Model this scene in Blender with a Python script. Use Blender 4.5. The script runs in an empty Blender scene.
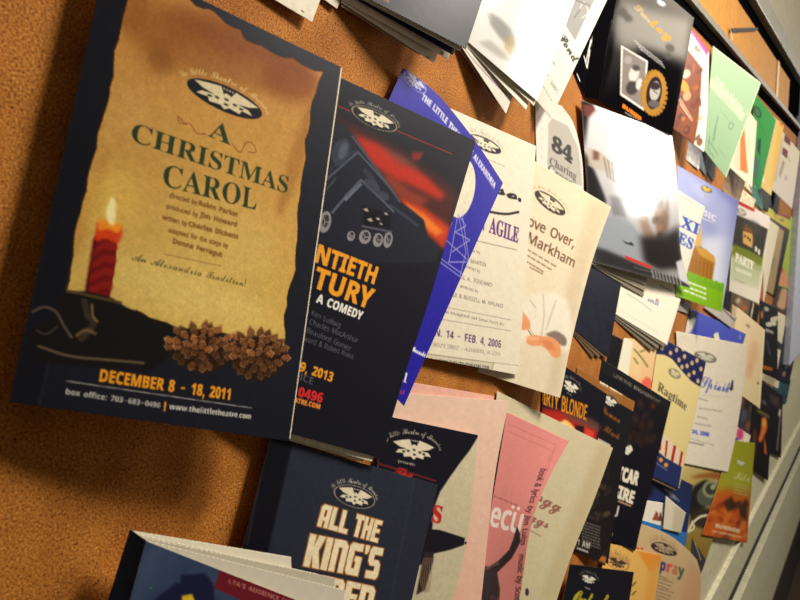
import bpy, math, random
import numpy as np
random.seed(4); RNG = np.random.default_rng(4)
SC = bpy.context.scene
COL = SC.collection

# ---------------------------------------------------------------- lettering: glyph outlines as polylines, em = 200 units
FONT = {}
FONT['B'] = {
'A':'87;1e1g1e1k1i1k1l1m1q1v1V2J1Z2J2t1x2y1n2B1k2F1k2F1g1-1g1-1k261l291p231G1B1G1v1q1x1l1F1k1G1g;1D1M201M1P2g', 'B':'89;1j1g1j1j1p1k1s1m1v1w1u2y1q2D1j2E1j2H2b2G2m2C2t2v2v2m2u2f2q292j2429212l1-2t1V2y1P2A1G2x1v2q1n2f1i201g;1Q221_232526282c292l282t262y222C1X2D1S2B1Q2u;1Y1l241m291q2c1G2b1P271W211Z1Q1-1Q1t1S1n1U1l', 'C':'94;231e1T1f1H1k1y1r1r1B1n1M1l1-1n2b1r2m1y2w1I2D1T2I242J2e2I2u2D2y2F2A2J2D2J2D2e2A2e2u2p2n2x2f2D252F1W2C1P2u1K2g1J1Z1K1I1P1v1Y1n281l2g1m2o1p2C1B2F1y2y1p2p1j2f1f', 'D':'99;1k1g1k1j1t1m1v1v1v2r1s2B1p2D1j2E1j2H1Y2H2i2E2x2v2G2h2K1-2H1G2y1r2j1j1-1g;1Y1l281n2g1v2l1I2m1-2l2g2g2s282A1Z2D1S2B1Q2t1Q1u1S1n1U1l', 'E':'88;1j1g1j1j1p1k1s1m1v1w1u2x1s2B1p2D1j2E1j2H2w2H2w2g2t2g2q2r2k2x2b2B1U2C1R2z1R211-2224262a2l2d2l2d1E291E271Q241U201X1R1Y1R1p1S1n271m2f1o2q1v2v1B2y1J2C1J2w1g', 'F':'81;1j1g1j1j1s1n1v1x1v2r1s2B1p2D1j2E1j2H2v2H2v2g2r2g2q2n2n2t2e2A272C1U2C1R2A1Q211-232326272c292l2c2l2c1E291E271O231U1-1Y1Q1Z1Q1w1S1p1T1m231j231g', 'G':'102;261e1U1f1I1k1z1r1r1B1n1M1m1-1n2b1r2m1z2w1I2D1T2I232J2e2I2u2D2A2J2D2J2D2e2A2e2x2l2n2x2c2E252F1X2C1P2u1L2g1J1-1L1H1Q1t1Y1l2e1j2i1l2k1p2l1u2k1L2i1O2e1Q271Q271U2Q1U2Q1Q2L1Q2H1O2G1L2F1m2n1g', 'H':'105;1j1g1j1j1p1k1s1m1v1w1v2s1s2B1p2D1j2E1j2H202H202E1V2C1R2z1Q222k222j2z2g2C282E282H2R2H2R2E2I2B2G2x2G1q2M1k2R1j2R1g281g281j2i1m2k1q2k1Y1Q1Y1R1q1T1m1W1k201j201g', 'I':'52;1j1g1j1j1s1m1v1v1v2t1t2B1j2E1j2H212H212E1X2D1T2B1R2y1R1p1V1l211j211g', 'J':'66;1C131q151m181i1c1f1l1g1p1l1u1p1v1t1u1w1s1z1m1v1c1x191B181I1b1K1k1K2p1H2A1w2E1w2H2f2H2f2E252B242y231y211k1Y1b1P15', 'K':'102;1j1g1j1j1t1m1v1w1v2s1t2B1j2E1j2H202H202E1V2C1R2z1R1_2g2r2m2A2j2D2a2E2a2H2N2H2N2E2z2A26292J1p2N1l2U1j2U1g281g281j2g1k2j1n1U1X1R1U1R1q1T1m201j201g', 'L':'85;1j1g1j1j1p1k1s1m1v1w1v2s1s2B1p2D1j2E1j2H222H222E1W2D1T2B1Q2s1R1p1U1m281m2f1o2l1r2q1w2y1L2B1L2w1g', 'M':'127;1j1g1j1j1p1k1s1m1v1w1u2z1r2C1j2E1j2H1R2H2f1I2G2H3b2H3b2E332B302s311p341l3b1j3b1g2v1g2v1j2D1l2G1p2H2w2a1g261g1B2u1B1w1E1m1O1j1O1g', 'N':'99;2x1e1B2m1C1q1E1m1H1k1N1j1N1g1k1g1k1j1r1l1u1o1v1w1v2u1n2D1k2E1k2H1L2H2u1O2t2z2q2C2i2E2i2H2M2H2M2E2G2D2D2B2A2r2A1e', 'O':'105;241e1O1h1G1m1t1z1m1Q1m271t2o1G2B1O2G252J2n2G2C2w2I2p2M2h2Q1-2P1Q2M1H2I1z2C1s2n1h;251i2f1l2m1t2q1H2s1-2q2g2m2u2e2C242F1W2C1P2u1K2g1J1-1L1H1P1t1X1l', 'P':'84;1j1g1j1j1p1k1s1m1v1w1v2s1s2B1p2D1j2E1j2H292G2j2E2u2w2x2p2y2i2w282p202f1X1Q1V1R1q1T1m1W1k201j201g;1Q1-211_262329292a2r272x222B1X2C1S2B1Q2w', 'Q':'105;2s0V2f0W240_1Y161R1g1I1k1A1q1u1x1p1G1m1P1m271p2g1t2o1z2v1O2G252J2n2G2C2w2I2p2M2h2Q1-2N1K2H1x2w1n2i1g2s142F102O112P0-2D0W;251i2f1l2m1t2r1H2s1-2q2g2m2u2e2C242F1W2C1P2u1K2g1J1-1L1H1Q1t1X1l', 'R':'95;1j1g1j1j1p1k1s1m1v1w1v2s1s2B1p2D1j2E1j2H2d2G2p2B2x2u2z2j2y2b2u252o202f1Z2C1q2G1l2M1j2M1g2k1g1U1W1Q1W1R1q1T1m1W1k201j201g;1Q1_222028242c2a2d2j2c2s292x242B1U2C1S2A1Q2t', 'S':'78;1p1e1p1M1s1M1C1q1K1l1T1j1-1k231n271s281y251G1Z1M1C1Y1v231r2a1q2i1t2x1D2G1K2I1R2J2c2F2f2G2g2J2k2J2k2g2g2g2b2t222C1Y2E1T2F1N2E1I2B1F2x1E2s1H2j23272f1_2m1S2o1H2n1z2k1s2f1m201f1M1e1x1i1u1h1s1e', 
'T':'85;1y1g1y1j1F1k1I1m1L1w1L2D1A2B1t2x1o2p1m2g1i2g1i2H2y2H2y2f2v2f2s2q2n2x2g2B262D251q271m2i1j2i1g', 'U':'98;221d1O1g1D1m1x1w1v1L1v2s1s2B1p2D1j2E1j2H202H202E1U2C1R2z1Q1I1R1y1V1q1-1m271k2h1m2p1r2t1A2u2x2s2B2i2E2i2H2L2H2L2E2D2A2A2s2A1Q2y1y2s1m2h1g', 'V':'86;1W1d1p2s1k2A1d2E1d2H1W2H1W2E1N2C1L2B1K2y241J2m2r2n2y2m2B2c2E2c2H2E2H2E2E2y2B2s2t1-1d', 'W':'122;1O1e1m2v1j2B1d2E1d2H1Q2H1Q2E1K2C1I2y1Z1L2c2n282A1-2E1-2H2E2H2E2E2x2C2v2y2L1N2-2x2Y2C2R2E2R2H3d2H3d2E392D332s2F1e2C1e2f2e1S1e', 'X':'94;1i1g1i1j1r1m1y1t1T1W1w2t1n2D1j2E1j2H212H212E1U2D1S2z252a2k2z2i2C2b2E2b2H2I2H2I2E2x2B2n2r28252z1r2D1m2I1j2J1g201g201j281l2a1o271w1W1R1I1w1F1p1H1l1P1j1P1g', 'Y':'85;1A1g1A1j1K1m1M1w1M1Q1m2z1j2C1d2E1d2H1V2H1V2E1N2C1L2z221Z2j2p2m2y2j2C2c2E2b2H2E2H2E2E2y2B2t2u261V261q281m2i1j2i1g', 'Z':'88;1k1g1k1i272C1I2A1z2t1s2f1p2f1r2H2x2H2x2F1L1m2c1n2m1s2t1B2x1N2B1N2x1g', 'a':'69;231e1X1g1U1n1K1g1z1e1t1f1o1i1l1n1k1t1m1B1t1H1E1N1U1S1T251R281K2b1D2a1B271F1-1C1U1v1S1p1V1n1Y1n241q281z2e1M2g1Z2e252a29242b1W2b1o2d1n2g1o2i1m2b1g;1K1n1P1o1U1t1U1O1I1I1F1D1E1x1F1p', 'b':'72;1p1e1p2u1n2C1i2E1i2H1I2H1I281P2e1Y2g232f292c2e272k1W2j1E2h1v2c1o1_1f1S1e1K1g1B1m1r1e;1R1j1X1l1-1q211M1-221W271R281L261I201I1u1K1m', 'c':'59;1L1e1E1f1x1i1s1n1l1B1k1K1l1T1o1_1t261z2b1H2f1P2g1Y2f222c2627271-231V1V1X1S2a1O2b1J2a1F261D1_1C1R1E1F1H1v1N1q1V1o201p261u291s1Z1i', 'd':'74;1I1e1B1f1w1i1n1t1k1J1n1_1r261C2f1J2g1S2e1Z281Y2A1W2C1P2E1P2H2g2H2g1v2h1o2j1m2n1m2n1i1Z1e1Z1o1S1g;1O1m1R1m1U1o1Z1v1Z201V261P281J271G221E1W1E1A1G1s1J1n', 'e':'60;1L1e1D1f1x1i1s1n1n1u1k1L1l1U1s271x2c1E2f1L2g1W2e2228271_291P291N1D1N1F1C1I1v1N1q1U1o1_1r261x291v1-1i;1D1S1U1S1T271Q2a1M2b1F27', 'f':'43;1j1g1j1j1o1k1q1n1q271j271j2e1q2e1q2n1s2w1x2D1F2H1P2J1W2I202F232B252w222p1Z2n1R2r1T2D1Q2F1L2C1K2u1K2e1V2e1V271K271K1o1M1l1U1j1U1g', 'g':'65;1J0Q1y0R1k0Y1j111m171u1b1n1g1l1m1m1r1o1v1A1C1o1K1k1W1l201o261s2a1E2f1L2g1_2d2f2d2f262626291_2a1P241G1V1B1I1B1C1z1A1u1C1r241o291m2d1j2f192d10260V1Y0R;1L1F1Q1G1S1J1U1W1S271Q2a1L2b1H2a1D221D1P1H1G;1M0V1V0V200X230-2513241622181V191z191w161v111w0-1z0X1E0V', 'h':'76;1k1g1k1j1p1l1q1r1q2w1p2C1k2E1k2H1K2H1K251S2d212g282e2e2a2h242i1W2j1l2p1j2p1g1U1g1U1j1-1l1_1r1_1X1-241Y261P241K1_1K1r1L1l1Q1j1Q1g', 'i':'40;1A2o1t2r1q2y1t2G1A2J1H2G1K2y1H2r;1k1g1k1j1p1l1q1r1q221p291k2b1k2e1K2e1K1r1L1l1Q1j1Q1g', 'j':'42;1B2p1x2p1s2v1r2z1u2G1B2J1F2I1L2D1L2v1F2p;1n0Q1e0S170X150-15151a1a1d1a1l161i0X1j0V1q0V1s0Y1t221r291k2b1k2e1M2e1M1c1K111F0W1y0R', 'k':'72;1j1g1j1j1p1l1q1r1q2w1p2C1k2E1k2H1K2H1K1O202521281_2a1W2b1V2e2l2e2l2b2e291Y1W2l1n2r1j2r1g1W1g1W1j1_1k201m1N1J1K1H1K1r1L1l1Q1j1Q1g', 'l':'40;1k1g1k1j1p1l1q1r1q2w1p2C1k2E1k2H1K2H1K1r1L1l1Q1j1Q1g', 'm':'111;1k1g1k1j1p1l1q1r1q231p291k2b1k2e1J2e1J251S2d1_2g2a2d2g242p2d2A2g2H2e2M2a2Q242R1r2S1l2X1j2X1g2r1g2r1j2x1l2y1r2y1X2x242v262m252h1_2h1r2i1l2n1j2n1g1U1g1U1j1Z1l1-1r1-1X1Z241X261O241J1_1J1r1K1l1P1j1P1g', 'n':'76;1k1g1k1j1p1l1q1r1q231p291k2b1k2e1K2e1K251S2d212g282e2e2a2h242i1W2j1l2p1j2p1g1U1g1U1j1-1l1_1r1_1X1-241Y261P241K1_1K1r1L1l1Q1j1Q1g', 
'o':'67;1O1e1F1f1y1i1s1n1l1C1k1L1l1U1s261F2f1O2g1W2f212c27272c202f1L2c1u271n211i1W1f;1O1i1T1k1W1o1Y1L1W261O2c1J2a1G261D1L1E1w1G1o1J1k', 'p':'74;1j0Q1j0T1o0V1q0Y1q211p291k2b1k2e1J2e1J251Q2d1-2g252f2b2c2j202l1V2m1M2j1u2a1i241f1Z1e1R1g1K1m1K0Y1N0U1T0T1T0Q;1T1m1Y1n201s231L20221Z261U281O251K1_1K1u1N1o', 'q':'73;1P0Q1P0T1X0V1Z0_1Z1m1R1g1I1e1C1f1w1i1n1t1k1J1l1S1o1_1t261G2f1O2g1X2e23282e2g2g2g2g0_2h0V2n0T2n0Q;1Q1m1W1o1Z1t1Z201X281Q2b1K291G241D1L1G1s1K1n', 'r':'57;1k1g1k1j1p1l1q1r1q221p291k2b1k2e1J2e1J221N281W2f1_2g272d2a25281_221Y1Y1-1S241P231K1Y1K1n1M1l1T1j1T1g', 's':'58;1K1e1v1i1s1h1q1e1n1e1n1B1r1B1t1u1x1o1C1k1I1j1Q1l1S1o1R1x1B1G1r1O1o1T1n1Y1p241t2a1A2e1I2g1X2d1-2g212g211Y1-1Y1X231P2a1G2b1D291B241D1-1Y1O231F221q1-1k1T1f', 't':'46;1F1e1y1f1t1i1r1n1q281k281k2c1y2q1G2B1J2B1J2e1W2e1W281J281K1q1O1o1S1q1V1v1Y1t1Q1i', 'u':'75;1G1e1y1f1t1j1q1q1p221o281i2b1i2e1I2e1I1v1K1p1P1n1V1p1-1t1-221Y291S2b1S2e2h2e2h1u2i1o2o1m2o1j1-1e1-1o1R1h', 'v':'61;1I1e1o221k281f2b1f2e1N2e1N2b1H2a1G271R1E20261-2a1V2b1V2e2d2e2d2b282824211M1e', 'w':'87;1E1e1j251h291e2b1e2e1I2e1I2b1E2a1D251N1F1W1_1S2a1O2b1O2e2h2e2h2b2c2a2b272j1I2t272s2a2n2b2n2e2F2e2F2b2B292y242d1e2a1e1Z1T1I1e', 'x':'64;1h1g1h1j1n1m1F1H1p251h2b1h2e1O2e1O2b1J2a1I281R1V1Z231_281Z2a1U2b1U2e2e2e2e2b29291U1R2a1n2g1j2g1g1L1g1L1j1Q1k1R1m1P1s1I1D1z1s1x1n1y1k1D1j1E1g', 'y':'60;1q0Q1i0T1f0X1f131n181t161v0Z1x0Y1D111I1f1l271f2b1f2e1M2e1M2b1H2a1G251R1E20271-2a1V2b1V2e2c2e2c2b27281G0Z1z0S', 'z':'59;1j1g1j1j1O291z291u261r221p1X1l1X1m2e272e272a1F1l1T1m1Z1p211u241B271B261g', '0':'75;1S1f1H1g1y1l1s1s1l1O1l2e1s2A1y2H1H2M1S2N202M292H2f2A2m2e2n202m1O2f1s291l201g;1S1n1Y1q1_1y22201_2u1Y2C1S2F1L2C1I2u1F201I1y1L1q', '1':'75;1t1g1t1n1H1o1J1p1L1w1L2z1C2p1t2l1o2o1m2r1m2v1v2y1Q2M232M231w241p2a1n2l1n2l1g', '2':'75;1l1g1l1u1F1O1R211Y2d1Z2q1Z2x1T2E1P2F1J2E1F2z1C2i1v2j1q2l1m2p1l2v1m2A1t2I1y2L1G2N202M2a2H2g2A2i2r2g2i2a28201Y1x1v251v2a1A2d1I2l1I2k1g', '3':'75;1N1f1D1f1w1h1n1n1k1v1n1D1r1F1v1F1w1y1A1s1F1p1M1o1U1q1-1w201B201I1_1P1X1U1Q1Y1z1Z1z261Q271V2b1Y2h1Z2p1Y2w1W2B1T2E1O2F1K2E1H2C1D2u1C2k1p2n1m2r1l2w1n2D1s2I1C2M1P2N1_2M292I2f2B2i2r2g2j2c2c1Z2328202d1Y2k1P2l1I2i1u2a1l1-1g', '4':'75;1E1g1E1n1Q1p1S1s1T1F1i1F1i1N1U2M2b2M2b1O2p1O2p1F2b1F2b1s2e1p2m1n2n1g;1r1O1T1O1U2z', '5':'75;1N1f1E1f1x1h1o1n1l1v1o1C1s1E1w1E1y1x1C1q1L1o1T1q1Z1x1_1C1-1S1X1Z1R201J211B211u1_1o211s2M2f2M2g2n282n252w212x1B2x1z281F2a1O2a20282b232i1W2k1K2h1v281l1Z1g', '6':'75;1T1f1K1g1C1k1v1q1q1z1n1K1m1Y1o2h1v2y1H2J1P2M242N2f2J2i2G2k2C2j2v2g2r2c2p242o212D1-2F1Q2D1K2w1F261M291Y2b27292f242l1X2m1L2k1y2f1o251h;1U1o1Y1p201t231K201-1T231L211F1Y1G1I1J1w1O1q', '7':'75;1C1g2a2x1x2w1u2k1m2k1n2M2n2M2n2F1O1g', '8':'75;1R1f1y1i1s1m1o1r1k1E1l1M1p1T1E201r2b1o2h1n2p1q2B1u2G1A2K1S2N232M2c2H2h2z2j2q2i2j2e2d21242i1U2m1N2n1F2l1u2e1m231g;1V29202f222q212x1Y2D1V2F1R2F1J2B1G2q1H2k1K2g;1R1m1Y1n201r231w241D231J201O1N1X1F1Q1C1E1D1x1G1r', 
'9':'75;1K1f1D1f1t1j1o1u1q1z1v1B1x1w1F1o1L1n1T1q1Z1x201J221-1W1U1L1R1B1T1s1Y1n251l2h1m2q1o2y1z2J1H2M1P2N1Z2M252J2c2D2h2u2k2i2l242j1L2c1u271o201j1U1g;1R1_1V1_1Z212228212m1-2x1W2C1Q2E1L2D1H2z1E2i1H231L20', }
FONT['S'] = {
'A':'99;1q1d1k1e1b1l1a1r1b1w1e1B1i1D1s1E1w1A1x1x1v1t1k1o1j1m1l1i1r1g1E1l1U1z1P1G1O1O1P1U1S1Y1W1_2020271_2d1X2K2q2Y2z352C372B2O1Z2y1o2O1z311O3a1Q341M2M1r2E1m2w1k2v1h2a1f2c1m1X1v1P1n1H1i1z1e;2m1C2X2v2F2g2g1T2l1K;1Y1D2a1T251V201T1Y1O1W1I;2e1q2g1C2d1P1_1z261t', 'B':'116;2y1f2q1h2n1o2p1t2x1C2B1D2C1C2u1u2s1l2v1j2H1t2L1D2N1N2L1U2F1T2C1W2F1Z2L1Y2O1Z2X272Z2h2Y2o2V2s2N2n2H2d2u1L2m1z2e1r251l1W1h1K1g1B1h1t1l1p1q1n1w1o1B1r1F1v1H1F1I1K1E1K1y1E1u1y1t1x1r1y1o1E1k1P1l1U1n211x2q2a2D2n2R2u2z2x2i2v1Q2g1K281I211K1X1R1V1Z1X26222d2a2i2m2j2l2k2g2j282g22251T1-1Q1T1P1N1Q1I1T1F1Y1E211F261I2c1N2h1_2r2n2z2B2A2N2z2X2w342y362x342v2_2u382o3b2j3c2e3b2936232Q1W2-1P311F2-1w2T1n2J1h', 'C':'94;2b1f1Z1i1Q1q1N1v1M1B1O1M1H1O1C1S1z1X1y221A2a1E2i1L2p232z2k2A2m2y242t1T2k1K291H231H1-1J1T1Q1P1Z21292e2o2p2C2x2O2A2X2x2-2u2-2m2P282D1-2o1S271N221D201u231m2c1j2m1k2v1p2B1w2E1D2B1K2v1M2o1K2j1E2f1s2c1u2b1y2c1D2e1H2l1N2q1P2A1P2H1I2I1D2F1u2x1m2n1h;2a1R2y212I2b2P2l2S2t2R2w2P2x2I2u2x2k2l26', 'D':'101;1L1f1x1h1u1k1t1n1u1q1A1u1F1v1-1q241y2h1X2s2c2F2p2v2v2h2w282v1-2r1L2c1G221E1V1H1O1O1L1W1N221T29202c282d2j2f2k2h2j2g282d1_281T211N1V1J1N1I1I1I1D1K1z1N1u1V1t1-1u251B2h1N2r242z2g2A2w2y2I2r2R2u2T2t2M2o2S2d2U1_2S1L2L1x2G1r2r1h2i1f291g211j1U1g;2j1k2r1l2z1q2G1x2L1G2P1_2O2c2J2l2E2c2t1H2l1v291n;1K1j1Q1k1W1n1G1r1A1q1y1n1A1l1E1j', 'E':'75;1V1f1G1i1v1q1s1w1r1C1u1L1A1U1L1-1-221V281T2f1U2k202u262x2l2A2v2z2C2w2G2q2H2k2F2c2A262s242k272i2a2h2e2j2j2o2n2t2p2w2o2q2i2p2d2q292t282A2b2D2f2E2k2A2s2v2v2q2w2k2v2c2p292k262827232b242k222n1-2l1X2g1W291X231-1Z1Y1P1O1J1C1J1v1M1m1Q1j211j281m2e1p2l1y2m1H2i1L2a1K231D201s1-1q1X1w1Z1E211K261O2d1Q2n1M2q1D2o1u2g1n261h;2f1Z2i1-2g202c212820', 'F':'98;1-1P1Q1S1N201O281T2g1_2o2m2z2y2A2X2v352v3a2x3c2w362q2X2l2o2u2b2r202k1U2a1R251S1W1X1T221W28202d282f2o2l2l2n2d2m262g1W2b1S;1R1f1G1g1y1j1u1o1s1v1w1D1A1F1J1G1O1C1P1z1O1w1M1u1D1r1C1p1F1l1K1j1Z1l251q2i1L291J1Z1C1Y1D1Z1F2b1N2j1P2q202F2j2L2l2N2k2J2e2E1S2J1S2O202R232X222Z1_2V1V2N1Q2L1D2B1B2H1P2C1P2v1z2l1o261h;2O1T2T1X2V1_2U202R1_', 'G':'91;251f1W1g1O1j1J1o1H1v1L1D1P1F1X1G201C211z1_1u1U1s1R1o1V1k211j281k2f1q2s1J2g1G271I1_1O1Q1O1K1Q1F1T1B1Y1y261z2d1C2j1P2u212z232y1U2q1L2f1I291H231I1Z1M1V1R1S1Z1R1X25252l2f2t2r2y2C2A2H2z2O2u2P2p2M2g2E262s1Y2i1S271P2a1L2g1K2q1L2M1Y2O1Y2K1R2D1x2w1n2r1k2k1h;271S2n1Z2A272I2h2L2p2J2v2G2x2y2u2q2n2h2d', 'H':'113;1C1e1s1f1l1j1h1o1f1u1g1z1n1G1w1G1B1C1B1w1q1q1p1o1s1k1z1i1H1k1N1o1T1w1Y1H1O1C1L1B1J1C1O1H1_1N2g2926231_211W231U271V2a202k1U2h1D211A231C261T2l212o272m2a2h26282n2l2C2u2E2s2u2f2p242l1S2u1V2L2g2_2u362y3d2A3l2x3o2r3m2j3e2b31222M1W2B1z2y1p2z1m2B1l2H1m2O1p3h1O3p1Q2U1n2M1j2y1g2s1h2o1k2l1p2l1v2o1J2s1R2j1O2b1z211o1Q1h;2Q2032293b2j3f2r3e2v3c2w372u312o', 'I':'85;1K1f1A1g1t1j1o1o1n1u1o1z1r1E1v1G1E1H1H1F1J1A1I1w1G1u1x1s1w1q1x1n1A1l1I1j1P1k1W1o201v251F1-1H1U1L1P1Y1U291-2g2q2v2H2z2_2A302y2_2x2S2v2N2r2z202s1K2B1P2G1Y2I252L222J1V2F1O2z1J2q1G2f1r281m201i;271I2g1-2p2c2z2n2K2v2x2s2m2n2d2g2527201-1-1S211M', 
'J':'71;1g0J160M130Q120W141119191i1g1t1m1U1v2h2b2v2r2D2w2m2r262i1V261P1Y1N1R1P1M1T1K1Z1M1_1K1Z1I1T1H1N1I1I1L1F1Q1E1W1F211J281P2f1Y2l2g2u2y2z2R2A2S2y2J2v2F2s2A2k2b1v2g1t2m1o2l1f2j1a2a1324111X111W131X142c192i1g2i1n291s1Y191J0X1t0N;1g0N1o0Q1w0X1S1r1I1o1y1j1h141c0Z1a0T1c0O', 'K':'102;2y1f2q1i2n1q2o1w2x1P2w1S2p1S2o1U2p1W2A1X2U2m352v3f2z3i2y362q2Y2a2O1_2B1U2G1P2I1H2E1q2F1n331M391Q3e1Q2O1o2G1i;1A1e1q1f1i1i1d1n1c1t1f1C1k1F1w1E1y1y1w1t1n1q1m1o1p1k1y1i1E1j1K1n1R1v261Y2e2725221-201U221S241S271-2i1Z2j1O2d1A211y221A251M2g1U2l1_2m252l272j262c22242b282i2d2y2s2G2v2y2l2u2d2i1J271u1-1m1P1g1I1e', 'L':'86;1F1f1y1g1t1i1q1l1p1o1s1u1D1x1W1s251M1X1O1P1T1K1Z1J251K2d1O2k1V2r222w2d2z2v2A2x2y262q212m1W2c1T221U1Y1X1T201Q261P2k2d2A2u2I2z2Q2A2Z2x302p2_2k2Z2f2R242F1X2q1P2g1z231n2d1k2l1n2u1t2S1P2Z1Q2v1o2n1j2d1g261h1_1k1Q1g;2r1U2D1-2M272S2g2U2r2T2v2Q2w2K2u2E2n;1E1j1M1k1T1o1L1s1C1t1w1s1t1o1w1k', 'M':'109;1o1f1i1g1e1j1b1s1d1z1i1E1o1G1u1E1w1z1u1u1k1q1j1n1k1k1p1i1u1k1G1w24282l2s2s2y2w2A2y2z2z2y2y2s2h1S2c1F2a1v2o1V2D2d2Q2s302A332y2E1x2B1m2C1k2J1o3c1O3k1Q2N1l2y1f2u1g2o1n2o1x2t1L2S2p2u1W2g1z2b1o251g221f1-1g1W1o1Z1H261_2k2l29291D1m1w1h', 'N':'89;2g1e2c1P2d252h2k1Y1I1Q1v1H1m1y1h1n1f1h1g1c1j191n181t191y1c1C1g1F1l1G1s1E1v1z1s1u1l1s1g1o1i1k1o1j1x1l1G1q1P1C272d2g2q2s2A2v2y2s2e2t1F2L2g2U2m2Z2l2-2i2Y2f2P2b2E1V2v1x2w1m', 'O':'76;1N1f1F1h1y1l1u1s1s1C1t1K1A1-1G261R2g232q2g2x2w2A2I2x2L2p2L2l2I2j2G2l2H2n2E2v2x2x2o2v2e2o252f1Q1P1K1B1I1q1J1k1O1j1U1k1-1n2c1A2i1I2u232w2d2t2j2p2i2b25261Z1Z1G1V1s1R1s1R1u1Y1O231_2b2b2k2j2t2m2y2l2E2f2C1-2u1M2k1z281o1Z1h', 'P':'92;1M1f1D1g1w1j1s1o1q1u1r1z1u1D1y1G1D1H1K1F1M1C1M1w1B1r1A1p1D1l1H1j1T1k1_1q261z2d1N211J1-1K211N2f1R2m232v2e2E2n2O2t2H2w2m2v292s1-2n1R2g1L281J1Z1R1V1-1X2d2a2i2o2j2p2l2o2k2a2h232d1Z211R1V1Q1O1R1J1T1G1X1F261M2h1Z2q2k2z2y2A2J2z2T2w342y352x2X2t322m352e34282X1Z2H1R2x1P2m1w251j1X1g;2y1T2E1V2J1Z2Q272T2d2T2o2R2r2I2f', 'Q':'85;1y1f1o1h1l1n1n1r1q1u1E1x1Z1u2b1K2k1Z2p2b2r2m2p2u2j2w2b2v1V2l1L2c1E231C1W1F1P1I1N1P1N1_1Z2629282n2c2n2d2k2e2f2d222a1X261R201M1V1J1N1I1G1J1z1Q1y1W1B231H2d1Q2n1_2u2a2y2k2A2v2y2D2u2H2n2J2e2I272E1-2p1J2f1A231s2g1p2m1q2t1u2R1O2V1Q2Z1Q2B1u2l1j281g201h1S1l1H1g;1y1j1N1n1z1s1t1q1s1n1t1k', 'R':'116;1O1f1E1g1x1j1s1o1r1v1s1A1v1E1E1H1L1F1N1D1O1A1M1v1C1s1A1p1E1l1N1j1X1m241v2c1H2l1Z2u2b2G2n2T2v2G2w2n2u242o1R2f1K261I1-1I1W1N1S1R1R1W1S26212c2b2f2n2h2o2j2l2k2i2j262g1_2c1V1_1O1T1N1N1O1I1Q1E1U1D1-1E241N2g2a2v2p2z2G2A2Z2y392z3a2y332v3a2t3h2l3i2g3g293b222R1V2V1Q2W1K2V1C2Q1o2S1m2U1n3c1I3h1M3p1Q3s1Q3m1M311q2U1i2M1f2D1i2A1m2C1z2L1R2L1U2J1T2F1U2E1W2F1Y2O1X2T1Z2Z23312a332h312p2Y2t2O2k2J2c2q1z2c1m241i', 'S':'84;1I1f1y1g1r1j1m1o1k1v1l1A1o1E1y1H1F1F1H1A1F1v1v1s1u1p1y1l1G1j1N1l1V1q201z261M1Y1O1R1T1M1Z1K251M2d1Q2k242w2e2z2p2A2y2y2y2w2r2w2e2t232n1Y2d1V221W1Y1Z1T271P2h262t2m2G2w2M2z2S2A2-2x312p302i2T252C1U2r1P2m1F281p1S1g;2t1U2E1_2N292T2i2W2q2U2v2R2w2L2u2F2m', 
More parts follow.
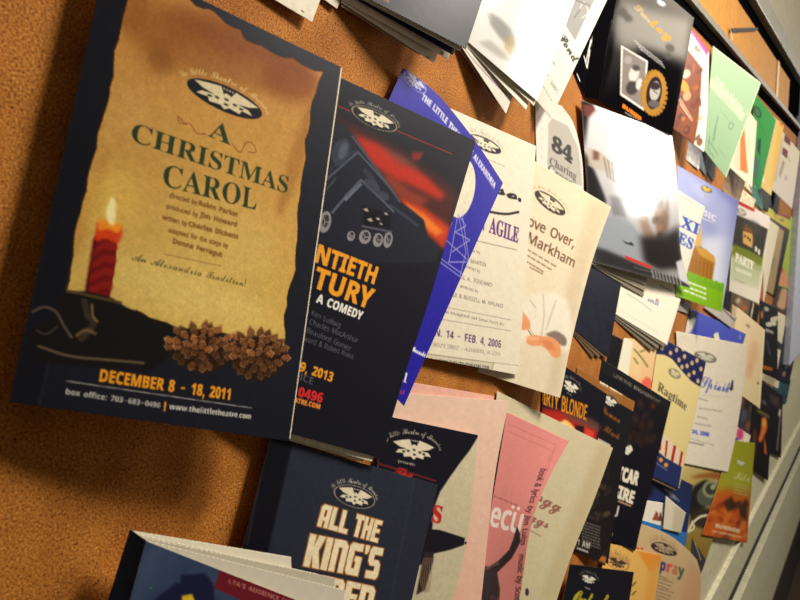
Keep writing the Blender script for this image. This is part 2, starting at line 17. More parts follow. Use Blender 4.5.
'T':'83;1W1P1M1S1J1W1I201O2f1W2n242u2g2y2u2A2R2w332y352x332s2Z2o2S2m2k2u272r1X2k1P2a1N251M201O1W1R1U1_1W25212a2a2d2p2h2i2i2c2f1_2b1W261S;1N1f1C1g1u1j1q1o1o1v1p1A1s1E1w1G1F1H1K1D1L1A1J1v1y1r1B1l1K1j1X1m211q261w2b1E2m212v2c2D2j2H2l2J2k2E2c2x1K2s1A2l1s2b1l1_1h', 'U':'121;2f1f261i231n221s241C2a1N2v2f2w2q2t2u2l2w2a2t1Z2l1N2a1H211F1V1G1R1K1M1T1O1Z1U2729282n292o2b2n2d2k2f292e212b1W211L1W1I1P1H1J1I1C1P1B1U1C1-1E231N2f1Z2q2a2x2m2A2w2z2D2v2I2o2J2b2y1S2e1m2f1j2i1j2s1o2D1D382v3r2x2T1z2Q1t2O1k2T1l3q1P3w1Q3a1v2T1h2M1f2E1i2B1q2C1u2r1j2l1g', 'V':'80;1T1f1R1g1V1r1Z1O26262d2f1V251Q271O2c1V2o1U2p1P2n1w251u271w2a1J2m1Q2r1W2t212r232l1-2a2w2z2y2y2q2i2a1C201o2b1x2l1I2v1V2M2l2T2u302A322z2Q2k2s1K2g1w1Y1h', 'W':'125;1N1f1J1h1L1l1-1B271N2l2b2n2m2l2t2f2w232t1S2l1H2a1B211A1S1E1N1H1N1O1P1U1V222b252o292k2a2a271X1Y1M1S1J1K1I1E1J1z1M1x1Q1w1W1y231E2d1Y2u272z2h2A2q2z2x2u2C2n2E2f2B242u1U2j1H241u2w1Q382w3d2z3g2y2T1y381W3i253q2d3A2j3C2i3s2a3h1-361M2Q1k2L1g2F1k2C1v2G1L2R232o1D201n', 'X':'91;1H1f1A1g1u1j1r1n1q1x1t1B1C1E1G1D1I1C1L1w1I1r1D1p1w1t1u1r1x1l1C1j1H1j1R1m201v2a1I2j1Y2p2b2r2m2o2u2h2w262t1X2l1N2a1I221G1W1H1S1L1O1O1N1T1O1Y1S221Y26242a2l2c2o2f2k2h2c2g242d1Y231N1Y1K1R1J1L1K1G1N1D1R1C1X1D201M2g1X2q272x2e2z2k2A2t2z2z2v2D2p2F2i2E292K2j2V2t2_2u372q372n342h2-2e2U2g2S2k2T2n2z1V2m1q2n1l2q1k2w1o2U1M321Q2W1K2w1j2p1g2k1i2i1o2m1C2b1s201l1S1h', 'Y':'91;1Z1f1O1g1H1j1C1o1B1v1F1D1J1G1O1H1V1F1X1D1Y1A1W1v1M1s1L1n1O1l1S1j1X1j281n2i1A2v1X2g1L291I241J1-1P21232e2m2f2r2d2v282w1Y2u1N2n1F2f1B281A221C1Z1F1X1L1-1R241-2n202p222k202a1W211P1X1G1U1B1V1y1X1w221z2d1H2n1T2v212z292A2h2z2n2w2q2q2r2k2q2d2b1S291O2b1M2i1Q2q1X2B262L2j2X2v322z332y2V2l2H1O2w1v2n1n2b1h', 'Z':'65;1f0H1a0I140O130T140-1g1a1C1k1Q1n1V1C1U1E1D1z1w1B1u1F1v1J1E1O1L1P1Y1M281Z2i2d212f1M2n1B2o1t2i1q2e1o281o1W1m1V1k1X1l2c1s2q1y2w1G2z1O2A1Y2y2j2i2p2v2t2y2x2z2B2y2D2u2y2l2n2e2c1Y1_1K261D281t2g1y2w1O2C1R2F1Q2r1F2i1v271n221d1K0V1y0N;2o2j2x2q2z2t2y2v2w2w2u2v;1E1D1L1E1U1J1L1L1C1K1z1G1A1E;1f0L1u0U1O1j1s1c1d12170T190N', 'a':'71;1W1f1Q1h1N1o1F1h1x1f1n1i1k1m1j1s1m1C1v1M1G1T1M1V1Y1U1_1P211V2g1V201n211m251n2e1v2h1s241i;1z1i1J1o1T1C1Y1N1X1Q1T1S1O1P1C1B1w1l', 'b':'64;2c1w241r1W1q1K1i1y1f1q1i1o1l1n1p1p1x1w1J1p1D1n1F1A1U1Y2t2d2v1B1r1A1o1B1k1E1j1K1l1T1s1Q1C1S1L1Y1T221W271U291O261D1-1t241u2a1z;1W1u211C221L1_1M1Y1L1V1B', 'c':'52;1z1f1t1g1o1j1l1n1k1t1n1D1v1N1G1T1R1V1W1V1-1T211N1_1I1Z1G1T1H1R1L1W1Q1U1R1P1P1F1B1z1m1A1k1D1j1I1k1W1v1Z1s1M1i', 'd':'81;1x1f1s1g1n1j1k1n1j1s1n1D1v1M1G1T1S1V1Z1U201Q2n2t2E2v211q201m221k2g1v2j1s231g1-1f1V1g1Q1k1P1o1G1i;1B1j1H1l1O1s1V1C1Y1J1Z1O1Y1R1W1S1Q1P1E1C1A1w1x1m1y1k', 'e':'55;1A1f1t1g1n1j1k1o1i1t1j1y1m1D1u1M1F1T1Q1V1V1V1Z1T201M1_1I1O1y1z1u1x1m1y1k1B1j1H1k1N1m1-1v201s1O1i;1B1x1J1A1Q1G1T1N1S1Q1Q1R1M1P1G1H', 'f':'72;1X1s1O1k1H1g1y1f1e0H0Z0G1m1l1l1p1n1t1r1v1C1M1y1H1s1D1q1F1I1X1Y2j242r2b2w2i2y2p2w2s2p2r2j2h262a1_1S1N1B1j1K1l1U1v;1S1S231_2c282h2h2j2p2i2s2g2t2b2r252j', 
'g':'71;2f1s251l1W1g1M0_1C0P1s0H1i0E170H150K140P160W1d121p191G1f1J1k1w1f1q1g1j1n1i1s1j1x1u1M1F1T1L1V1R1V1X1U1-1Q211V2h1W1Z1m241p2c1v;1y1i1F1l1M1t1X1O1W1R1U1S1P1P1C1z1v1l;1h0I1q0P1D1a1s151j0_1e0V1c0O1d0K', 'h':'76;2l1s261g201f1V1i1S1q1U1x1W1B271Q261R1Y1M1R1F1J1v1A1g1j1f1A1M1r1D1p1F1x1N1E1X1Y2t2c2v1N1G1Z1S2b1V2f1S2h1K2e1C231m241k2i1v', 'i':'46;1R211M221K271N2c1T2e1X2c1Z25;1T1s1G1h1x1f1q1h1n1o1p1w1x1K1q1D1n1F1B1U1U1V1B1l1C1k1H1n1Q1v', 'j':'46;1S211N221L271O2c1U2e1Y2c1-25;1R1s1x1g1m0_1b0O110H0T0E0P0F0L0J0K0N0L0S0U111h1g1x1I1r1D1o1F1D1U1W1V1B1m1O1v;0S0J0Y0K110Q1e1a0W0Z0P0N0Q0K', 'k':'73;1j1f1B1N1r1D1o1F1G1Z1Y2t2c2v1z1g;1Y1f1S1h1Q1k1P1n1Q1r1W1B1U1D1Q1C1O1D1N1E1O1G1X1I251U2b1V2h1U2j1P2h1K2d1I291K271N281Q1-1G241C261x241p251o2e1v2h1s251i', 'l':'56;1V1s1J1i1z1f1v1g1r1i1o1p1p1v1w1I1q1D1n1F1E1Y1Y2t2c2v1E1t1C1n1C1l1E1k1S1v', 'm':'108;1g1f1B1L1A1M1q1D1o1F1z1R1E1U1J1V1O1T1P1N1O1G1_1S281V2b1V2f1Q2f1G2r1S2F1V2I1T2K1P2L1L2K1F2I1A2y1m2z1k2N1v2Q1s2A1g2w1f2p1i2m1q2n1w2A1Q2v1P2o1I231g1K1f241M251O241Q1U1H1A1g', 'n':'78;1g1f1B1L1A1M1q1D1o1F1z1R1E1U1J1V1O1T1P1M1O1G1_1S291V2d1V2i1P2g1E241m251k2j1v2m1s2a1i211f1X1i1U1m1V1x281Q271R221P1W1I1M1x1A1g', 'o':'60;1y1f1s1g1l1n1j1t1k1y1n1D1v1M1G1T1M1V1X1V201S221O231F211A1W1r241x261u1Z1n1P1l1H1h;1B1j1I1n1K1s1P1u1W1E1Y1N1X1Q1U1R1S1Q1J1H1A1s1z1n', 'p':'73;1n1F1C1W1T2n272p1O1N1W1T251V2a1P2b1L281C1Z1l1-1k251n2e1v2h1s201g1Y1f1Q1i1N1m1O1u1Q1z211Q201R1U1O1D1s1d0I0Y0G1v1I1q1D', 'q':'70;1C0E1x0E1t0H1q0P1t0Z1E1i1w1f1r1g1n1j1k1n1j1s1m1B1u1L1L1V1W1U1Y1P1_1U2g1V1F0R1E0M1F0J1H0I1K0J1S0Q1X111Y191W1i2b1v2d1s271m1_1h20171Z0T1V0N1P0I1J0F;1y1j1I1q1V1K1T1Q1P1O1C1z1w1m1w1k', 'r':'55;1_1s1O1h1H1f1C1g1x1i1u1l1t1p1v1x1B1F1K1N1A1N1q1D1n1F1w1O1z1X1D1Y1E1T1V1P1X1K1W1G1L1r1J1m1L1k1Z1v', 's':'47;1V1u1K1k1C1g1t1f1o1g1k1i1h1o1j1t1n1v1r1t1t1q1r1m1o1k1n1l1q1j1v1l1B1y1C1J1B1O1q1D1n1F1I1Z1K1Z1I1S1O1H1P1A1M1r1T1x', 't':'59;1n1F1C1V1X2r2c2s222b2b2b2a271_271J1D1B1m1C1k1I1n1S1v1V1s1D1g1x1f1t1g1o1l1o1p1r1A1x1K1p1D', 'u':'79;2o1s2c1i231f1W1i1T1o1T1s1J1j1y1f1q1i1n1o1w1J1q1D1n1F1C1U1V1V1H1x1E1n1G1l1R1v1-1H251U2p1V251m271k2l1v', 'v':'63;1C1f1s1i1p1l1o1q1q1y1y1L1x1M1q1F1o1I1w1Q1E1V1I1V1L1T1N1O1M1I1A1m1B1k1M1m1U1s1Q1B1S1K1_1V251V281T291N271D1_1t2a1z2c1x251r1Z1q1N1i;1X1u221C241K211N1Z1L1W1G1V1B', 'w':'102;1C1f1r1i1o1q1o1u1A1L1s1F1p1I1F1U1Y1V1H1u1D1m1D1k1F1k1K1m1R1t281U2s1V2a1r291n2b1k2e1j2l1l2v1s2s1v2r1B2t1K2y1S2B1V2I1V2K1T2M1N2J1D2C1t2M1z2P1x2H1r2z1q2n1i2b1f241g1_1j1Y1n1X1t1L1i;2y1u2E1C2H1K2E1N2A1L2w1G2v1B', 'x':'61;1o1F1x1P1H1V1K1U1M1R1O1D1Q1L1X1U1_1V241U251P241L201K1Y1L1W1O1T1J1Q1C1O1p1P1m1R1l1W1n231v251s1W1j1N1g1I1h1E1k1B1p1A1w1w1n1s1i1k1f1g1h1e1l1g1p1k1r1o1q1q1m1w1t1A1B1C1J1A1M1q1D', 'y':'78;2l1s221g1R0Y1G0L1x0G1n0E1i0E1b0K1d0W1j111t171N1f1T1r1K1i1C1f1u1i1s1l1r1p1t1w1B1K1A1M1q1D1n1F1s1L1G1V1P1T1R1N1P1D1F1o1E1l1G1j1R1t271U2p1V251m2j1v;1n0H1s0J1x0P1L1b1y151p0_1k0U1i0N1j0J', 
'z':'59;1h0E1d0E190G170M190T1g101J1h1K1k1I1p1D1l1r1k1p1n1q1p1s1r1H1s1N1A1J1z1C1B1z1H1A1L1r1D1o1F1y1Q1E1U1J1V1O1U1Q1P1N1I1J1E1L1D1Q1E1-1T211V261V251P1R1z1L1r1Q1p1T1m211v231s1U1j1V181S121J0T1y0J1p0F;1g0H1r0Q1z0-1I1d1u161k0-1e0T1b0M', }
FONT['N'] = {
'A':'86;1g1g1R2M202M2C1g2p1g2e1K1E1K1s1g;1I1U2a1U1_2l1X2A1T2l', 'B':'87;1t1g1t2M282L2k2H2r2z2t2o2s2g2o2a2b232m1_2q1Y2t1T2w1H2u1w2n1n2d1i1_1g;1F2725282c2b2f2g2g2n2f2u2b2y242B1F2C;1F1q271r2e1v2i1B2j1I2i1P2e1U271Y1F1Z', 'C':'85;241f1T1g1I1l1z1s1t1C1p1O1o201q2e1t2q1A2A1J2H1V2M262N2k2M2x2I2s2x2i2B262D1U2A1K2s1D2g1B201D1M1J1A1U1s261p2i1q2t1t2t1j2i1g', 'D':'98;1t1g1t2M282L2k2H2t2A2A2r2E2f2G212D1I2t1s2d1j1U1g;1F1q1S1q271t2j1A2r1M2t202r2h2k2t282z1V2C1F2C', 'E':'75;1t1g1t2M2j2M2j2B1F2B1F272g272g1Z1F1Z1F1r2j1r2j1g', 'F':'70;1t1g1t2M2j2M2j2B1F2B1F232g232g1V1F1V1F1g', 'G':'98;261f1U1g1J1l1A1s1t1C1o201q2e1u2q1B2A1L2H1X2M2a2N2p2M2D2I2y2x2m2B292D1W2A1K2s1D2g1B201C1R1F1I1J1A1Q1u1Z1q291p2s1r2s1U271U27232E232E1k2o1g', 'H':'100;1t1g1t2M1F2M1F272q272q2M2C2M2C1g2q1g2q1Z1F1Z1F1g', 'I':'46;1l1g1l1n1x1q1x2C1l2F1l2M1U2M1U2F1J2C1J1q1U1n1U1g', 'J':'37;1f0S160U16121a111m121q171s1h1s2M1E2M1D151y0Z1q0U', 'K':'83;1t1g1t2M1F2M1F212k2M2y2M1Y262z1g2l1g1P1-1F1R1F1g', 'L':'70;1t1g1t2M1F2M1F1r2j1r2j1g', 'M':'122;1t1g1t2M1L2M2c1x2H2M2Z2M2Z1g2N1g2O2A2h1g271g1E2A1E1g', 'N':'102;1t1g1t2M1H2M2u1x2u2M2F2M2F1g2r1g1E2w1E1g', 'O':'105;251f1T1g1I1l1z1s1t1C1p1O1o201p2e1t2q1z2A1I2H1T2M252N2i2M2t2H2B2A2I2q2L2e2N202I1C2B1s2t1l2i1g;251p2j1s2s1A2y1M2A202y2g2s2s2j2A252D1T2A1J2s1D2g1B201D1M1J1A1S1s', 'P':'81;1t1g1t2M1S2M272K2i2F2o2w2q2k2q2c2n252i1_2b1W211S1F1R1F1g;1F201_2127242c2a2e2j2c2r282x1R2C1F2C', 'Q':'105;2q0V281f1T1g1I1l1z1s1t1C1p1O1o201p2e1t2q1z2A1I2H1T2M252N2i2M2t2H2B2A2I2q2N202L1M2G1y2x1o2l1h2I0V;251p2j1s2s1A2y1M2A202y2g2s2s2j2A252D1T2A1J2s1D2g1B201D1M1J1A1S1s', 'R':'84;1t1g1t2M1T2M272K2i2F2o2x2q2e2o282k23271X2y1g2j1g1Y1U1F1U1F1g;1F22222329262d2c2e2k2d2s282x212A1F2B', 'S':'74;1N1f1y1g1n1j1n1v1z1r1O1p1X1q221t261y271F251N1-1S1C211u271q2f1o2p1p2w1s2C1x2H1K2N252M2h2I2d2y1S2D1L2C1F2z1B2u1A2p1C2h1J2b281_2d1X2j1N2h1u2a1m1_1g', 'T':'75;1L1g1L2B1h2B1h2M2p2M2p2B1X2B1X1g', 'U':'98;211f1N1h1B1o1u1A1s1O1s2M1E2M1E1O1G1D1K1w1S1r211p2d1r2k1w2p1E2q2M2C2M2C1O2B1E2y1w2t1p2m1j2c1g', 'V':'81;1O1g1g2M1t2M1S1D1U1t1-1P2k2M2x2M1-1g', 'W':'125;1H1g1i2M1u2M1O1v1T1S282M2k2M2C1S2H1v2_2M3b2M2O1g2B1g2e2y2d2q1T1g', 'X':'79;1h1g1M221j2M1w2M1T2a2f2M2s2M1-222u1g2g1g1T1W1t1g', 'Y':'76;1M1g1M1R1g2M1t2M1S212f2M2s2M1Y1R1Y1g', 'Z':'77;1l1g1l1p282B1n2B1n2M2m2M2m2D1A1r2o1r2o1g', 'a':'75;1J1f1A1g1t1k1o1q1m1A1o1K1v1R1F1V251X2427212c1Y2f1S2g1H2e1y2a1u2j1F2n1T2p222o2a2j2f2c2g1g281g261q1X1h1R1f;1M1o1U1p1_1t231A251P1W1P1L1N1E1K1A1G1y1A1z1v1C1r', 'b':'83;1-1f1S1f1H1l1D1p1A1g1r1g1r2S1D2S1D2e1H2j1S2o1-2p2a2n2j2g2p242r1Q2p1A2j1o2a1h;1Y1o241q2a1w2e1E2f1Q2e202a29242e1Y2f1O2e1I291E201D1Q1E1E1I1w1O1q', 'c':'64;1U1f1L1g1D1j1x1o1s1v1o1E1n1Q1o201s291x2g1E2l1M2o1V2p242o2c2l282c1V2f1M2d1F281B201A1Q1B1E1F1w1L1r1U1p231q2b1t2b1j231g', 'd':'83;1R1f1F1h1v1o1p1A1n1Q1p241w2g1F2n1Z2p232m2b2f2c2k2b2S2n2S2n1g2e1g2c1q281l1Z1f;1T1o211q271v2c1O2a202728212e1T2g1K2e1E281B1_1A1Q1B1E1E1w1K1q', 'e':'76;1W1f1M1g1E1j1x1o1s1v1o1E1n1P1o1-1r281w2f1C2l1K2o1T2p202o272l2d2g2k222l1V2l1O1A1O1B1D1G1v1N1q1X1p271q2i1u2i1j271g;1A1X291X242a1_2e1T2g1M2e1G2a1C24', 
'f':'46;1v1g1v2f1i2f1i2k1v2o1w2F1B2N1I2R1S2T242Q212H1S2J1N2I1J2F1H2A1G2o1Z2o1Z2f1G2f1G1g', 'g':'83;1T0M1F0N1t0Q1t0_1F0X1U0W200X260_2a152c1e2c1q221h1R1f1F1h1v1o1p1A1n1Q1p231v2f1F2n1Y2p222n2c2e2e2o2n2o2n1f2l112f0U250O;1T1o201q271u2c1N2a212729202e1T2f1L2e1F281B1_1A1Q1B1E1F1v1L1q', 'h':'83;1r1g1r2S1D2S1D2e1H2j1N2m1-2p292o2i2j2m2b2o1_2o1g2c1g2b26282b232e1Y2f1O2e1I291E201D1R1D1g', 'i':'35;1x2A1s2C1q2H1s2N1x2P1E2L1E2E;1r1g1r2o1D2o1D1g', 'j':'35;1x2A1s2C1q2H1s2N1x2P1E2L1E2E;1j0M190N190X1l0W1p0Y1r0_1r2o1D2o1D151C0Y1y0R1s0N', 'k':'72;1r1g1r2S1D2S1D1R272o2l2o1T1V2n1g281g1L1O1D1G1D1g', 'l':'35;1r1g1r2S1D2S1D1g', 'm':'126;1r1g1r2o1B2o1D2e1M2n1S2p1Z2p2b2m2j2d2o2j2A2p2R2o2Z2j312b331_331g2T1g2S262P2b2L2e2E2f2v2e2p292m222l1g291g2826262b212e1W2f1N2e1H291E201D1R1D1g', 'n':'83;1r1g1r2o1B2o1D2e1N2n1T2p292o2i2j2m2b2o1_2o1g2c1g2b26282b232e1Y2f1O2e1I291E201D1R1D1g', 'o':'81;1U1f1L1g1D1j1x1o1o1F1n1Q1q241w2g1H2n1V2p222o2a2l2h2g2m282p1_2q1Q2o1A2h1o261h;1V1o221q291w2d1F2e1Q2d202928222e1V2f1L2e1F281B201A1Q1B1F1F1w1L1q', 'p':'83;1r0M1r2o1B2o1D2e1H2j1S2p2a2n2j2g2p242r1Q2p1A2j1o2a1h1S1f1D1p1D0M;1Y1o221p271s2a1w2d1C2f1Q2e1_2a28242e1Y2f1O2e1I291D1S1E1E1I1w1O1q', 'q':'83;2b0M2c1q281l1Y1f1F1h1w1o1p1A1n1Q1p241w2g1F2n1Z2p282j2c2e2e2o2n2o2n0M;1T1o201q271v2a1C2c1N2a202728212e1T2g1K2e1E281B1_1A1Q1B1E1E1w1K1q', 'r':'55;1r1g1r2o1B2o1C2b1M2l1S2o252p242e1Y2f1O2c1J281G231D1S1D1g', 's':'64;1K1f1x1g1n1j1n1u1x1q1K1o1X1r1-1u1_1z1Z1E1U1I1x1S1q1Z1n261p2e1u2k1D2o1O2p1-2o292l252b1N2g1H2f1z2b1y271A22201Q281J2a1F281r231k1V1g', 't':'48;1N1f1D1h1v1n1s1B1s2f1i2f1i2l1s2p1x2F1E2F1E2o1Z2o1Z2f1E2f1F1v1H1r1P1o1-1q1-1h1U1f', 'u':'83;1R1f1F1g1x1l1s1t1r2o1D2o1E1y1H1t1T1o211q271v2b1D2c2o2o2o2o1g2e1g2c1q221h1Y1f', 'v':'68;1H1g1g2o1t2o1O1q1U1K282o2k2o1V1g', 'w':'106;1B1g1h2o1u2o1E1O1I1s1-2o2b2o2o1M2t1s2I2o2U2o2A1g2m1g252c1P1g', 'x':'71;1i1g1I1R1k2o1x2o1Q1Z262o2j2o1W1R2l1g271g1Q1J1w1g', 'y':'69;1r0M1h0N1h0W1p0V1v0W1z0Z1D111J1g1g2o1t2o1M1B1O1r282o2l2o1N0Z1I0S1B0N', 'z':'63;1l1g1l1o1Y2f1o2f1o2o292o292f1z1p2a1p2a1g', '0':'77;1S1f1E1i1u1s1p1H1n201n2f1q2r1u2A1A2I1I2M1S2N242K2e2A2k2l2m202j1C2f1s291l211g;1S1p1_1r261y291L2a20292h262u1_2B1S2D1J2B1D2u1y201A1L1D1z1J1r', '1':'77;1Q1g1Q2s1R2A1y2k1s2s1S2M202M201g', '2':'77;1m1g1m1q1Y20232b262n252u212z1Y2C1K2D1u2u1o2C1A2K1I2M1R2N212M2a2G2g2y2i2o2h2g2f2a261Z1B1r2m1r2m1g', '3':'77;1M1f1y1g1m1k1m1v1z1q1N1p1Y1q231u271A291I271P221U1V1X1B1Y1B271U28202c252h262p252v1Y2C1R2D1J2D1s2v1n2D1H2N222M2b2H2g2z2i2p2h2h2d2a27251-232g1X2k1Q2l1H2k1z2h1s251i', '4':'77;211g211C1j1C1j1M202M2c2M2c1M2q1M2q1C2c1C2c1g;1u1M211M212A1X2p', '5':'77;1N1f1z1g1o1k1o1v1A1q1N1p1X1q231u271A291J281S231Y1Y201N211x1_1r231u2M2e2M2e2B1E2B1C291R2b22292c232j1X2l1L2j1x2c1n201h', '6':'77;1U1f1L1g1E1j1x1p1s1x1o1I1n1V1p2d1w2v1C2D1J2I1T2M232N2f2M2f2C242E1X2D1Q2A1G2s1B2g1z211J291X2c262a2f242l1X2n1L2k1x2e1n251h;1U1p201q261u2a1B2b1L2a1T261Z20211U231O221F1Z1C1W1z1N1E1w1I1s', '7':'77;1y1g2a2B1m2B1m2M2m2M2m2D1L1g', 
'8':'77;1T1f1F1g1v1l1p1u1n1E1n1L1p1Q1x1Y1G221v2c1r2i1q2q1r2x1t2D1E2L1L2N222M2b2H2h2A2j2q2h2g2a2921232c1Y2j1Q2m1F2k1u2e1m241g;1T27232e262j272q262w232A1Z2D1S2E1L2D1G2A1C2w1B2q1E2i1K2c;1S1o1_1p251t291y2b1F291L251Q1_1V1Q1Z1D1R1z1L1y1E1z1y1D1t1J1p', '9':'77;1G1f1u1g1u1q1G1o1O1p1V1r1_1v261G2a1_211T1W1R1O1Q1D1S1u1X1p251n2h1o2q1v2F1B2J1J2M1R2N1-2M262J2i2v2l2k2m272k1P2d1w281p201j1S1g;1R1Z1X1-242327262a2f282q212A1R2D1K2C1E2y1A2r1y2h1D221J1-', }
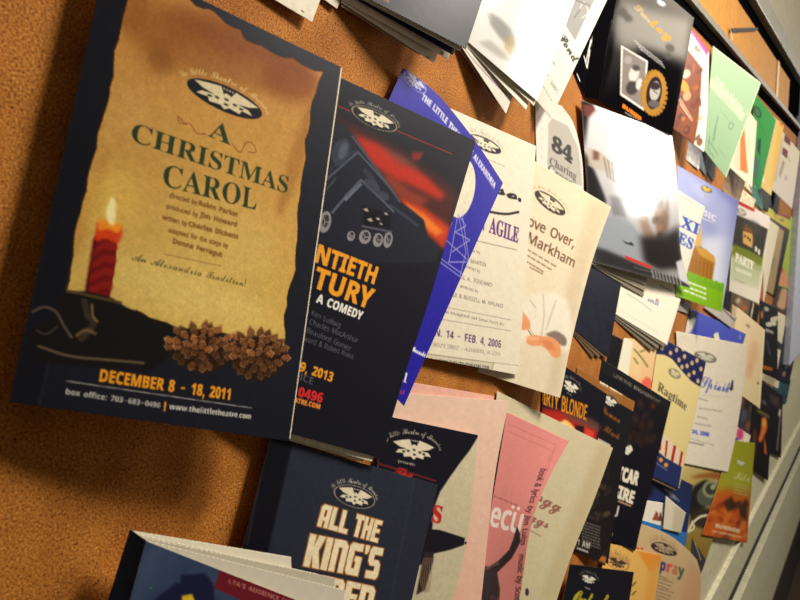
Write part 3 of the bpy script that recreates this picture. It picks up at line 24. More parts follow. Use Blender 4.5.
FONT['H'] = {
'A':'93;1g1g1O2M2b2M2J1g2n1g2g1D1J1D1C1g;1O1U2b1U1-2x', 'B':'90;1s1g1s2M2b2L2n2H2u2z2x2o2w2g2t2a2o252i232r1_2x1U2z1P2x1w2q1n2f1i201g;1M2a1Y2a242b282d2b2g2c2l2b2q282t232v1M2v;1M1x1-1x2a1A2d1E2e1K2d1P251V1M1W', 'C':'86;231f1R1g1H1l1y1s1s1C1p1O1o201p2d1t2p1z2z1I2H1T2M252N2j2L2x2H2q2q252w1W2u1P2o1K2d1J201K1O1O1E1W1y251w2h1x2t1B2t1k2h1g', 'D':'99;1s1g1s2M282L2k2H2u2A2B2r2G2f2I212E1I2u1s2d1j1T1g;1M1x261z2f1F2l1P2n202l2e2g2o272t1X2v1M2v', 'E':'75;1s1g1s2M2j2M2j2v1M2v1M2a2h2a2h1W1M1W1M1x2j1x2j1g', 'F':'74;1s1g1s2M2j2M2j2v1M2v1M272h272h1S1M1S1M1g', 'G':'97;241f1N1i1z1r1r1H1o201p2e1u2q1B2A1L2H1X2M2a2N2p2M2C2H2w2r2m2v2a2w212v1W2s1R2n1M2h1K291J1T1L1L1T1A1-1x261w2j1x2j1R201R20262D262D1k2n1g', 'H':'103;1s1g1s2M1M2M1M2a2m2a2m2M2H2M2H1g2m1g2m1V1M1V1M1g', 'I':'52;1k1g1k1s1w1x1w2v1k2A1k2M202M202A1Q2v1Q1x201s201g', 'J':'44;1i0Q160R16161b151m161p181q1b1s1m1s2M1M2M1M1m1J121y0T', 'K':'89;1s1g1s2M1M2M1M242i2M2F2M27252F1g2i1g1V1U1M1O1M1g', 'L':'76;1s1g1s2M1M2M1M1x2n1x2n1g', 'M':'127;1s1g1s2M1U2M2e1D2D2M332M331g2M1g2N2r2n1g251g1K2r1K1g', 'N':'109;1s1g1s2M1S2M2v1E2v2M2N2M2N1g2n1g1K2p1K1g', 'O':'107;251f1T1g1I1l1z1s1t1C1p1O1o201p2e1t2q1z2A1I2H1T2M262N2k2M2v2H2E2A2K2q2O2e2P202O1O2K1C2E1s2v1l2k1g;251w2h1y2o1E2s1P2u202s2e2o2o2h2u262w1W2u1P2o1L2e1J201L1P1P1E1W1y', 'P':'84;1s1g1s2M1X2M2b2K2m2E2s2u2u2i2r222m1Y2f1T261P1M1O1M1g;1M231_2425262a2h292n262s1W2v1M2v', 'Q':'107;2p0V271f1T1g1I1l1z1s1t1C1p1O1o201p2e1t2q1z2A1I2H1T2M262N2k2M2v2H2E2A2K2q2O2e2P202O1N2J1A2C1q2r1j2P0V;251w2h1y2o1E2s1P2u202s2e2o2o2h2u262w1W2u1P2o1L2e1J201L1P1P1E1W1y', 'R':'89;1s1g1s2M1U2M292K2l2F2s2w2u2d2s282l1_2c1W2F1g2i1g1X1R1M1R1M1g;1M2520262529292d2a2j292o252s1_2v1M2v', 'S':'74;1N1f1z1g1m1k1m1D1A1y1P1v1-1y211G1_1L1X1O1D1Z1v231o2g1n2m1p2x1w2G1G2L1U2N262M2k2H2e2r222v1O2w1K2u1I2r1H2n1I2i2a202i1T2l1H2i1v2b1m201h', 'T':'78;1J1g1J2v1j2v1j2M2r2M2r2v212v211g', 'U':'102;221f1O1h1B1o1u1A1r1O1r2M1M2M1N1H1R1B1X1x231w2b1x2h1B2l1I2m2M2G2M2G1O2F1E2C1w2p1j2f1g', 'V':'87;1N1g1g2M1B2M1T1T1Y1y1_1N2j2M2D2M271g', 'W':'130;1E1g1g2M1A2M1O1Q1R1y1V1W272M2r2M2F1W2J1y2M1Q2-2M3i2M2V1g2y1g2l222h2p2e27201g', 'X':'90;1g1g1M211i2M1E2M1Z2d2h2M2D2M29202G1g2i1g1Y1Q1C1g', 'Y':'84;1M1g1M1R1g2M1C2M1W282e2M2A2M241R241g', 'Z':'78;1j1g1j1t212v1k2v1k2M2p2M2p2z1H1x2r1x2r1g', 'a':'81;1I1f1z1g1s1k1n1s1m1C1o1M1u1T1E1X231-22261Z2b1U2c1z271s2k1G2p1V2r262p2f2k2l2c2n212n1g291g251q1X1h1R1f;1Q1t1W1u1_1x221C231O1P1N1K1K1H1G1G1C1J1v', 'b':'85;231f1Y1f1K1o1G1g1q1g1q2S1K2S1K2g1S2o232r2e2o2n2h2t252v1R2t1A2n1o2e1h;1Z1v231w271B2a1I2b1R2a1-272523291Z2b1S291O261L201K1T1L1I1O1B1S1w', 'c':'69;1U1f1G1h1v1o1o1z1m1Q1n201w2i1D2n1M2q1W2r2h2m2b261W2b1P291K251H1-1G1Q1H1H1P1w1W1v251x2f1B2f1k251g', 'd':'85;1O1f1D1h1u1o1o1A1m1R1o251u2h1D2o1O2r1_2o272g272S2r2S2r1g2b1g271q1_1i1V1f;1V1v201w241A271G281Q252520291U2a1P291K251H1-1G1Q1H1H1K1A1P1w', 'e':'79;1Y1f1N1g1E1j1x1o1r1v1n1F1m1Q1n201q2a1w2h1L2q1V2r262p2h2i2n282q1V2q1M1G1M1L1y1R1v1Z1u291v2l1z2l1k2a1g;1H1Z271Z262323281_2b1V2c1Q2c1L291I24', 'f':'52;1u1g1u2a1j2a1j2k1u2p1u2D1B2O1G2R1U2T2a2Q252B1W2D1S2C1O2u1O2p232p232a1O2a1O1g', 
'g':'85;1S0M1D0N1q0Q1q141E101T0-1-0_23132618271q1-1h1U1f1C1h1t1p1o1B1m1R1o251u2h1C2o1O2r1-2o272g2a2p2r2p2r1g2o122h0U260O;1V1u1_1v241z271F281O271_242520291V2a1O291K251H1-1G1Q1H1H1K1A1P1w', 'h':'88;1q1g1q2S1K2S1K2g1U2o242r2f2p2n2k2s2c2u202u1g2a1g29222727242a1-2b1T291O241L1Z1K1g', 'i':'41;1B2y1w2z1q2E1q2N1t2Q1B2S1I2Q1L2N1L2E1I2B;1q1g1q2p1K2p1K1g', 'j':'41;1B2y1w2z1q2E1q2N1t2Q1B2S1I2Q1L2N1L2E1I2B;1l0M170N17111l101o121q161q2p1K2p1K121F0T1A0P', 'k':'83;1q1g1q2S1K2S1J1U2b2p2y2p241W2z1g2c1g1T1K1K1D1K1g', 'l':'41;1q1g1q2S1K2S1K1g', 'm':'132;1q1g1q2p1G2p1I2g1K2g1O2l1T2o232r2h2o2m2l2p2g2r2g2v2l2A2o2N2r2Y2p332k382c3a203a1g2S1g2R222P272M2a2H2b2A292w252t1-2s1g281g27222527222a1Z2b1S291O241L1Z1K1g', 'n':'88;1q1g1q2p1G2p1I2g1K2g1O2l1T2o242r2f2p2n2k2s2c2u202u1g2a1g29222727242a1-2b1T291O241L1Z1K1g', 'o':'83;1V1f1M1g1D1j1w1p1r1w1n1G1m1R1o251w2h1H2o1W2r242q2j2h2p292s202t1R2r1B2j1p281h;1W1v201w251A281H291R281-252520291W2b1P291K251H1-1G1R1H1H1K1A1P1w', 'p':'85;1q0M1q2p1H2p1K2g1S2n1Y2q232r2e2o2n2h2t252v1R2t1A2n1o2e1h1Y1f1K1o1K0M;1Z1v231w271B2a1I2b1R2a1_272523291Z2b1S291O261L201K1T1L1I1O1B1S1w', 'q':'85;270M271q231l1V1f1D1h1u1o1o1A1m1R1o251u2h1D2o1O2r1_2o272g2a2p2r2p2r0M;1V1u201w241z271F281O252520291V2a1O291K251H1-1G1Q1H1H1K1A1P1w', 'r':'61;1q1g1q2p1G2p1J2d1S2n1Y2q232r2a2q292723281V261R241L1Y1K1g', 's':'67;1K1f1x1g1m1j1m1z1L1t1T1v1W1A1V1D1R1G1r1U1o1Y1m261o2f1u2m1P2r202p2d2l27271P2c1I2b1G271H241L211V1Z281Q2d1I2e1C2c1s261l1Y1g', 't':'58;1Q1f1E1h1z1k1w1o1t1v1t2a1j2a1j2j1u2p1A2F1N2F1N2p252p252a1N2a1N1z1S1v201v261x261i', 'u':'88;1Q1f1F1g1x1l1s1t1q1G1q2p1K2p1L1E1N1z1R1w1W1v221w261B291I2a2p2u2p2u1g2e1g2c1p211h1X1f', 'v':'76;1I1g1g2p1B2p1P1M1S1x1V1M272p2s2p201g', 'w':'115;1C1g1h2p1B2p1K1V1O1x1R1O1_2p2l2p2v1M2w1x2z1N2K2p322p2J1g2n1g2a2a251W1Y1g', 'x':'78;1h1g1G1R1i2p1F2p1T22252p2s2p241R2t1g261g1T1F1D1g', 'y':'76;1v0M1l0N1l111o101y111G181J1h1g2p1C2p1Q1M1S1z1V1M272p2s2p1Z171U0Z1N0R1F0N', 'z':'66;1k1g1k1s1S2a1m2a1m2p2c2p2c2c1H1v2e1v2e1g', '0':'77;1S1f1D1i1t1s1n1H1l201o2r1s2A1z2H1H2M1S2N252K2g2A2m2l2o202l1B2g1s2a1l211g;1S1v1Z1x211D2420212p1Z2v1S2x1M2v1I2p1F201I1D1M1x', '1':'77;1P1g1Q2r1y2b1o2n1T2M272M271g', '2':'77;1l1g1l1u1V23202c222l212q1X2w1M2w1w2n1l2A1u2G1F2L1T2N282K2e2G2i2B2l2u2m2n2j29291Y1L1y2o1x2o1g', '3':'77;1N1f1y1g1l1k1l1B1y1w1L1v1U1w1-1z211D221J201Q1V1U1A1W1A291V2b1Z2d1_2f212m202r1-2u1P2x1D2v1v2q1l2E1y2L1H2N222M2c2H2i2A2l2q2j2h2f2b282620232a202h1X2m1R2n1I2m1A2j1t2e1n271i', '4':'77;1X1g1X1A1i1A1i1O1Y2M2f2M2f1Q2r1Q2r1A2f1A2f1g;1A1Q1X1Q1Y2p1S2e', '5':'77;1M1f1y1g1n1k1n1B1z1x1M1v1U1w1Z1z211E221K211R1Z1V1T1Y1L1Z1x1X1o1_1s2M2g2M2g2v1K2v1I2c1N2d212c282a2e262j202m1V2n1M2k1y2d1o211h', '6':'77;1U1f1K1g1C1j1v1p1p1x1m1I1l1V1m291q2o1z2B1M2K252N2i2M2i2w262x1Y2w1Q2t1K2p1G2j1E2c1D231H281S2e282c2h262n1Z2o1M2m1y2g1o251h;1T1v1Z1w211z241E251M221X1-1-1U1_1M1Z1H1U1F1N1G1F1L1y', '7':'77;1v1g232v1k2v1k2M2o2M2o2z1Q1g', 
'8':'77;1S1f1E1g1t1m1n1u1l1E1m1N1q1U1w1-1D221s2c1p2i1o2q1p2x1s2D1D2L1S2N262L2h2D2k2x2l2q2k2i2b2724232e1Y2l1Q2o1F2n1x2k1r2f1m201f;1S2b1-2g212k222p212t1_2w1X2y1O2y1K2w1H2p1K2g;1S1u1Z1u241B251F231M1-1R1R1W1H1P1E1L1E1B1H1x1M1u', '9':'77;1E1f1r1g1r1w1N1v1V1y1_1D221J251Y1Z1R1T1O1L1N1A1P1s1V1m231k2g1m2u1t2E1D2L1R2N1-2M272I2e2D2j2v2n2k2o272n1T2j1D2a1r241m1Y1i1P1f;1R211Z232228242e222n1Z2u1R2x1M2w1I2t1F2n1E2g1H251L22', }
FONT['P'] = {
'.':'38;1z1f1t1i1q1o1t1v1w1x1D1x1I1s1I1l1G1i', ',':'38;1o0U1u1u1H1u1x0U', '-':'91;2j212j1S1D1S1D21', "'":'41;1w2g1u2S1H2S1G2g', '!':'39;1t1M1t2S1G2S1G1M;1A1f1t1i1q1o1r1s1w1x1D1x1G1v1J1o1G1i', '&':'90;1T1f1C1i1r1s1o1z1n1N1p1S1x1_1_2m232r242B212F1U2I1O2H1J2C1H2w1J2p1O2h2E1g2p1g1O1-1x2l1v2w1y2I1H2Q1U2T252Q2a2M2e2I2h2x2f2o2a2h1C1P1z1G1C1x1J1r1N1q1T1p221s2c1z2g1E2j1K2m1Z2y1Z2v1J2q1y2j1p261h1_1f', ':':'38;1z1f1t1i1q1o1t1v1w1x1D1x1I1s1I1l1G1i;1z261t291q2f1t2m1w2o1D2o1I2j1I2c1G29', '(':'55;1y1V1A2h1G2E1P2Y1_2Y1S2C1M2f1K1V1M1D1S1j1_0Z1P0Z1C1r1z1G', ')':'55;1n0Z1x1k1D1D1E1V1C2f1w2C1n2Y1z2Y1I2E1P2h1R1V1Q1G1H1c1z0Z', '+':'91;1U1n1U2p232p231n;1s1O1s1Z2u1Z2u1O', '/':'50;1_2X1u111j111Q2X', '|':'46;1I3n1I0L1y0L1y3n', }
_A = '0123456789abcdefghijklmnopqrstuvwxyzABCDEFGHIJKLMNOPQRSTUVWXYZ-_'
_V = {c: i for i, c in enumerate(_A)}
_G = {}
def glyph(font, ch):
    k = (font, ch)
    if k in _G: return _G[k]
    src = FONT[font].get(ch) or FONT['P'].get(ch)
    if src is None:
        r = (60, [])
    else:
        p = src.split(';'); cs = []
        for s in p[1:]:
            v = [_V[s[i]]*64+_V[s[i+1]]-80 for i in range(0, len(s), 2)]
            cs.append(np.array(v, float).reshape(-1, 2)/200)
        r = (int(p[0])/200, cs)
    if src is None: r = (.28, [])
    _G[k] = r
    return r

# ---------------------------------------------------------------- the camera: 27 cm from the board, looking along it to the right
D = 0.27; FPX = 600.0; VPX, VPY = 895.0, 241.0; CAMZ = 1.55
_p = math.atan((300-VPY)/FPX); _h = math.atan((VPX-400)/math.hypot(FPX, 300-VPY))
F0 = np.array([math.cos(_h), math.sin(_h), 0]); ZZ = np.array([0, 0, 1.]); RT = np.cross(F0, ZZ)
FW = F0*math.cos(_p)-ZZ*math.sin(_p); UP = np.cross(RT, FW)
CAM = np.array([0, -D, CAMZ])
def P(px, py, s=0.0):
    """point on the plane that stands s metres in front of the board (board: y = 0)"""
    px = np.asarray(px, float); py = np.asarray(py, float); s = np.asarray(s, float)
    d = FW*FPX+RT*(px-400)[..., None]+UP*(300-py)[..., None]
    t = (D-s)/d[..., 1]
    return CAM+d*t[..., None]
def to_px(w):
    v = w-CAM; z = v@FW
    return np.stack([400+FPX*(v@RT)/z, 300-FPX*(v@UP)/z], -1)

# ---------------------------------------------------------------- materials
def lin(c):
    c = np.asarray(c, float)/255
    return np.where(c <= .04045, c/12.92, ((c+.055)/1.055)**2.4)
def mat(name, rough=.5, color=None, attr=False, spec=.5, bump=0, bscale=400, metal=0):
    m = bpy.data.materials.new(name); m.use_nodes = True
    nt = m.node_tree; b = nt.nodes['Principled BSDF']
    b.inputs['Roughness'].default_value = rough
    b.inputs['Specular IOR Level'].default_value = spec
    b.inputs['Metallic'].default_value = metal
    if attr:
        a = nt.nodes.new('ShaderNodeAttribute'); a.attribute_name = 'ink'
        nt.links.new(a.outputs['Color'], b.inputs['Base Color'])
    elif color is not None:
        n = nt.nodes.new('ShaderNodeTexNoise'); n.inputs['Scale'].default_value = 60; n.inputs['Detail'].default_value = 6
        tc = nt.nodes.new('ShaderNodeTexCoord'); nt.links.new(tc.outputs['Object'], n.inputs['Vector'])
        r = nt.nodes.new('ShaderNodeValToRGB'); L = lin(color)
        r.color_ramp.elements[0].position = .3; r.color_ramp.elements[1].position = .7
        r.color_ramp.elements[0].color = (*(L*.86), 1); r.color_ramp.elements[1].color = (*np.minimum(L*1.1, 1), 1)
        nt.links.new(n.outputs['Fac'], r.inputs['Fac']); nt.links.new(r.outputs['Color'], b.inputs['Base Color'])
    if bump:
        n = nt.nodes.new('ShaderNodeTexNoise'); n.inputs['Scale'].default_value = bscale; n.inputs['Detail'].default_value = 3
        tc = nt.nodes.new('ShaderNodeTexCoord'); nt.links.new(tc.outputs['Object'], n.inputs['Vector'])
        u = nt.nodes.new('ShaderNodeBump'); u.inputs['Strength'].default_value = bump; u.inputs['Distance'].default_value = .001
        nt.links.new(n.outputs['Fac'], u.inputs['Height']); nt.links.new(u.outputs['Normal'], b.inputs['Normal'])
    return m
MAT = {
    'matte': mat('uncoated_paper', .75, attr=True, spec=.25),
    'satin': mat('coated_paper', .4, attr=True, spec=.12, bump=.05, bscale=90),
    'dull': mat('dull_coated_paper', .5, attr=True, spec=0, bump=.05, bscale=90),
    'gloss': mat('glossy_paper', .13, attr=True, spec=.5, bump=.22, bscale=28),
}

# ---------------------------------------------------------------- sheets of paper
def smooth_line(pts, n=60):
    """Catmull-Rom through pts"""
    p = np.array(pts, float)
    if len(p) == 2:
        t = np.linspace(0, 1, n)[:, None]; return p[0]*(1-t)+p[1]*t
    q = np.vstack([2*p[0]-p[1], p, 2*p[-1]-p[-2]]); out = []
    m = max(4, n//(len(p)-1))
    for i in range(len(p)-1):
        a, b, c, d = q[i:i+4]
        for t in np.linspace(0, 1, m, endpoint=False):
            out.append(.5*((2*b)+(c-a)*t+(2*a-5*b+4*c-d)*t*t+(3*b-a-3*c+d)*t**3))
    out.append(p[-1]); return np.array(out)
def arc(p):
    l = np.r_[0, np.cumsum(np.linalg.norm(np.diff(p, axis=0), axis=1))]
    return l/l[-1]
def resample(p, n):
    a = arc(p); t = np.linspace(0, 1, n)
    return np.stack([np.interp(t, a, p[:, k]) for k in range(p.shape[1])], 1)
def solve_s(pl, sl, pr, W, lo, hi):
    a = P(*pl, sl); best = None
    for s in np.linspace(lo, hi, 120):
        w = np.linalg.norm(P(*pr, s)-a)
        if w <= W: return s
        if best is None or w < best[0]: best = (w, s)
    return best[1]

class Sheet:
    """one sheet of paper: four corners (where they stand on / in front of the board), optional curved edges, and its print"""
    def __init__(self, tl, tr, br, bl, s=(2, 2, 2, 2), W=None, smax=60, top=(), right=(), bottom=(), left=(), pw=1.0, res=1.25, finish='satin', belly=0):
        stl, str_, sbr, sbl = [v/1000 for v in s]
        if W:
            str_ = solve_s(tl, stl, tr, W/1000, stl+.001, smax/1000); sbr = solve_s(bl, sbl, br, W/1000, sbl+.001, smax/1000)
            m = (str_+sbr)/2; str_ = .5*str_+.5*m; sbr = .5*sbr+.5*m
        self.s = (stl, str_, sbr, sbl); self.finish = finish
        def edge(a, mids, b, sa, sb, power):
            p = smooth_line([a, *mids, b]); t = arc(p)
            sv = sa+(sb-sa)*t**power+belly/1000*np.sin(np.pi*t)*(power != 1.0001)
            return P(p[:, 0], p[:, 1], sv)
        T = edge(tl, top, tr, stl, str_, pw); B = edge(bl, bottom, br, sbl, sbr, pw)
        L = edge(tl, left, bl, stl, sbl, 1.0001); R = edge(tr, right, br, str_, sbr, 1.0001)
        px = max(math.dist(tl, tr), math.dist(bl, br)); py = max(math.dist(tl, bl), math.dist(tr, br))
        self.nu = nu = int(min(420, max(14, px*res))); self.nv = nv = int(min(560, max(14, py*res)))
        T, B = resample(T, nu), resample(B, nu); L, R = resample(L, nv), resample(R, nv)
        u = np.linspace(0, 1, nu)[None, :, None]; v = np.linspace(0, 1, nv)[:, None, None]
        G = (1-v)*T[None]+v*B[None]+(1-u)*L[:, None]+u*R[:, None] \
            - ((1-u)*(1-v)*T[0]+u*(1-v)*T[-1]+(1-u)*v*B[0]+u*v*B[-1])
        self.G = G
        ln = lambda p: np.linalg.norm(np.diff(p, axis=0), axis=1).sum()*1000
        self.W = (ln(T)+ln(B))/2; self.H = (ln(L)+ln(R))/2          # millimetres
        self.kx = (nu-1)/self.W; self.ky = (nv-1)/self.H
        iu = np.unique(np.linspace(0, nu-1, min(nu, 48)).astype(int)); iv = np.unique(np.linspace(0, nv-1, min(nv, 48)).astype(int))
        self.iu, self.iv = iu, iv; self.pg = to_px(G[np.ix_(iv, iu)])
        self.img = np.zeros((nv, nu, 3)); self.img[:] = (230, 222, 200)
    def c(self, q):
        """photo position -> canvas position on the sheet"""
        q = np.asarray(q, float); g = self.pg; d = ((g-q)**2).sum(-1); j, i = np.unravel_index(d.argmin(), d.shape)
        x, y = float(i), float(j); ny, nx = d.shape
        for _ in range(5):
            i = min(max(int(x), 0), nx-2); j = min(max(int(y), 0), ny-2); fx, fy = x-i, y-j
            a, b, c_, e = g[j, i], g[j, i+1], g[j+1, i], g[j+1, i+1]
            w = a*(1-fx)*(1-fy)+b*fx*(1-fy)+c_*(1-fx)*fy+e*fx*fy
            J = np.stack([(b-a)*(1-fy)+(e-c_)*fy, (c_-a)*(1-fx)+(e-b)*fx], 1)
            try: dx, dy = np.linalg.solve(J, q-w)
            except np.linalg.LinAlgError: break
            x += max(-9, min(9, dx)); y += max(-9, min(9, dy))
        ext = lambda t, idx: np.interp(t, range(len(idx)), idx) if 0 <= t <= len(idx)-1 else (idx[0]+t*(idx[1]-idx[0]) if t < 0 else idx[-1]+(t-len(idx)+1)*(idx[-1]-idx[-2]))
        return np.array([ext(x, self.iu), ext(y, self.iv)])
    def mm(self, q): return self.c(q)/(self.kx, self.ky)
    # ---- raster
    def mask(self, contours, grow=0, blur=0):
        SS = 3; nv, nu = self.nv, self.nu
        E = [];
        for k in contours:
            k = np.asarray(k, float)
            if len(k) < 3: continue
            E.append(np.hstack([k, np.roll(k, -1, 0)]))
        if not E: return None
        E = np.vstack(E); pad = 2+grow+3*blur
        x0, x1 = int(max(0, np.floor(min(E[:, 0].min(), E[:, 2].min())-pad))), int(min(nu, np.ceil(max(E[:, 0].max(), E[:, 2].max())+pad)))
        y0, y1 = int(max(0, np.floor(E[:, 1].min()-pad))), int(min(nv, np.ceil(E[:, 1].max()+pad)))
        if x1 <= x0 or y1 <= y0: return None
        w, h = (x1-x0)*SS, (y1-y0)*SS
        M = np.zeros((h, w), np.float32)
        ex0, ey0, ex1, ey1 = ((E-[x0, y0, x0, y0])*SS+SS/2).T
        for r in range(h):
            y = r+.5
            up = (ey0 <= y) & (ey1 > y); dn = (ey1 <= y) & (ey0 > y); k = up | dn
            if not k.any(): continue
            t = (y-ey0[k])/(ey1[k]-ey0[k]); xs = ex0[k]+t*(ex1[k]-ex0[k]); sg = np.where(up[k], 1, -1)
            o = np.argsort(xs); xs = xs[o]; wn = np.cumsum(sg[o])
            for i in range(len(xs)-1):
                if wn[i]:
                    a, b = int(max(0, round(xs[i]))), int(min(w, round(xs[i+1])))
                    if b > a: M[r, a:b] = 1
        g = int(round(grow*SS))
        if g:
            for ax in (0, 1):
                Q = M.copy()
                for k in range(1, g+1):
                    Q = np.maximum(Q, np.roll(M, k, ax)); Q = np.maximum(Q, np.roll(M, -k, ax))
                M = Q
        M = M.reshape(y1-y0, SS, x1-x0, SS).mean((1, 3))
        if blur:
            r = int(3*blur)+1; kx = np.exp(-.5*(np.arange(-r, r+1)/blur)**2); kx /= kx.sum()
            M = np.apply_along_axis(lambda m: np.convolve(m, kx, 'full')[r:-r], 0, M)
            M = np.apply_along_axis(lambda m: np.convolve(m, kx, 'full')[r:-r], 1, M)
        return M, x0, y0
    def put(self, contours, col, a=1.0, grow=0, blur=0):
        r = self.mask(contours, grow, blur)
        if r is None: return
        M, x0, y0 = r; h, w = M.shape
        col = np.asarray(col, float)
        if col.ndim == 2:                                             # two colours: top to bottom
            t = np.linspace(0, 1, h)[:, None, None]; col = col[0]*(1-t)+col[1]*t
        m = (M*a)[..., None]; reg = self.img[y0:y0+h, x0:x0+w]
        reg[:] = reg*(1-m)+col*m
    # ---- drawing, positions as seen in the photograph
    def bg(self, c, c2=None):
        t = np.linspace(0, 1, self.nv)[:, None, None]
        self.img[:] = np.asarray(c, float)*(1-t)+np.asarray(c2 if c2 else c, float)*t; return self
    def poly(self, pts, c, a=1.0, bl=0, sm=False, grow=0):
        p = smooth_line(list(pts)+[pts[0]], 16*len(pts))[:-1] if sm else pts
        self.put([[self.c(q) for q in p]], c, a, grow, bl); return self
    def line(self, pts, w, c, a=1.0, sm=False, bl=0):
        p = [self.c(q) for q in (smooth_line(pts, 10*len(pts)) if sm else pts)]
        k = w*self.pxs(pts[0])/2; cs = []
        for i in range(len(p)-1):
            d = p[i+1]-p[i]; L = np.hypot(*d)
            if L < 1e-6: continue
            n = np.array([-d[1], d[0]])/L*k; e = d/L*k*.3
            cs.append([p[i]+n-e, p[i+1]+n+e, p[i+1]-n+e, p[i]-n-e])
        self.put(cs, c, a, 0, bl); return self
    def pxs(self, q):
        a = self.c(q); b = self.c((q[0], q[1]+4)); return np.hypot(*(b-a))/4
    def ell(self, cx, cy, rx, ry, c, rot=0, a=1.0, bl=0):
        t = np.linspace(0, 2*np.pi, 28, endpoint=False); r = math.radians(rot)
        x = np.cos(t)*rx; y = np.sin(t)*ry
        return self.poly(list(zip(cx+x*math.cos(r)-y*math.sin(r), cy+x*math.sin(r)+y*math.cos(r))), c, a, bl)
    def text(self, s, f, p0, p1, h, c, bold=0, outline=None, slant=0, a=1.0, down=False, vis=None):
        """s set along the baseline p0 -> p1, cap height h (photo pixels)"""
        A0, A1 = self.mm(p0), self.mm(p1); b = A1-A0; Lb = np.hypot(*b)+1e-9; bx = b/Lb; up = np.array([bx[1], -bx[0]])
        q = (p0[0], p0[1]-h) if not down else (p0[0]+h, p0[1])
        hm = abs((self.mm(q)-A0)@up) or h*.3
        gl = [glyph(f, ch) for ch in s]; tot = sum(g[0] for g in gl) or 1
        kx = Lb/tot; ky = hm/.47
        cs = []; x = 0
        for adv, con in gl:
            for k in con:
                X = (k[:, 0]+x)*kx; Y = k[:, 1]*ky
                pt = A0+np.outer(X+Y*slant, bx)+np.outer(Y, up)
                cs.append(pt*(self.kx, self.ky))
            x += adv
        if outline: self.put(cs, outline[0], a, outline[1]+bold)
        self.put(cs, c, a, bold); return self
    def arctext(self, s, f, cen, axx, axy, h, t0, t1, c, bold=0, a=1.0):
        """letters along an ellipse (millimetre frame)"""
        gl = [glyph(f, ch) for ch in s]; tot = sum(g[0] for g in gl); x = 0; cs = []
        X, Y = np.asarray(axx), np.asarray(axy)
        for adv, con in gl:
            t = math.radians(t0+(t1-t0)*(x+adv/2)/tot)
            o = cen+X*math.cos(t)+Y*math.sin(t); d = X*math.sin(t)-Y*math.cos(t); dl = np.hypot(*d); d = d/dl
            up = np.array([d[1], -d[0]]); k = h/.47
            kw = dl*abs(math.radians(t1-t0))/tot
            for q in con:
                pt = o+np.outer((q[:, 0]-adv/2)*kw, d)+np.outer(q[:, 1]*k, up); cs.append(pt*(self.kx, self.ky))
            x += adv
        self.put(cs, c, a, bold)
    def logo(self, l, r, bg=(22, 22, 28), fg=(235, 228, 205), txt=None, rim=None, ratio=.38, fill=True):
        """the theatre's oval eagle emblem with its lettering over it"""
        A, B = self.mm(l), self.mm(r); cen = (A+B)/2; X = (B-A)/2
        qx, qy = (r[0]-l[0])/2, (r[1]-l[1])/2; Y = self.mm(((l[0]+r[0])/2+qy*ratio, (l[1]+r[1])/2-qx*ratio))-cen
        k = np.array([self.kx, self.ky]); t = np.linspace(0, 2*np.pi, 40, endpoint=False)
        ov = lambda m: [(cen+m*(np.outer(np.cos(t), X)+np.outer(np.sin(t), Y)))*k]
        if rim: self.put(ov(1.06), rim)
        if fill: self.put(ov(1), bg)
        E = [(-.86, .42), (-.5, .66), (-.2, .80), (-.1, .3), (-.04, .42), (.05, .4), (.1, .3), (.2, .8), (.5, .66), (.86, .42), (.62, .12), (.3, -.02), (.62, -.12), (.74, -.42),
             (.45, -.38), (.4, -.68), (.12, -.58), (0, -.82), (-.12, -.58), (-.4, -.68), (-.45, -.38), (-.74, -.42), (-.62, -.12), (-.3, -.02), (-.62, .12)]
        self.put([[(cen+x*X+y*Y)*k for x, y in E]], fg)
        for x, y in ((-.24, -.16), (.24, -.16), (0, -.02), (-.42, -.26), (.42, -.26), (.02, -.4)):
            q = [(cen+(x+.07*math.cos(w))*X+(y+.1*math.sin(w))*Y)*k for w in t[::5]]; self.put([q], bg, .85)
        for i in range(4):
            q = [(cen+(-.12+.08*i+.025*math.cos(w))*X+(.72+.07*math.sin(w))*Y)*k for w in t[::5]]; self.put([q], fg, .9)
        if txt is not None:
            self.arctext('The Little Theatre of Alexandria', 'S', cen, X*1.12, Y*1.25, np.hypot(*X)*.17, 172, 8, txt, bold=.15)
        return self
    def noise(self, amp, cell=3, seed=0):
        g = np.random.default_rng(seed); h, w = self.nv//cell+2, self.nu//cell+2; n = g.normal(0, 1, (h, w))
        yy = np.linspace(0, h-1.001, self.nv); xx = np.linspace(0, w-1.001, self.nu); yi, xi = yy.astype(int), xx.astype(int); fy, fx = (yy-yi)[:, None], (xx-xi)[None]
        f = n[np.ix_(yi, xi)]*(1-fy)*(1-fx)+n[np.ix_(yi, xi+1)]*(1-fy)*fx+n[np.ix_(yi+1, xi)]*fy*(1-fx)+n[np.ix_(yi+1, xi+1)]*fy*fx
        self.img[:] = self.img*(1+amp*f[..., None]); return self
    def greek(self, p0, p1, h, c, a=.8, words=3, seed=1):
        """a line of print too small to read: a row of short dashes"""
        g = random.Random(seed); A, B = np.array(p0, float), np.array(p1, float); x = 0
        while x < .96:
            w = g.uniform(.12, .3)*3/words
            e = min(1, x+w); a0, b0 = A+(B-A)*x, A+(B-A)*e
            self.line([tuple(a0-(0, h/2)), tuple(b0-(0, h/2))], h, c, a); x = e+.05
        return self
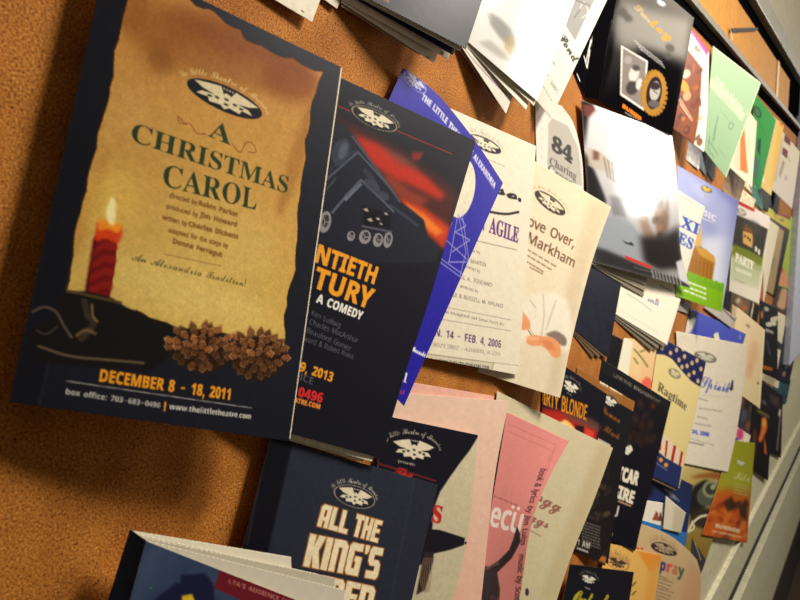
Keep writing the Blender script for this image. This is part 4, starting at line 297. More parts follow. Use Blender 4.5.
    # ---- mesh
    def build(self, name, parent=None, origin=None, thick=.25, back=(226, 218, 198)):
        G = self.G; nv, nu = self.nv, self.nu
        o = np.asarray(origin if origin is not None else G[0, 0])
        du = np.gradient(G, axis=1); dv = np.gradient(G, axis=0); N = np.cross(du, dv); N /= np.linalg.norm(N, axis=-1, keepdims=True)+1e-12
        if N[..., 1].mean() < 0: N = -N                                # towards the board
        ju, jv = (np.unique(np.linspace(0, n-1, min(n, 44)).astype(int)) for n in (nu, nv))
        Bk = (G+N*thick/1000)[np.ix_(jv, ju)]
        V = np.vstack([G.reshape(-1, 3), Bk.reshape(-1, 3)])-o
        i = np.arange(nv*nu).reshape(nv, nu)
        q = np.stack([i[:-1, :-1], i[1:, :-1], i[1:, 1:], i[:-1, 1:]], -1).reshape(-1, 4)
        k = nv*nu+np.arange(len(jv)*len(ju)).reshape(len(jv), len(ju))
        qb = np.stack([k[:-1, :-1], k[:-1, 1:], k[1:, 1:], k[1:, :-1]], -1).reshape(-1, 4)
        ring = lambda a: np.r_[a[0, :-1], a[:-1, -1], a[-1, :0:-1], a[:0:-1, 0]]
        # rim: front ring (at the coarse stations) to back ring
        f = i[np.ix_(jv, ju)]; rf, rb = ring(f), ring(k)
        qr = np.stack([rf, np.roll(rf, -1), np.roll(rb, -1), rb], -1)
        Fc = np.vstack([q, qb, qr])
        me = bpy.data.meshes.new(name)
        me.vertices.add(len(V)); me.vertices.foreach_set('co', V.astype(np.float32).ravel())
        me.loops.add(Fc.size); me.loops.foreach_set('vertex_index', Fc.astype(np.int32).ravel())
        me.polygons.add(len(Fc)); me.polygons.foreach_set('loop_start', np.arange(0, Fc.size, 4, dtype=np.int32))
        me.polygons.foreach_set('loop_total', np.full(len(Fc), 4, np.int32))
        sm = np.zeros(len(Fc), bool); sm[:len(q)+len(qb)] = True
        me.update(calc_edges=True); me.polygons.foreach_set('use_smooth', sm)
        at = me.color_attributes.new('ink', 'FLOAT_COLOR', 'POINT')
        C = np.ones((len(V), 4), np.float32)
        C[:nv*nu, :3] = lin(np.clip(self.img, 0, 255).reshape(-1, 3)); C[nv*nu:, :3] = lin(back)
        at.data.foreach_set('color', C.ravel())
        me.materials.append(MAT[self.finish])
        ob = bpy.data.objects.new(name, me); COL.objects.link(ob)
        if parent: ob.parent = parent; ob.location = o-np.array(parent.location)
        else: ob.location = o
        return ob

# tall slab capitals with slit counters
for ch, adv, cons in [('A', .34, [[(0, 0), (0, .40), (.06, .47), (.31, .47), (.31, 0), (.19, 0), (.19, .14), (.12, .14), (.12, 0)], [(.12, .22), (.19, .22), (.19, .37), (.12, .37)]]),
    ('L', .31, [[(0, 0), (0, .47), (.13, .47), (.13, .10), (.29, .10), (.29, 0)]]), ('T', .31, [[(.08, 0), (.08, .37), (0, .37), (0, .47), (.29, .47), (.29, .37), (.21, .37), (.21, 0)]]),
    ('H', .34, [[(0, 0), (0, .47), (.12, .47), (.12, .29), (.19, .29), (.19, .47), (.31, .47), (.31, 0), (.19, 0), (.19, .19), (.12, .19), (.12, 0)]]),
    ('E', .31, [[(0, 0), (0, .47), (.29, .47), (.29, .38), (.13, .38), (.13, .28), (.26, .28), (.26, .2), (.13, .2), (.13, .09), (.29, .09), (.29, 0)]]),
    ('K', .33, [[(0, 0), (0, .47), (.12, .47), (.12, .29), (.17, .47), (.31, .47), (.22, .25), (.31, 0), (.17, 0), (.12, .19), (.12, 0)]]), ('I', .16, [[(0, 0), (0, .47), (.13, .47), (.13, 0)]]),
    ('N', .34, [[(0, 0), (0, .47), (.24, .47), (.31, .40), (.31, 0), (.19, 0), (.19, .36), (.12, .36), (.12, 0)]]),
    ('G', .34, [[(.05, 0), (0, .05), (0, .42), (.05, .47), (.30, .47), (.30, .36), (.12, .36), (.12, .1), (.19, .1), (.19, .2), (.16, .2), (.16, .28), (.31, .28), (.31, 0)]]),
    ('S', .33, [[(0, 0), (0, .11), (.18, .11), (.18, .19), (.06, .19), (0, .25), (0, .42), (.05, .47), (.3, .47), (.3, .36), (.12, .36), (.12, .28), (.24, .28), (.3, .22), (.3, .05), (.25, 0)]]),
    ('M', .47, [[(0, 0), (0, .47), (.38, .47), (.44, .41), (.44, 0), (.33, 0), (.33, .37), (.275, .37), (.275, 0), (.165, 0), (.165, .37), (.11, .37), (.11, 0)]]), ("'", .13, [[(.02, .34), (.0, .47), (.10, .47), (.10, .40), (.06, .34)]]), (' ', .16, [])]:
    _G[('K', ch)] = (adv, [np.array(c) for c in cons])
def tag(o, label, cat, group=None):
    o['label'] = label; o['category'] = cat
    if group: o['group'] = group
    return o
ROW1 = 'playbills along the top row'; ROW2 = 'playbills along the second row'; ROW3 = 'playbills along the third row'; ROW4 = 'playbills along the bottom row'
def single(sh, name, label, cat='brochure', group=None, **k):
    return tag(sh.build(name, **k), label, cat, group)
def booklet(name, label, parts, cat='program', group=None):
    """parts: (part name, sheet); the first is the front cover"""
    o = parts[0][1].G[0, 0]; e = bpy.data.objects.new(name, None); COL.objects.link(e); e.location = o; e.empty_display_size = .02
    tag(e, label, cat, group)
    for n, sh in parts: sh.build(n, e, origin=sh.G[0, 0])
    return e
def blank(*a, c=(226, 216, 194), c2=None, amp=.02, **k):
    s = Sheet(*a, **k); s.bg(c, c2); s.noise(amp, 4, 5); return s
# ================================================================ second row, from the left
NAVY = (27, 28, 38); CREAM = (226, 214, 184)

# --- programme with burnt parchment and a red candle
s = Sheet((107, -46), (341, 67), (289, 441), (9, 402), s=(10, 30, 32, 12), res=1.35, finish='satin', belly=2)
s.bg((34, 36, 46), (26, 27, 36))
s.poly([(107, -46), (141, -30), (38, 405), (9, 402)], (20, 20, 28), .8, 2)
s.line([(141, -30), (39, 405)], 1.5, (52, 54, 66), .5, bl=1)
par = [(131, -22), (128, 0), (119, 40), (114, 62), (110, 88), (108, 103), (101, 125), (97, 148), (88, 178), (83, 202), (77, 224), (74, 243), (71, 270), (66, 294), (84, 293), (104, 295), (124, 307), (137, 310), (150, 318), (166, 322), (180, 328), (205, 330), (240, 336), (284, 346),
       (284, 325), (287, 305), (288, 291), (292, 280), (295, 262), (297, 240), (297, 214), (300, 195), (303, 170), (305, 150), (308, 132), (310, 112), (316, 92), (323, 72), (308, 68), (292, 58), (276, 55), (261, 46), (247, 41), (240, 30), (225, 23), (214, 12), (203, 9), (189, -1), (172, -12), (150, -24)]
jag = []
for i, q in enumerate(par):
    jag.append(q); n = par[(i+1) % len(par)]
    jag.append(((q[0]+n[0])/2+random.uniform(-2, 2), (q[1]+n[1])/2+random.uniform(-2, 2)))
s.poly(jag, (70, 38, 14), .9, 0, grow=1.6)
s.poly(jag, [(190, 128, 62), (212, 178, 92)], 1)
full = s.img.copy()
for (x, y, rx, ry, c, a, b) in [(235, 40, 85, 20, (120, 60, 22), .75, 12), (160, 30, 30, 18, (150, 88, 36), .6, 8), (290, 80, 30, 20, (128, 64, 24), .75, 9), (160, 62, 14, 12, (120, 66, 26), .55, 7), (130, 8, 22, 26, (140, 80, 30), .6, 8), (205, 62, 80, 16, (130, 72, 28), .5, 10), (128, 110, 20, 26, (212, 160, 92), .5, 9),
                                 (300, 150, 8, 70, (150, 96, 40), .5, 5), (90, 200, 8, 60, (170, 112, 46), .5, 5), (180, 290, 90, 22, (226, 200, 116), .65, 14), (220, 240, 60, 40, (216, 186, 104), .5, 18), (110, 200, 30, 34, (236, 196, 92), .55, 12), (195, 150, 70, 36, (200, 156, 80), .4, 16)]:
    s.ell(x, y, rx, ry, c, 18, a, b)
M_ = s.mask([[s.c(q) for q in jag]])
blotch = s.img.copy(); s.bg((34, 36, 46), (26, 27, 36)); s.poly([(107, -46), (141, -30), (38, 405), (9, 402)], (20, 20, 28), .8, 2); s.line([(141, -30), (39, 405)], 1.5, (52, 54, 66), .5, bl=1)
s.poly(jag, (78, 42, 16), .9, 0, grow=1.3)
mm_, x0_, y0_ = M_; h_, w_ = mm_.shape
s.img[y0_:y0_+h_, x0_:x0_+w_] = s.img[y0_:y0_+h_, x0_:x0_+w_]*(1-mm_[..., None])+blotch[y0_:y0_+h_, x0_:x0_+w_]*mm_[..., None]
s.noise(.018, 7, 3); s.noise(.015, 2, 4)
s.logo((187, 82), (262, 115), (24, 24, 34), (222, 205, 165), txt=(226, 200, 130), ratio=.30)
GR = (44, 62, 38)
s.text('A', 'B', (208, 136), (230, 145), 19, GR)
s.text('CHRISTMAS', 'B', (129, 140), (288, 194), 20, GR)
s.text('CAROL', 'B', (161, 185), (256, 210), 23, GR)
for sx, pts in ((1, [(186, 125), (178, 116), (180, 123), (190, 124), (197, 133), (206, 134)]), (-1, [(232, 144), (240, 152), (246, 143), (252, 143), (256, 152), (248, 152)])):
    s.line(pts, 1.3, (150, 84, 40), .9, sm=True)
BR = (134, 92, 42)
for t, f, a, b, h in [('directed by', 'N', (169, 197), (197, 205), 4.5), ('Robin Parker', 'H', (198, 205), (238, 217), 5), ('produced by', 'N', (166, 208), (198, 217), 4.5), ('Jim Howard', 'H', (200, 217), (237, 227), 5), ('written by', 'N', (162, 219), (187, 226), 4.5), ('Charles Dickens', 'H', (188, 226), (238, 239), 5), ('adapted for the stage by', 'N', (168, 232), (228, 248), 4.5), ('Donna Ferragut', 'H', (172, 243), (222, 257), 5)]:
    s.text(t, f, a, b, h, BR, bold=.2)
s.line([(164, 254), (221, 266)], .8, (150, 108, 52))
s.text('An Alexandria Tradition!', 'S', (132, 260), (246, 287), 8.5, (78, 74, 44))
# candle, holder and two pine cones
s.poly([(94, 236), (117, 240), (116, 262), (113, 280), (110, 297), (85, 294), (88, 275), (92, 255)], (112, 20, 20))
for k in range(4):
    y = 242+k*13; s.poly([(93-k*2, y+8), (105, y), (117-k*1.5, y+2), (116-k*1.5, y+9), (104, y+7), (92-k*2, y+15)], (150, 34, 26), .7, 1, sm=True)
s.line([(94, 240), (86, 292)], 3, (66, 12, 14), .6, bl=1)
s.poly([(97, 222), (121, 227), (118, 243), (106, 239), (95, 240)], (214, 62, 22), .95, 1.2, sm=True)
s.poly([(98, 219), (110, 221), (121, 225), (118, 233), (108, 229), (99, 230)], (246, 150, 40), .95, 1.2, sm=True)
s.poly([(109, 224), (106, 212), (112, 197), (116, 206), (114, 224)], (255, 240, 170), 1, 1.3, sm=True)
DK = (24, 21, 22)
s.poly([(62, 292), (86, 291), (112, 298), (126, 307), (150, 318), (176, 328), (186, 344), (150, 372), (36, 362), (30, 330), (50, 320)], DK, 1, 1)
s.line([(68, 291), (92, 296), (122, 303)], 3, (88, 66, 38), .9, sm=True)
s.line([(84, 300), (88, 316), (94, 322), (88, 332), (80, 340)], 6, (62, 50, 40), .9, sm=True, bl=.8)
s.line([(92, 304), (93, 316), (98, 322)], 2.2, (150, 118, 70), .8, sm=True, bl=.6)
s.line([(76, 336), (86, 330), (96, 334)], 3, (146, 114, 66), .7, sm=True, bl=.8)
s.line([(32, 312), (44, 307), (56, 312), (64, 326), (72, 338)], 2.6, (92, 80, 66), .9, sm=True, bl=.5)
s.line([(36, 330), (46, 334), (58, 326)], 1.6, (92, 80, 66), .7, sm=True, bl=.5)
s.line([(38, 346), (70, 356), (110, 360), (144, 363)], 2.6, (116, 96, 66), .85, sm=True, bl=.6)
g = random.Random(2)
for cx, cy, rx, ry in ((200, 351, 33, 24), (257, 358, 30, 25)):
    s.ell(cx, cy, rx*.9, ry*.9, (44, 26, 16), 12, 1, 1.5)
    for ring in (3, 2, 1, 0):
        n = 5+ring*5
        for k in range(n):
            a = 2*math.pi*k/n+ring*.55+g.uniform(-.12, .12); r1 = .16+.26*ring+g.uniform(-.06, .06); ca, sa = math.cos(a), math.sin(a)
            if ring == 3 and sa > .2: continue
            x, y = cx+rx*r1*ca, cy+ry*r1*sa-2; v = g.uniform(.6, 1.15)*(1.1 if sa < .1 else .75)
            L, w = 6.5, 3.6; tip = (x+L*ca, y+L*sa); 
            s.poly([(x-5*ca, y-5*sa), (x-w*sa, y+w*ca), tip, (x+w*sa, y-w*ca)], (30, 17, 10), .9, .8, grow=.8)
            s.poly([(x-4*ca, y-4*sa), (x-w*sa, y+w*ca), tip, (x+w*sa, y-w*ca)], (124*v, 76*v, 42*v), .95, .5)
            s.line([(x+w*sa+L*.4*ca, y-w*ca+L*.4*sa), tip, (x-w*sa+L*.4*ca, y+w*ca+L*.4*sa)], 1.3, (186*v, 130*v, 78*v), .75, bl=.4)
OR = (240, 156, 34)
s.text('DECEMBER 8 - 18, 2011', 'H', (98, 381), (231, 400), 12, OR, bold=.3)
s.line([(66, 381), (252, 408)], 1, (150, 148, 146))
s.text('box office: 703-683-0496', 'H', (65, 394), (160, 408), 5.5, (206, 202, 194))
s.line([(165.5, 402), (164.5, 411)], 1.6, OR)
s.text('www.thelittletheatre.com', 'H', (169, 409), (251, 419), 5.5, (226, 222, 212))
s.noise(.03, 2, 9)
pg = blank((140, -30), (342.2, 68), (290.2, 439), (40, 400), s=(8, 28.5, 30.5, 10), c=(224, 214, 188))
bk = blank((106, -45), (340, 68), (288, 440), (10, 401), s=(6, 27, 29, 8), c=(40, 42, 52))
booklet('theatre_program', 'dark programme with a burnt parchment sheet, red candle and pine cones on its cover', [('front_cover', s), ('inner_page', pg), ('back_cover', bk)], group=ROW2)

# --- programme with a steam locomotive under a red sky
s = Sheet((256, 38), (476, 141), (383, 459), (212, 412), s=(4, 22, 22, 4), right=[(453, 218), (430, 298), (397, 398)], res=1.3, finish='satin', belly=1)
s.bg((24, 24, 36), (24, 24, 32))
for p, c, a, b in [([(330, 118), (352, 124), (400, 150), (450, 186), (462, 200), (448, 250), (420, 228), (395, 200), (370, 176), (345, 150)], (84, 30, 22), .8, 7),
                   ([(352, 134), (375, 142), (400, 158), (428, 178), (446, 196), (440, 200), (412, 186), (392, 178), (372, 164)], (196, 44, 22), .9, 4),
                   ([(386, 172), (410, 190), (430, 200), (420, 206), (398, 196), (384, 182)], (150, 60, 40), .8, 4),
                   ([(398, 196), (424, 208), (446, 224), (456, 232), (449, 254), (430, 236), (410, 220)], (206, 60, 20), .9, 3.5),
                   ([(404, 202), (424, 214), (444, 232), (436, 236), (414, 218)], (240, 140, 40), .75, 2.5),
                   ([(380, 144), (410, 160), (420, 170), (398, 164)], (110, 76, 60), .6, 4),
                   ([(412, 152), (424, 152), (420, 160), (412, 160)], (170, 40, 24), .7, 2)]:
    s.poly(p, c, a, b)
s.poly([(325, 118), (346, 126), (354, 136), (372, 164), (386, 182), (398, 200), (412, 210), (424, 220), (428, 238), (440, 248), (436, 262), (300, 262), (290, 180)], (32, 34, 46), 1, 1)
for p, w, c in [([(326, 180), (358, 152), (390, 188)], 2, (84, 90, 106)), ([(326, 176), (332, 168), (356, 150)], 1, (60, 64, 78)), ([(332, 213), (346, 196), (361, 180), (378, 196), (394, 212)], 2.4, (88, 94, 110)), ([(352, 136), (372, 163), (386, 182), (400, 202)], 2.4, (74, 80, 98)), ([(345, 200), (361, 184)], 3, (104, 110, 124)), ([(326, 190), (336, 178)], 1.5, (70, 76, 90)), ([(364, 170), (372, 178), (378, 190)], 5, (52, 56, 70)), ([(390, 205), (405, 216), (418, 226)], 3, (56, 60, 76))]:
    s.line(p, w, c, .9, bl=.4)
s.ell(341, 152, 9, 14, (56, 60, 76), 20, .9, 1.2); s.ell(343, 151, 4, 9, (88, 94, 110), 20, .8, 1.2); s.ell(372, 186, 10, 5, (62, 66, 80), 40, .8, .8); s.ell(384, 196, 6, 4, (70, 74, 90), 40, .7, .6)
s.poly([(362, 206), (392, 214), (390, 228), (364, 226)], (18, 18, 24), 1, 1)
for x, y, r in ((366, 210, 3.2), (370, 220, 3.4), (378, 219, 2.6), (386, 214, 2.4), (381, 224, 2)): s.poly([(x-r, y-1), (x+r*.3, y-r*.6), (x+r, y+r*.5), (x-r*.2, y+r*.4)], (190, 180, 168), .9, .5)
s.line([(362, 226), (392, 232)], 2, (86, 88, 98), .9)
for x, y, rx, ry in ((325, 222, 6, 11), (351, 236, 4, 5), (365, 237, 6, 7), (378, 240, 5, 7), (388, 240, 4.5, 8)):
    s.ell(x, y, rx, ry, (140, 136, 138), 12); s.ell(x+.6, y-1, rx*.55, ry*.6, (54, 54, 62), 12)
    for k in range(3): s.line([(x, y), (x+rx*math.cos(k*2.1), y+ry*math.sin(k*2.1))], 1, (140, 136, 138))
s.line([(395, 130), (452, 154)], .9, (160, 40, 30)); s.line([(338, 106), (350, 111)], .9, (160, 40, 30))
s.logo((353, 109), (396, 128), (20, 20, 28), CREAM, txt=(196, 186, 160), rim=(150, 140, 116), ratio=.36)
OR2 = (240, 160, 40)
s.text('TWE', 'H', (280, 249), (312, 261), 18, OR2, bold=.4); s.text('NTIETH', 'H', (313.5, 261), (375, 284.5), 18.5, OR2, bold=.5)
s.text('CEN', 'H', (276, 273), (311, 286), 21, OR2, bold=.4); s.text('TURY', 'H', (312, 286.5), (369, 309), 21.5, OR2, bold=.5)
s.text('A COMEDY', 'H', (316, 302), (361, 320), 9, (240, 236, 224), bold=.2)
GY = (104, 104, 114)
for t, a, b in [('by Ken Ludwig', (302, 311), (340, 328)), ('& Charles MacArthur', (302, 321), (357, 343)), ('by Beauford Gomez', (296, 328), (350, 351)), ('Based on Howard & Robert Kraus', (268, 328), (353, 359))]:
    s.text(t, 'N', a, b, 5.5, GY)
s.text('MARCH', 'H', (256, 355), (295, 369), 10, OR2, bold=.2); s.text('9, 2013', 'H', (299, 370.5), (332, 382), 9.5, OR2, bold=.3)
s.text('BOX OFF', 'N', (268, 368), (297, 379), 7, GY); s.text('ICE', 'N', (299, 379.5), (313, 385), 7, GY)
s.text('703-683-', 'H', (252, 382), (296, 395.5), 9, (222, 48, 48), bold=.2); s.text('0496', 'H', (297.5, 396), (322, 403), 9.5, (222, 48, 48), bold=.4)
s.text('THELITTLETHE', 'H', (248, 388), (293, 401.5), 5, (236, 140, 50)); s.text('ATRE.COM', 'H', (294, 402), (320, 409), 4.6, (236, 140, 50), bold=.2)
s.noise(.03, 2, 3)
pg = blank((262, 60), (474, 143), (372, 461.5), (222, 420), s=(3, 20, 20, 3), c=(220, 210, 184))
pg2 = blank((262, 60), (472, 143), (363, 462), (222, 421), s=(2.5, 18, 18, 2.5), c=(205, 194, 166))
bk = blank((256, 40), (473, 144), (380, 459), (214, 412), s=(2, 16, 16, 2), c=(34, 34, 44))
booklet('theatre_program', 'black programme with a steam locomotive under a red sky and orange title letters', [('front_cover', s), ('inner_page', pg), ('inner_page', pg2), ('back_cover', bk)], group=ROW2)

# --- royal blue brochure
s = Sheet((403, 68), (503, 183), (404, 406), (300, 300), s=(5, 15, 15, 4), top=[(413, 74), (441, 98), (476, 142)], finish='satin')
s.bg((46, 40, 158), (36, 32, 150))
s.text('THE LITTLE THEATRE OF ALEXANDRIA', 'H', (421, 99), (494, 189), 7, (206, 204, 226), bold=.35)
s.line([(425, 103), (494, 188)], 1, (90, 90, 190), .6)
s.logo((405, 73), (425, 92), (46, 40, 158), (200, 198, 224), rim=(200, 198, 224), ratio=.45)
s.ell(461, 188, 14, 30, (226, 216, 192), 8)
LW = (168, 168, 216)
for p in [[(449, 262), (458, 214), (466, 252), (460, 276)], [(452, 252), (470, 240), (455, 232), (466, 226), (458, 214)], [(446, 240), (470, 262), (448, 262)], [(440, 262), (462, 278)], [(440, 258), (464, 275)], [(462, 214), (470, 268)], [(436, 262), (452, 222)]]:
    s.line(p, 1, LW, .9)
s.text('Kanaski', 'S', (411, 350), (425, 357), 5.5, (226, 224, 236), bold=.2)
s.text('1', 'B', (401.5, 381), (407, 383), 10, (230, 228, 236)); s.ell(427, 298, 2, 4, (190, 40, 90)); s.text('nal', 'B', (394, 391), (404, 395), 5, (196, 50, 80))
s.noise(.03, 3, 3)
single(s, 'folded_brochure', 'royal blue brochure with white lettering running down its slanted upper edge', group=ROW2)

# --- cream brochure with a purple title
s = Sheet((404, 88), (536, 146), (518, 375), (360, 345), s=(2, 10, 10, 2), finish='matte')
s.bg((228, 218, 196), (222, 211, 186))
s.logo((468, 136), (501, 152), (34, 32, 34), (226, 216, 192), txt=(170, 160, 140), ratio=.34)
s.greek((488, 160), (505, 167), 1, (150, 142, 126))
s.text('Picasso', 'S', (418, 163), (518, 201), 13, (24, 22, 24), bold=.5)
s.text('.', 'H', (517, 200), (522, 202), 14, (24, 22, 24), bold=1)
s.line([(455, 204), (486, 211), (505, 214), (519, 212)], 2.6, (24, 22, 24), sm=True)
s.text('LAPI', 'B', (452, 218), (475, 227), 16, (96, 50, 112), bold=.25); s.text('N AGILE', 'B', (477, 228), (518, 243), 16.5, (96, 50, 112), bold=.3)
s.line([(465, 238), (517, 250)], .7, (110, 104, 96))
IK = (84, 78, 74)
for t, a, b, h in [('written by', (464, 250), (480, 254), 3), ('STEVE MARTIN', (456, 259), (486, 267), 4), ('directed by', (464, 267), (480, 273), 3), ('MICHAEL A. TOSCANO', (445, 275), (492, 287), 4), ('produced by', (460, 287), (478, 293), 3), ('DALE & RUSSELL M. WYLAND', (446, 295), (503, 308), 4), ('By Special Arrangement with Samuel French, Inc.', (432, 310), (504, 326), 3)]:
    s.text(t, 'N', a, b, h, IK, bold=.15)
s.line([(440, 306), (511, 320)], .6, (130, 122, 112)); s.line([(440, 319), (511, 331)], .6, (130, 122, 112))
s.text('JAN. 14 - FEB. 4, 2006', 'H', (426, 334), (501, 348), 8, (74, 38, 96))
s.text('600 WOLFE STREET - ALEXANDRIA, VA 22314', 'N', (424, 345), (500, 356), 4, (120, 112, 104), bold=.15)
s.poly([(360, 346), (427, 353), (520, 366), (520, 377), (356, 344)], (205, 194, 168)); s.line([(420, 353), (520, 366)], .7, (120, 110, 96))
s.text('WWW.THELITTLETHEATRE.COM', 'H', (437, 363), (489, 370), 4, (52, 48, 46))
s.poly([(494, 363), (520, 366), (520, 377), (492, 373)], (222, 212, 188)); s.line([(494, 362), (491, 373)], 1, (150, 140, 120))
s.noise(.012, 4, 3)
single(s, 'folded_brochure', 'cream brochure with a black script word over a purple title, beside the royal blue one', group=ROW2)

# --- cream brochure with bare feet under bedsheets
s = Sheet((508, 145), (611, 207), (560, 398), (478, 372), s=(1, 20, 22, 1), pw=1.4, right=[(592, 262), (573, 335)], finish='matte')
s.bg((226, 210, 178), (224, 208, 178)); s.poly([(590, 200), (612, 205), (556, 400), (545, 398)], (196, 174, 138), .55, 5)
s.logo((535, 192), (565, 214), (52, 44, 38), (222, 206, 174), txt=(170, 150, 118), ratio=.36)
BW = (112, 74, 50)
s.text('Love Over,', 'N', (521, 222), (574, 248), 11, BW, bold=.45); s.text('Markham', 'N', (526, 241), (574, 268), 11, BW, bold=.45)
for a, b in [((527, 250), (557, 268)), ((527, 256), (552, 271)), ((526, 262), (544, 273)), ((530, 268), (543, 275))]: s.greek(a, b, 1.6, (140, 112, 84), .9, 4, 3)
s.poly([(522, 300), (545, 292), (566, 300), (572, 330), (566, 352), (540, 340), (520, 336)], (232, 222, 202), .9, 3, sm=True)
for p in ([(543, 294), (544, 315), (541, 338)], [(520, 296), (524, 318), (534, 336)], [(556, 300), (550, 318), (546, 330)], [(530, 300), (536, 308)]): s.line(p, 1.4, (186, 168, 140), .8, True, .6)
s.poly([(545, 334), (556, 331), (566, 338), (565, 346), (555, 342)], (120, 98, 84), .9, 1, sm=True)
SK = (226, 150, 98)
s.poly([(519, 310), (524, 313), (530, 322), (529, 329), (520, 328)], SK, 1, .5, sm=True); s.line([(528, 330), (533, 338)], 1.2, (140, 90, 64))
s.poly([(526, 337), (534, 335), (541, 336), (551, 337), (558, 342), (561, 350), (559, 357), (553, 357), (547, 350), (541, 346), (532, 346), (527, 343)], SK, 1, .5, sm=True)
for k in range(4): s.ell(528+k*3.2, 338+k*.2, 1.6, 2, (236, 172, 122), 0, 1, .3)
s.poly([(540, 340), (550, 341), (556, 350), (548, 349)], (206, 120, 72), .7, 1, sm=True)
s.noise(.012, 4, 3)
single(s, 'folded_brochure', 'cream brochure with brown handwritten title and bare feet under bedsheets, its right edge curling out', group=ROW2)

# --- white card with a grey panel reading 84
s = Sheet((535, 96), (562, 106), (584, 205), (537, 188), s=(1, 4, 5, 1), right=[(574, 125), (582, 160)], finish='matte')
s.bg((214, 208, 196)); s.poly([(548, 124), (552, 118), (568, 126), (578, 148), (582, 186), (562, 180), (547, 164)], (176, 170, 158))
s.text('84', 'B', (551, 149), (572, 164), 15, (58, 54, 50), bold=.5)
s.text('Charing', 'B', (549, 164), (576, 181), 8, (80, 74, 68)); s.text('Cross', 'B', (547, 171), (572, 188), 8, (80, 74, 68))
for k in range(5): s.text('&', 'S', (540+k*.2, 122+k*9), (543, 123+k*9), 4, (190, 182, 168))
single(s, 'folded_brochure', 'pale card with a round-cut right edge and a grey panel of big numerals', group=ROW2)

# --- glossy programme with a capitol dome, blown out by the light
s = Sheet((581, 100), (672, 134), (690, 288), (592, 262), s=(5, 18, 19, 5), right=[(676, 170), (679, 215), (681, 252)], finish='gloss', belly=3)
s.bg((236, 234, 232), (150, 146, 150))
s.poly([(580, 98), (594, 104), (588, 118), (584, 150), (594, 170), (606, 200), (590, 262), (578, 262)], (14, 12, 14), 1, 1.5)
s.poly([(583, 104), (592, 105), (596, 110), (588, 117), (584, 116)], (120, 62, 54), 1, 1)
s.poly([(588, 148), (596, 150), (606, 156), (616, 166), (617, 176), (588, 166)], (190, 178, 160), .9, 1); s.poly([(593, 150), (599, 152), (599, 160), (593, 160)], (120, 72, 60), .9, .8)
for k in range(4): s.line([(604+k*4, 158+k*2), (608+k*3, 178+k*2)], 1.5, (110, 96, 84), .7, bl=.5)
s.poly([(610, 196), (622, 196), (626, 218), (612, 216)], (110, 108, 112), .8, 2)
s.poly([(596, 222), (608, 216), (624, 218), (636, 230), (643, 250), (640, 270), (600, 262)], (154, 160, 168), 1, 1.5, sm=True)
s.poly([(636, 196), (644, 205), (648, 222), (656, 238), (662, 246), (652, 246), (642, 230)], (140, 104, 76), .7, 2.5, sm=True)
s.poly([(656, 150), (664, 170), (668, 200), (668, 226), (660, 240), (655, 215), (655, 190)], (104, 70, 46), .8, 3, sm=True)
for k in range(8): s.ell(658+3*math.sin(k*2.2), 180+k*8, 3, 4, (70, 46, 34) if k % 2 else (170, 128, 90), 20, .6, 1.2)
s.poly([(640, 236), (660, 236), (680, 226), (684, 268), (660, 270), (644, 262)], (28, 26, 29), .95, 4)
s.poly([(592, 246), (606, 250), (648, 268), (690, 282), (690, 292), (592, 264)], (30, 28, 30), .85, 2.5)
s.poly([(622, 240), (628, 243), (632, 242), (634, 246), (626, 244)], (40, 40, 46), .9, .6)
s.greek((626, 259), (651, 269), 3.4, (206, 58, 50), .95, 5, 4); s.greek((634, 268), (652, 273), 1.5, (90, 90, 92))
for k in range(9): s.line([(652+k*3.4, 270+k*.8), (655+k*3.4, 283+k)], 1.3, (220, 218, 214), .6, bl=.6)
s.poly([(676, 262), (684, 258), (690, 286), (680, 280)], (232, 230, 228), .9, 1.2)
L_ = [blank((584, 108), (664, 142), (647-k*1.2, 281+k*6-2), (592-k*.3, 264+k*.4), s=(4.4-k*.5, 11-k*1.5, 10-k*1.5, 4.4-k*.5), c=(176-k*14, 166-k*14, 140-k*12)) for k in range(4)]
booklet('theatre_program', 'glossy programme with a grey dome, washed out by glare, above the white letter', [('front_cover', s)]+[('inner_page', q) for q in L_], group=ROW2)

# --- cream brochure with big blue serif letters
s = Sheet((668, 184), (705, 207), (685, 280), (655, 262), s=(2.5, 32, 15, 2), finish='matte')
s.bg((226, 220, 202)); s.greek((680, 196), (693, 203), .9, (170, 162, 150))
s.text('TAXI', 'B', (656, 214), (698, 235), 12, (52, 84, 176), bold=.3); s.text('TALES', 'B', (652, 227), (692, 250), 12, (52, 84, 176), bold=.3)
single(s, 'folded_brochure', 'cream brochure with big blue serif letters, between the dome programme and the periwinkle one', group=ROW2)

# --- periwinkle programme with a thatched tower on grass
s = Sheet((677, 165), (739, 201), (722, 312), (676, 296), s=(8, 30, 30, 8), W=190, smax=75, pw=1.8, finish='satin')
s.bg((118, 122, 178), (190, 200, 218))
s.poly([(690, 182), (712, 186), (732, 205), (728, 250), (715, 225)], (186, 192, 220), .5, 5); s.poly([(700, 240), (726, 236), (724, 290), (708, 285)], (222, 226, 230), .7, 5)
s.logo((701, 187), (712, 192), (60, 54, 40), (222, 176, 40), ratio=.5); s.text('II', 'B', (704, 197), (708, 199), 4, (170, 150, 120))
s.text('CLASSIC', 'H', (688, 206), (716, 222), 6, (226, 224, 226)); s.greek((703, 219), (713, 223), 1.2, (210, 210, 216))
s.poly([(686, 250), (700, 246), (714, 256), (715, 263), (712, 282), (684, 274)], (160, 108, 40), 1, .7)
s.poly([(690, 246), (700, 232), (702, 222), (701, 246)], (208, 164, 80), 1, .6); s.poly([(696, 247), (706, 249), (715, 258), (714, 263), (700, 255)], (196, 146, 62), 1, .6)
for k in range(7): s.line([(689+k*3.7, 256+k*1.4), (688+k*3.7, 276+k)], 1, (108, 68, 26), .6)
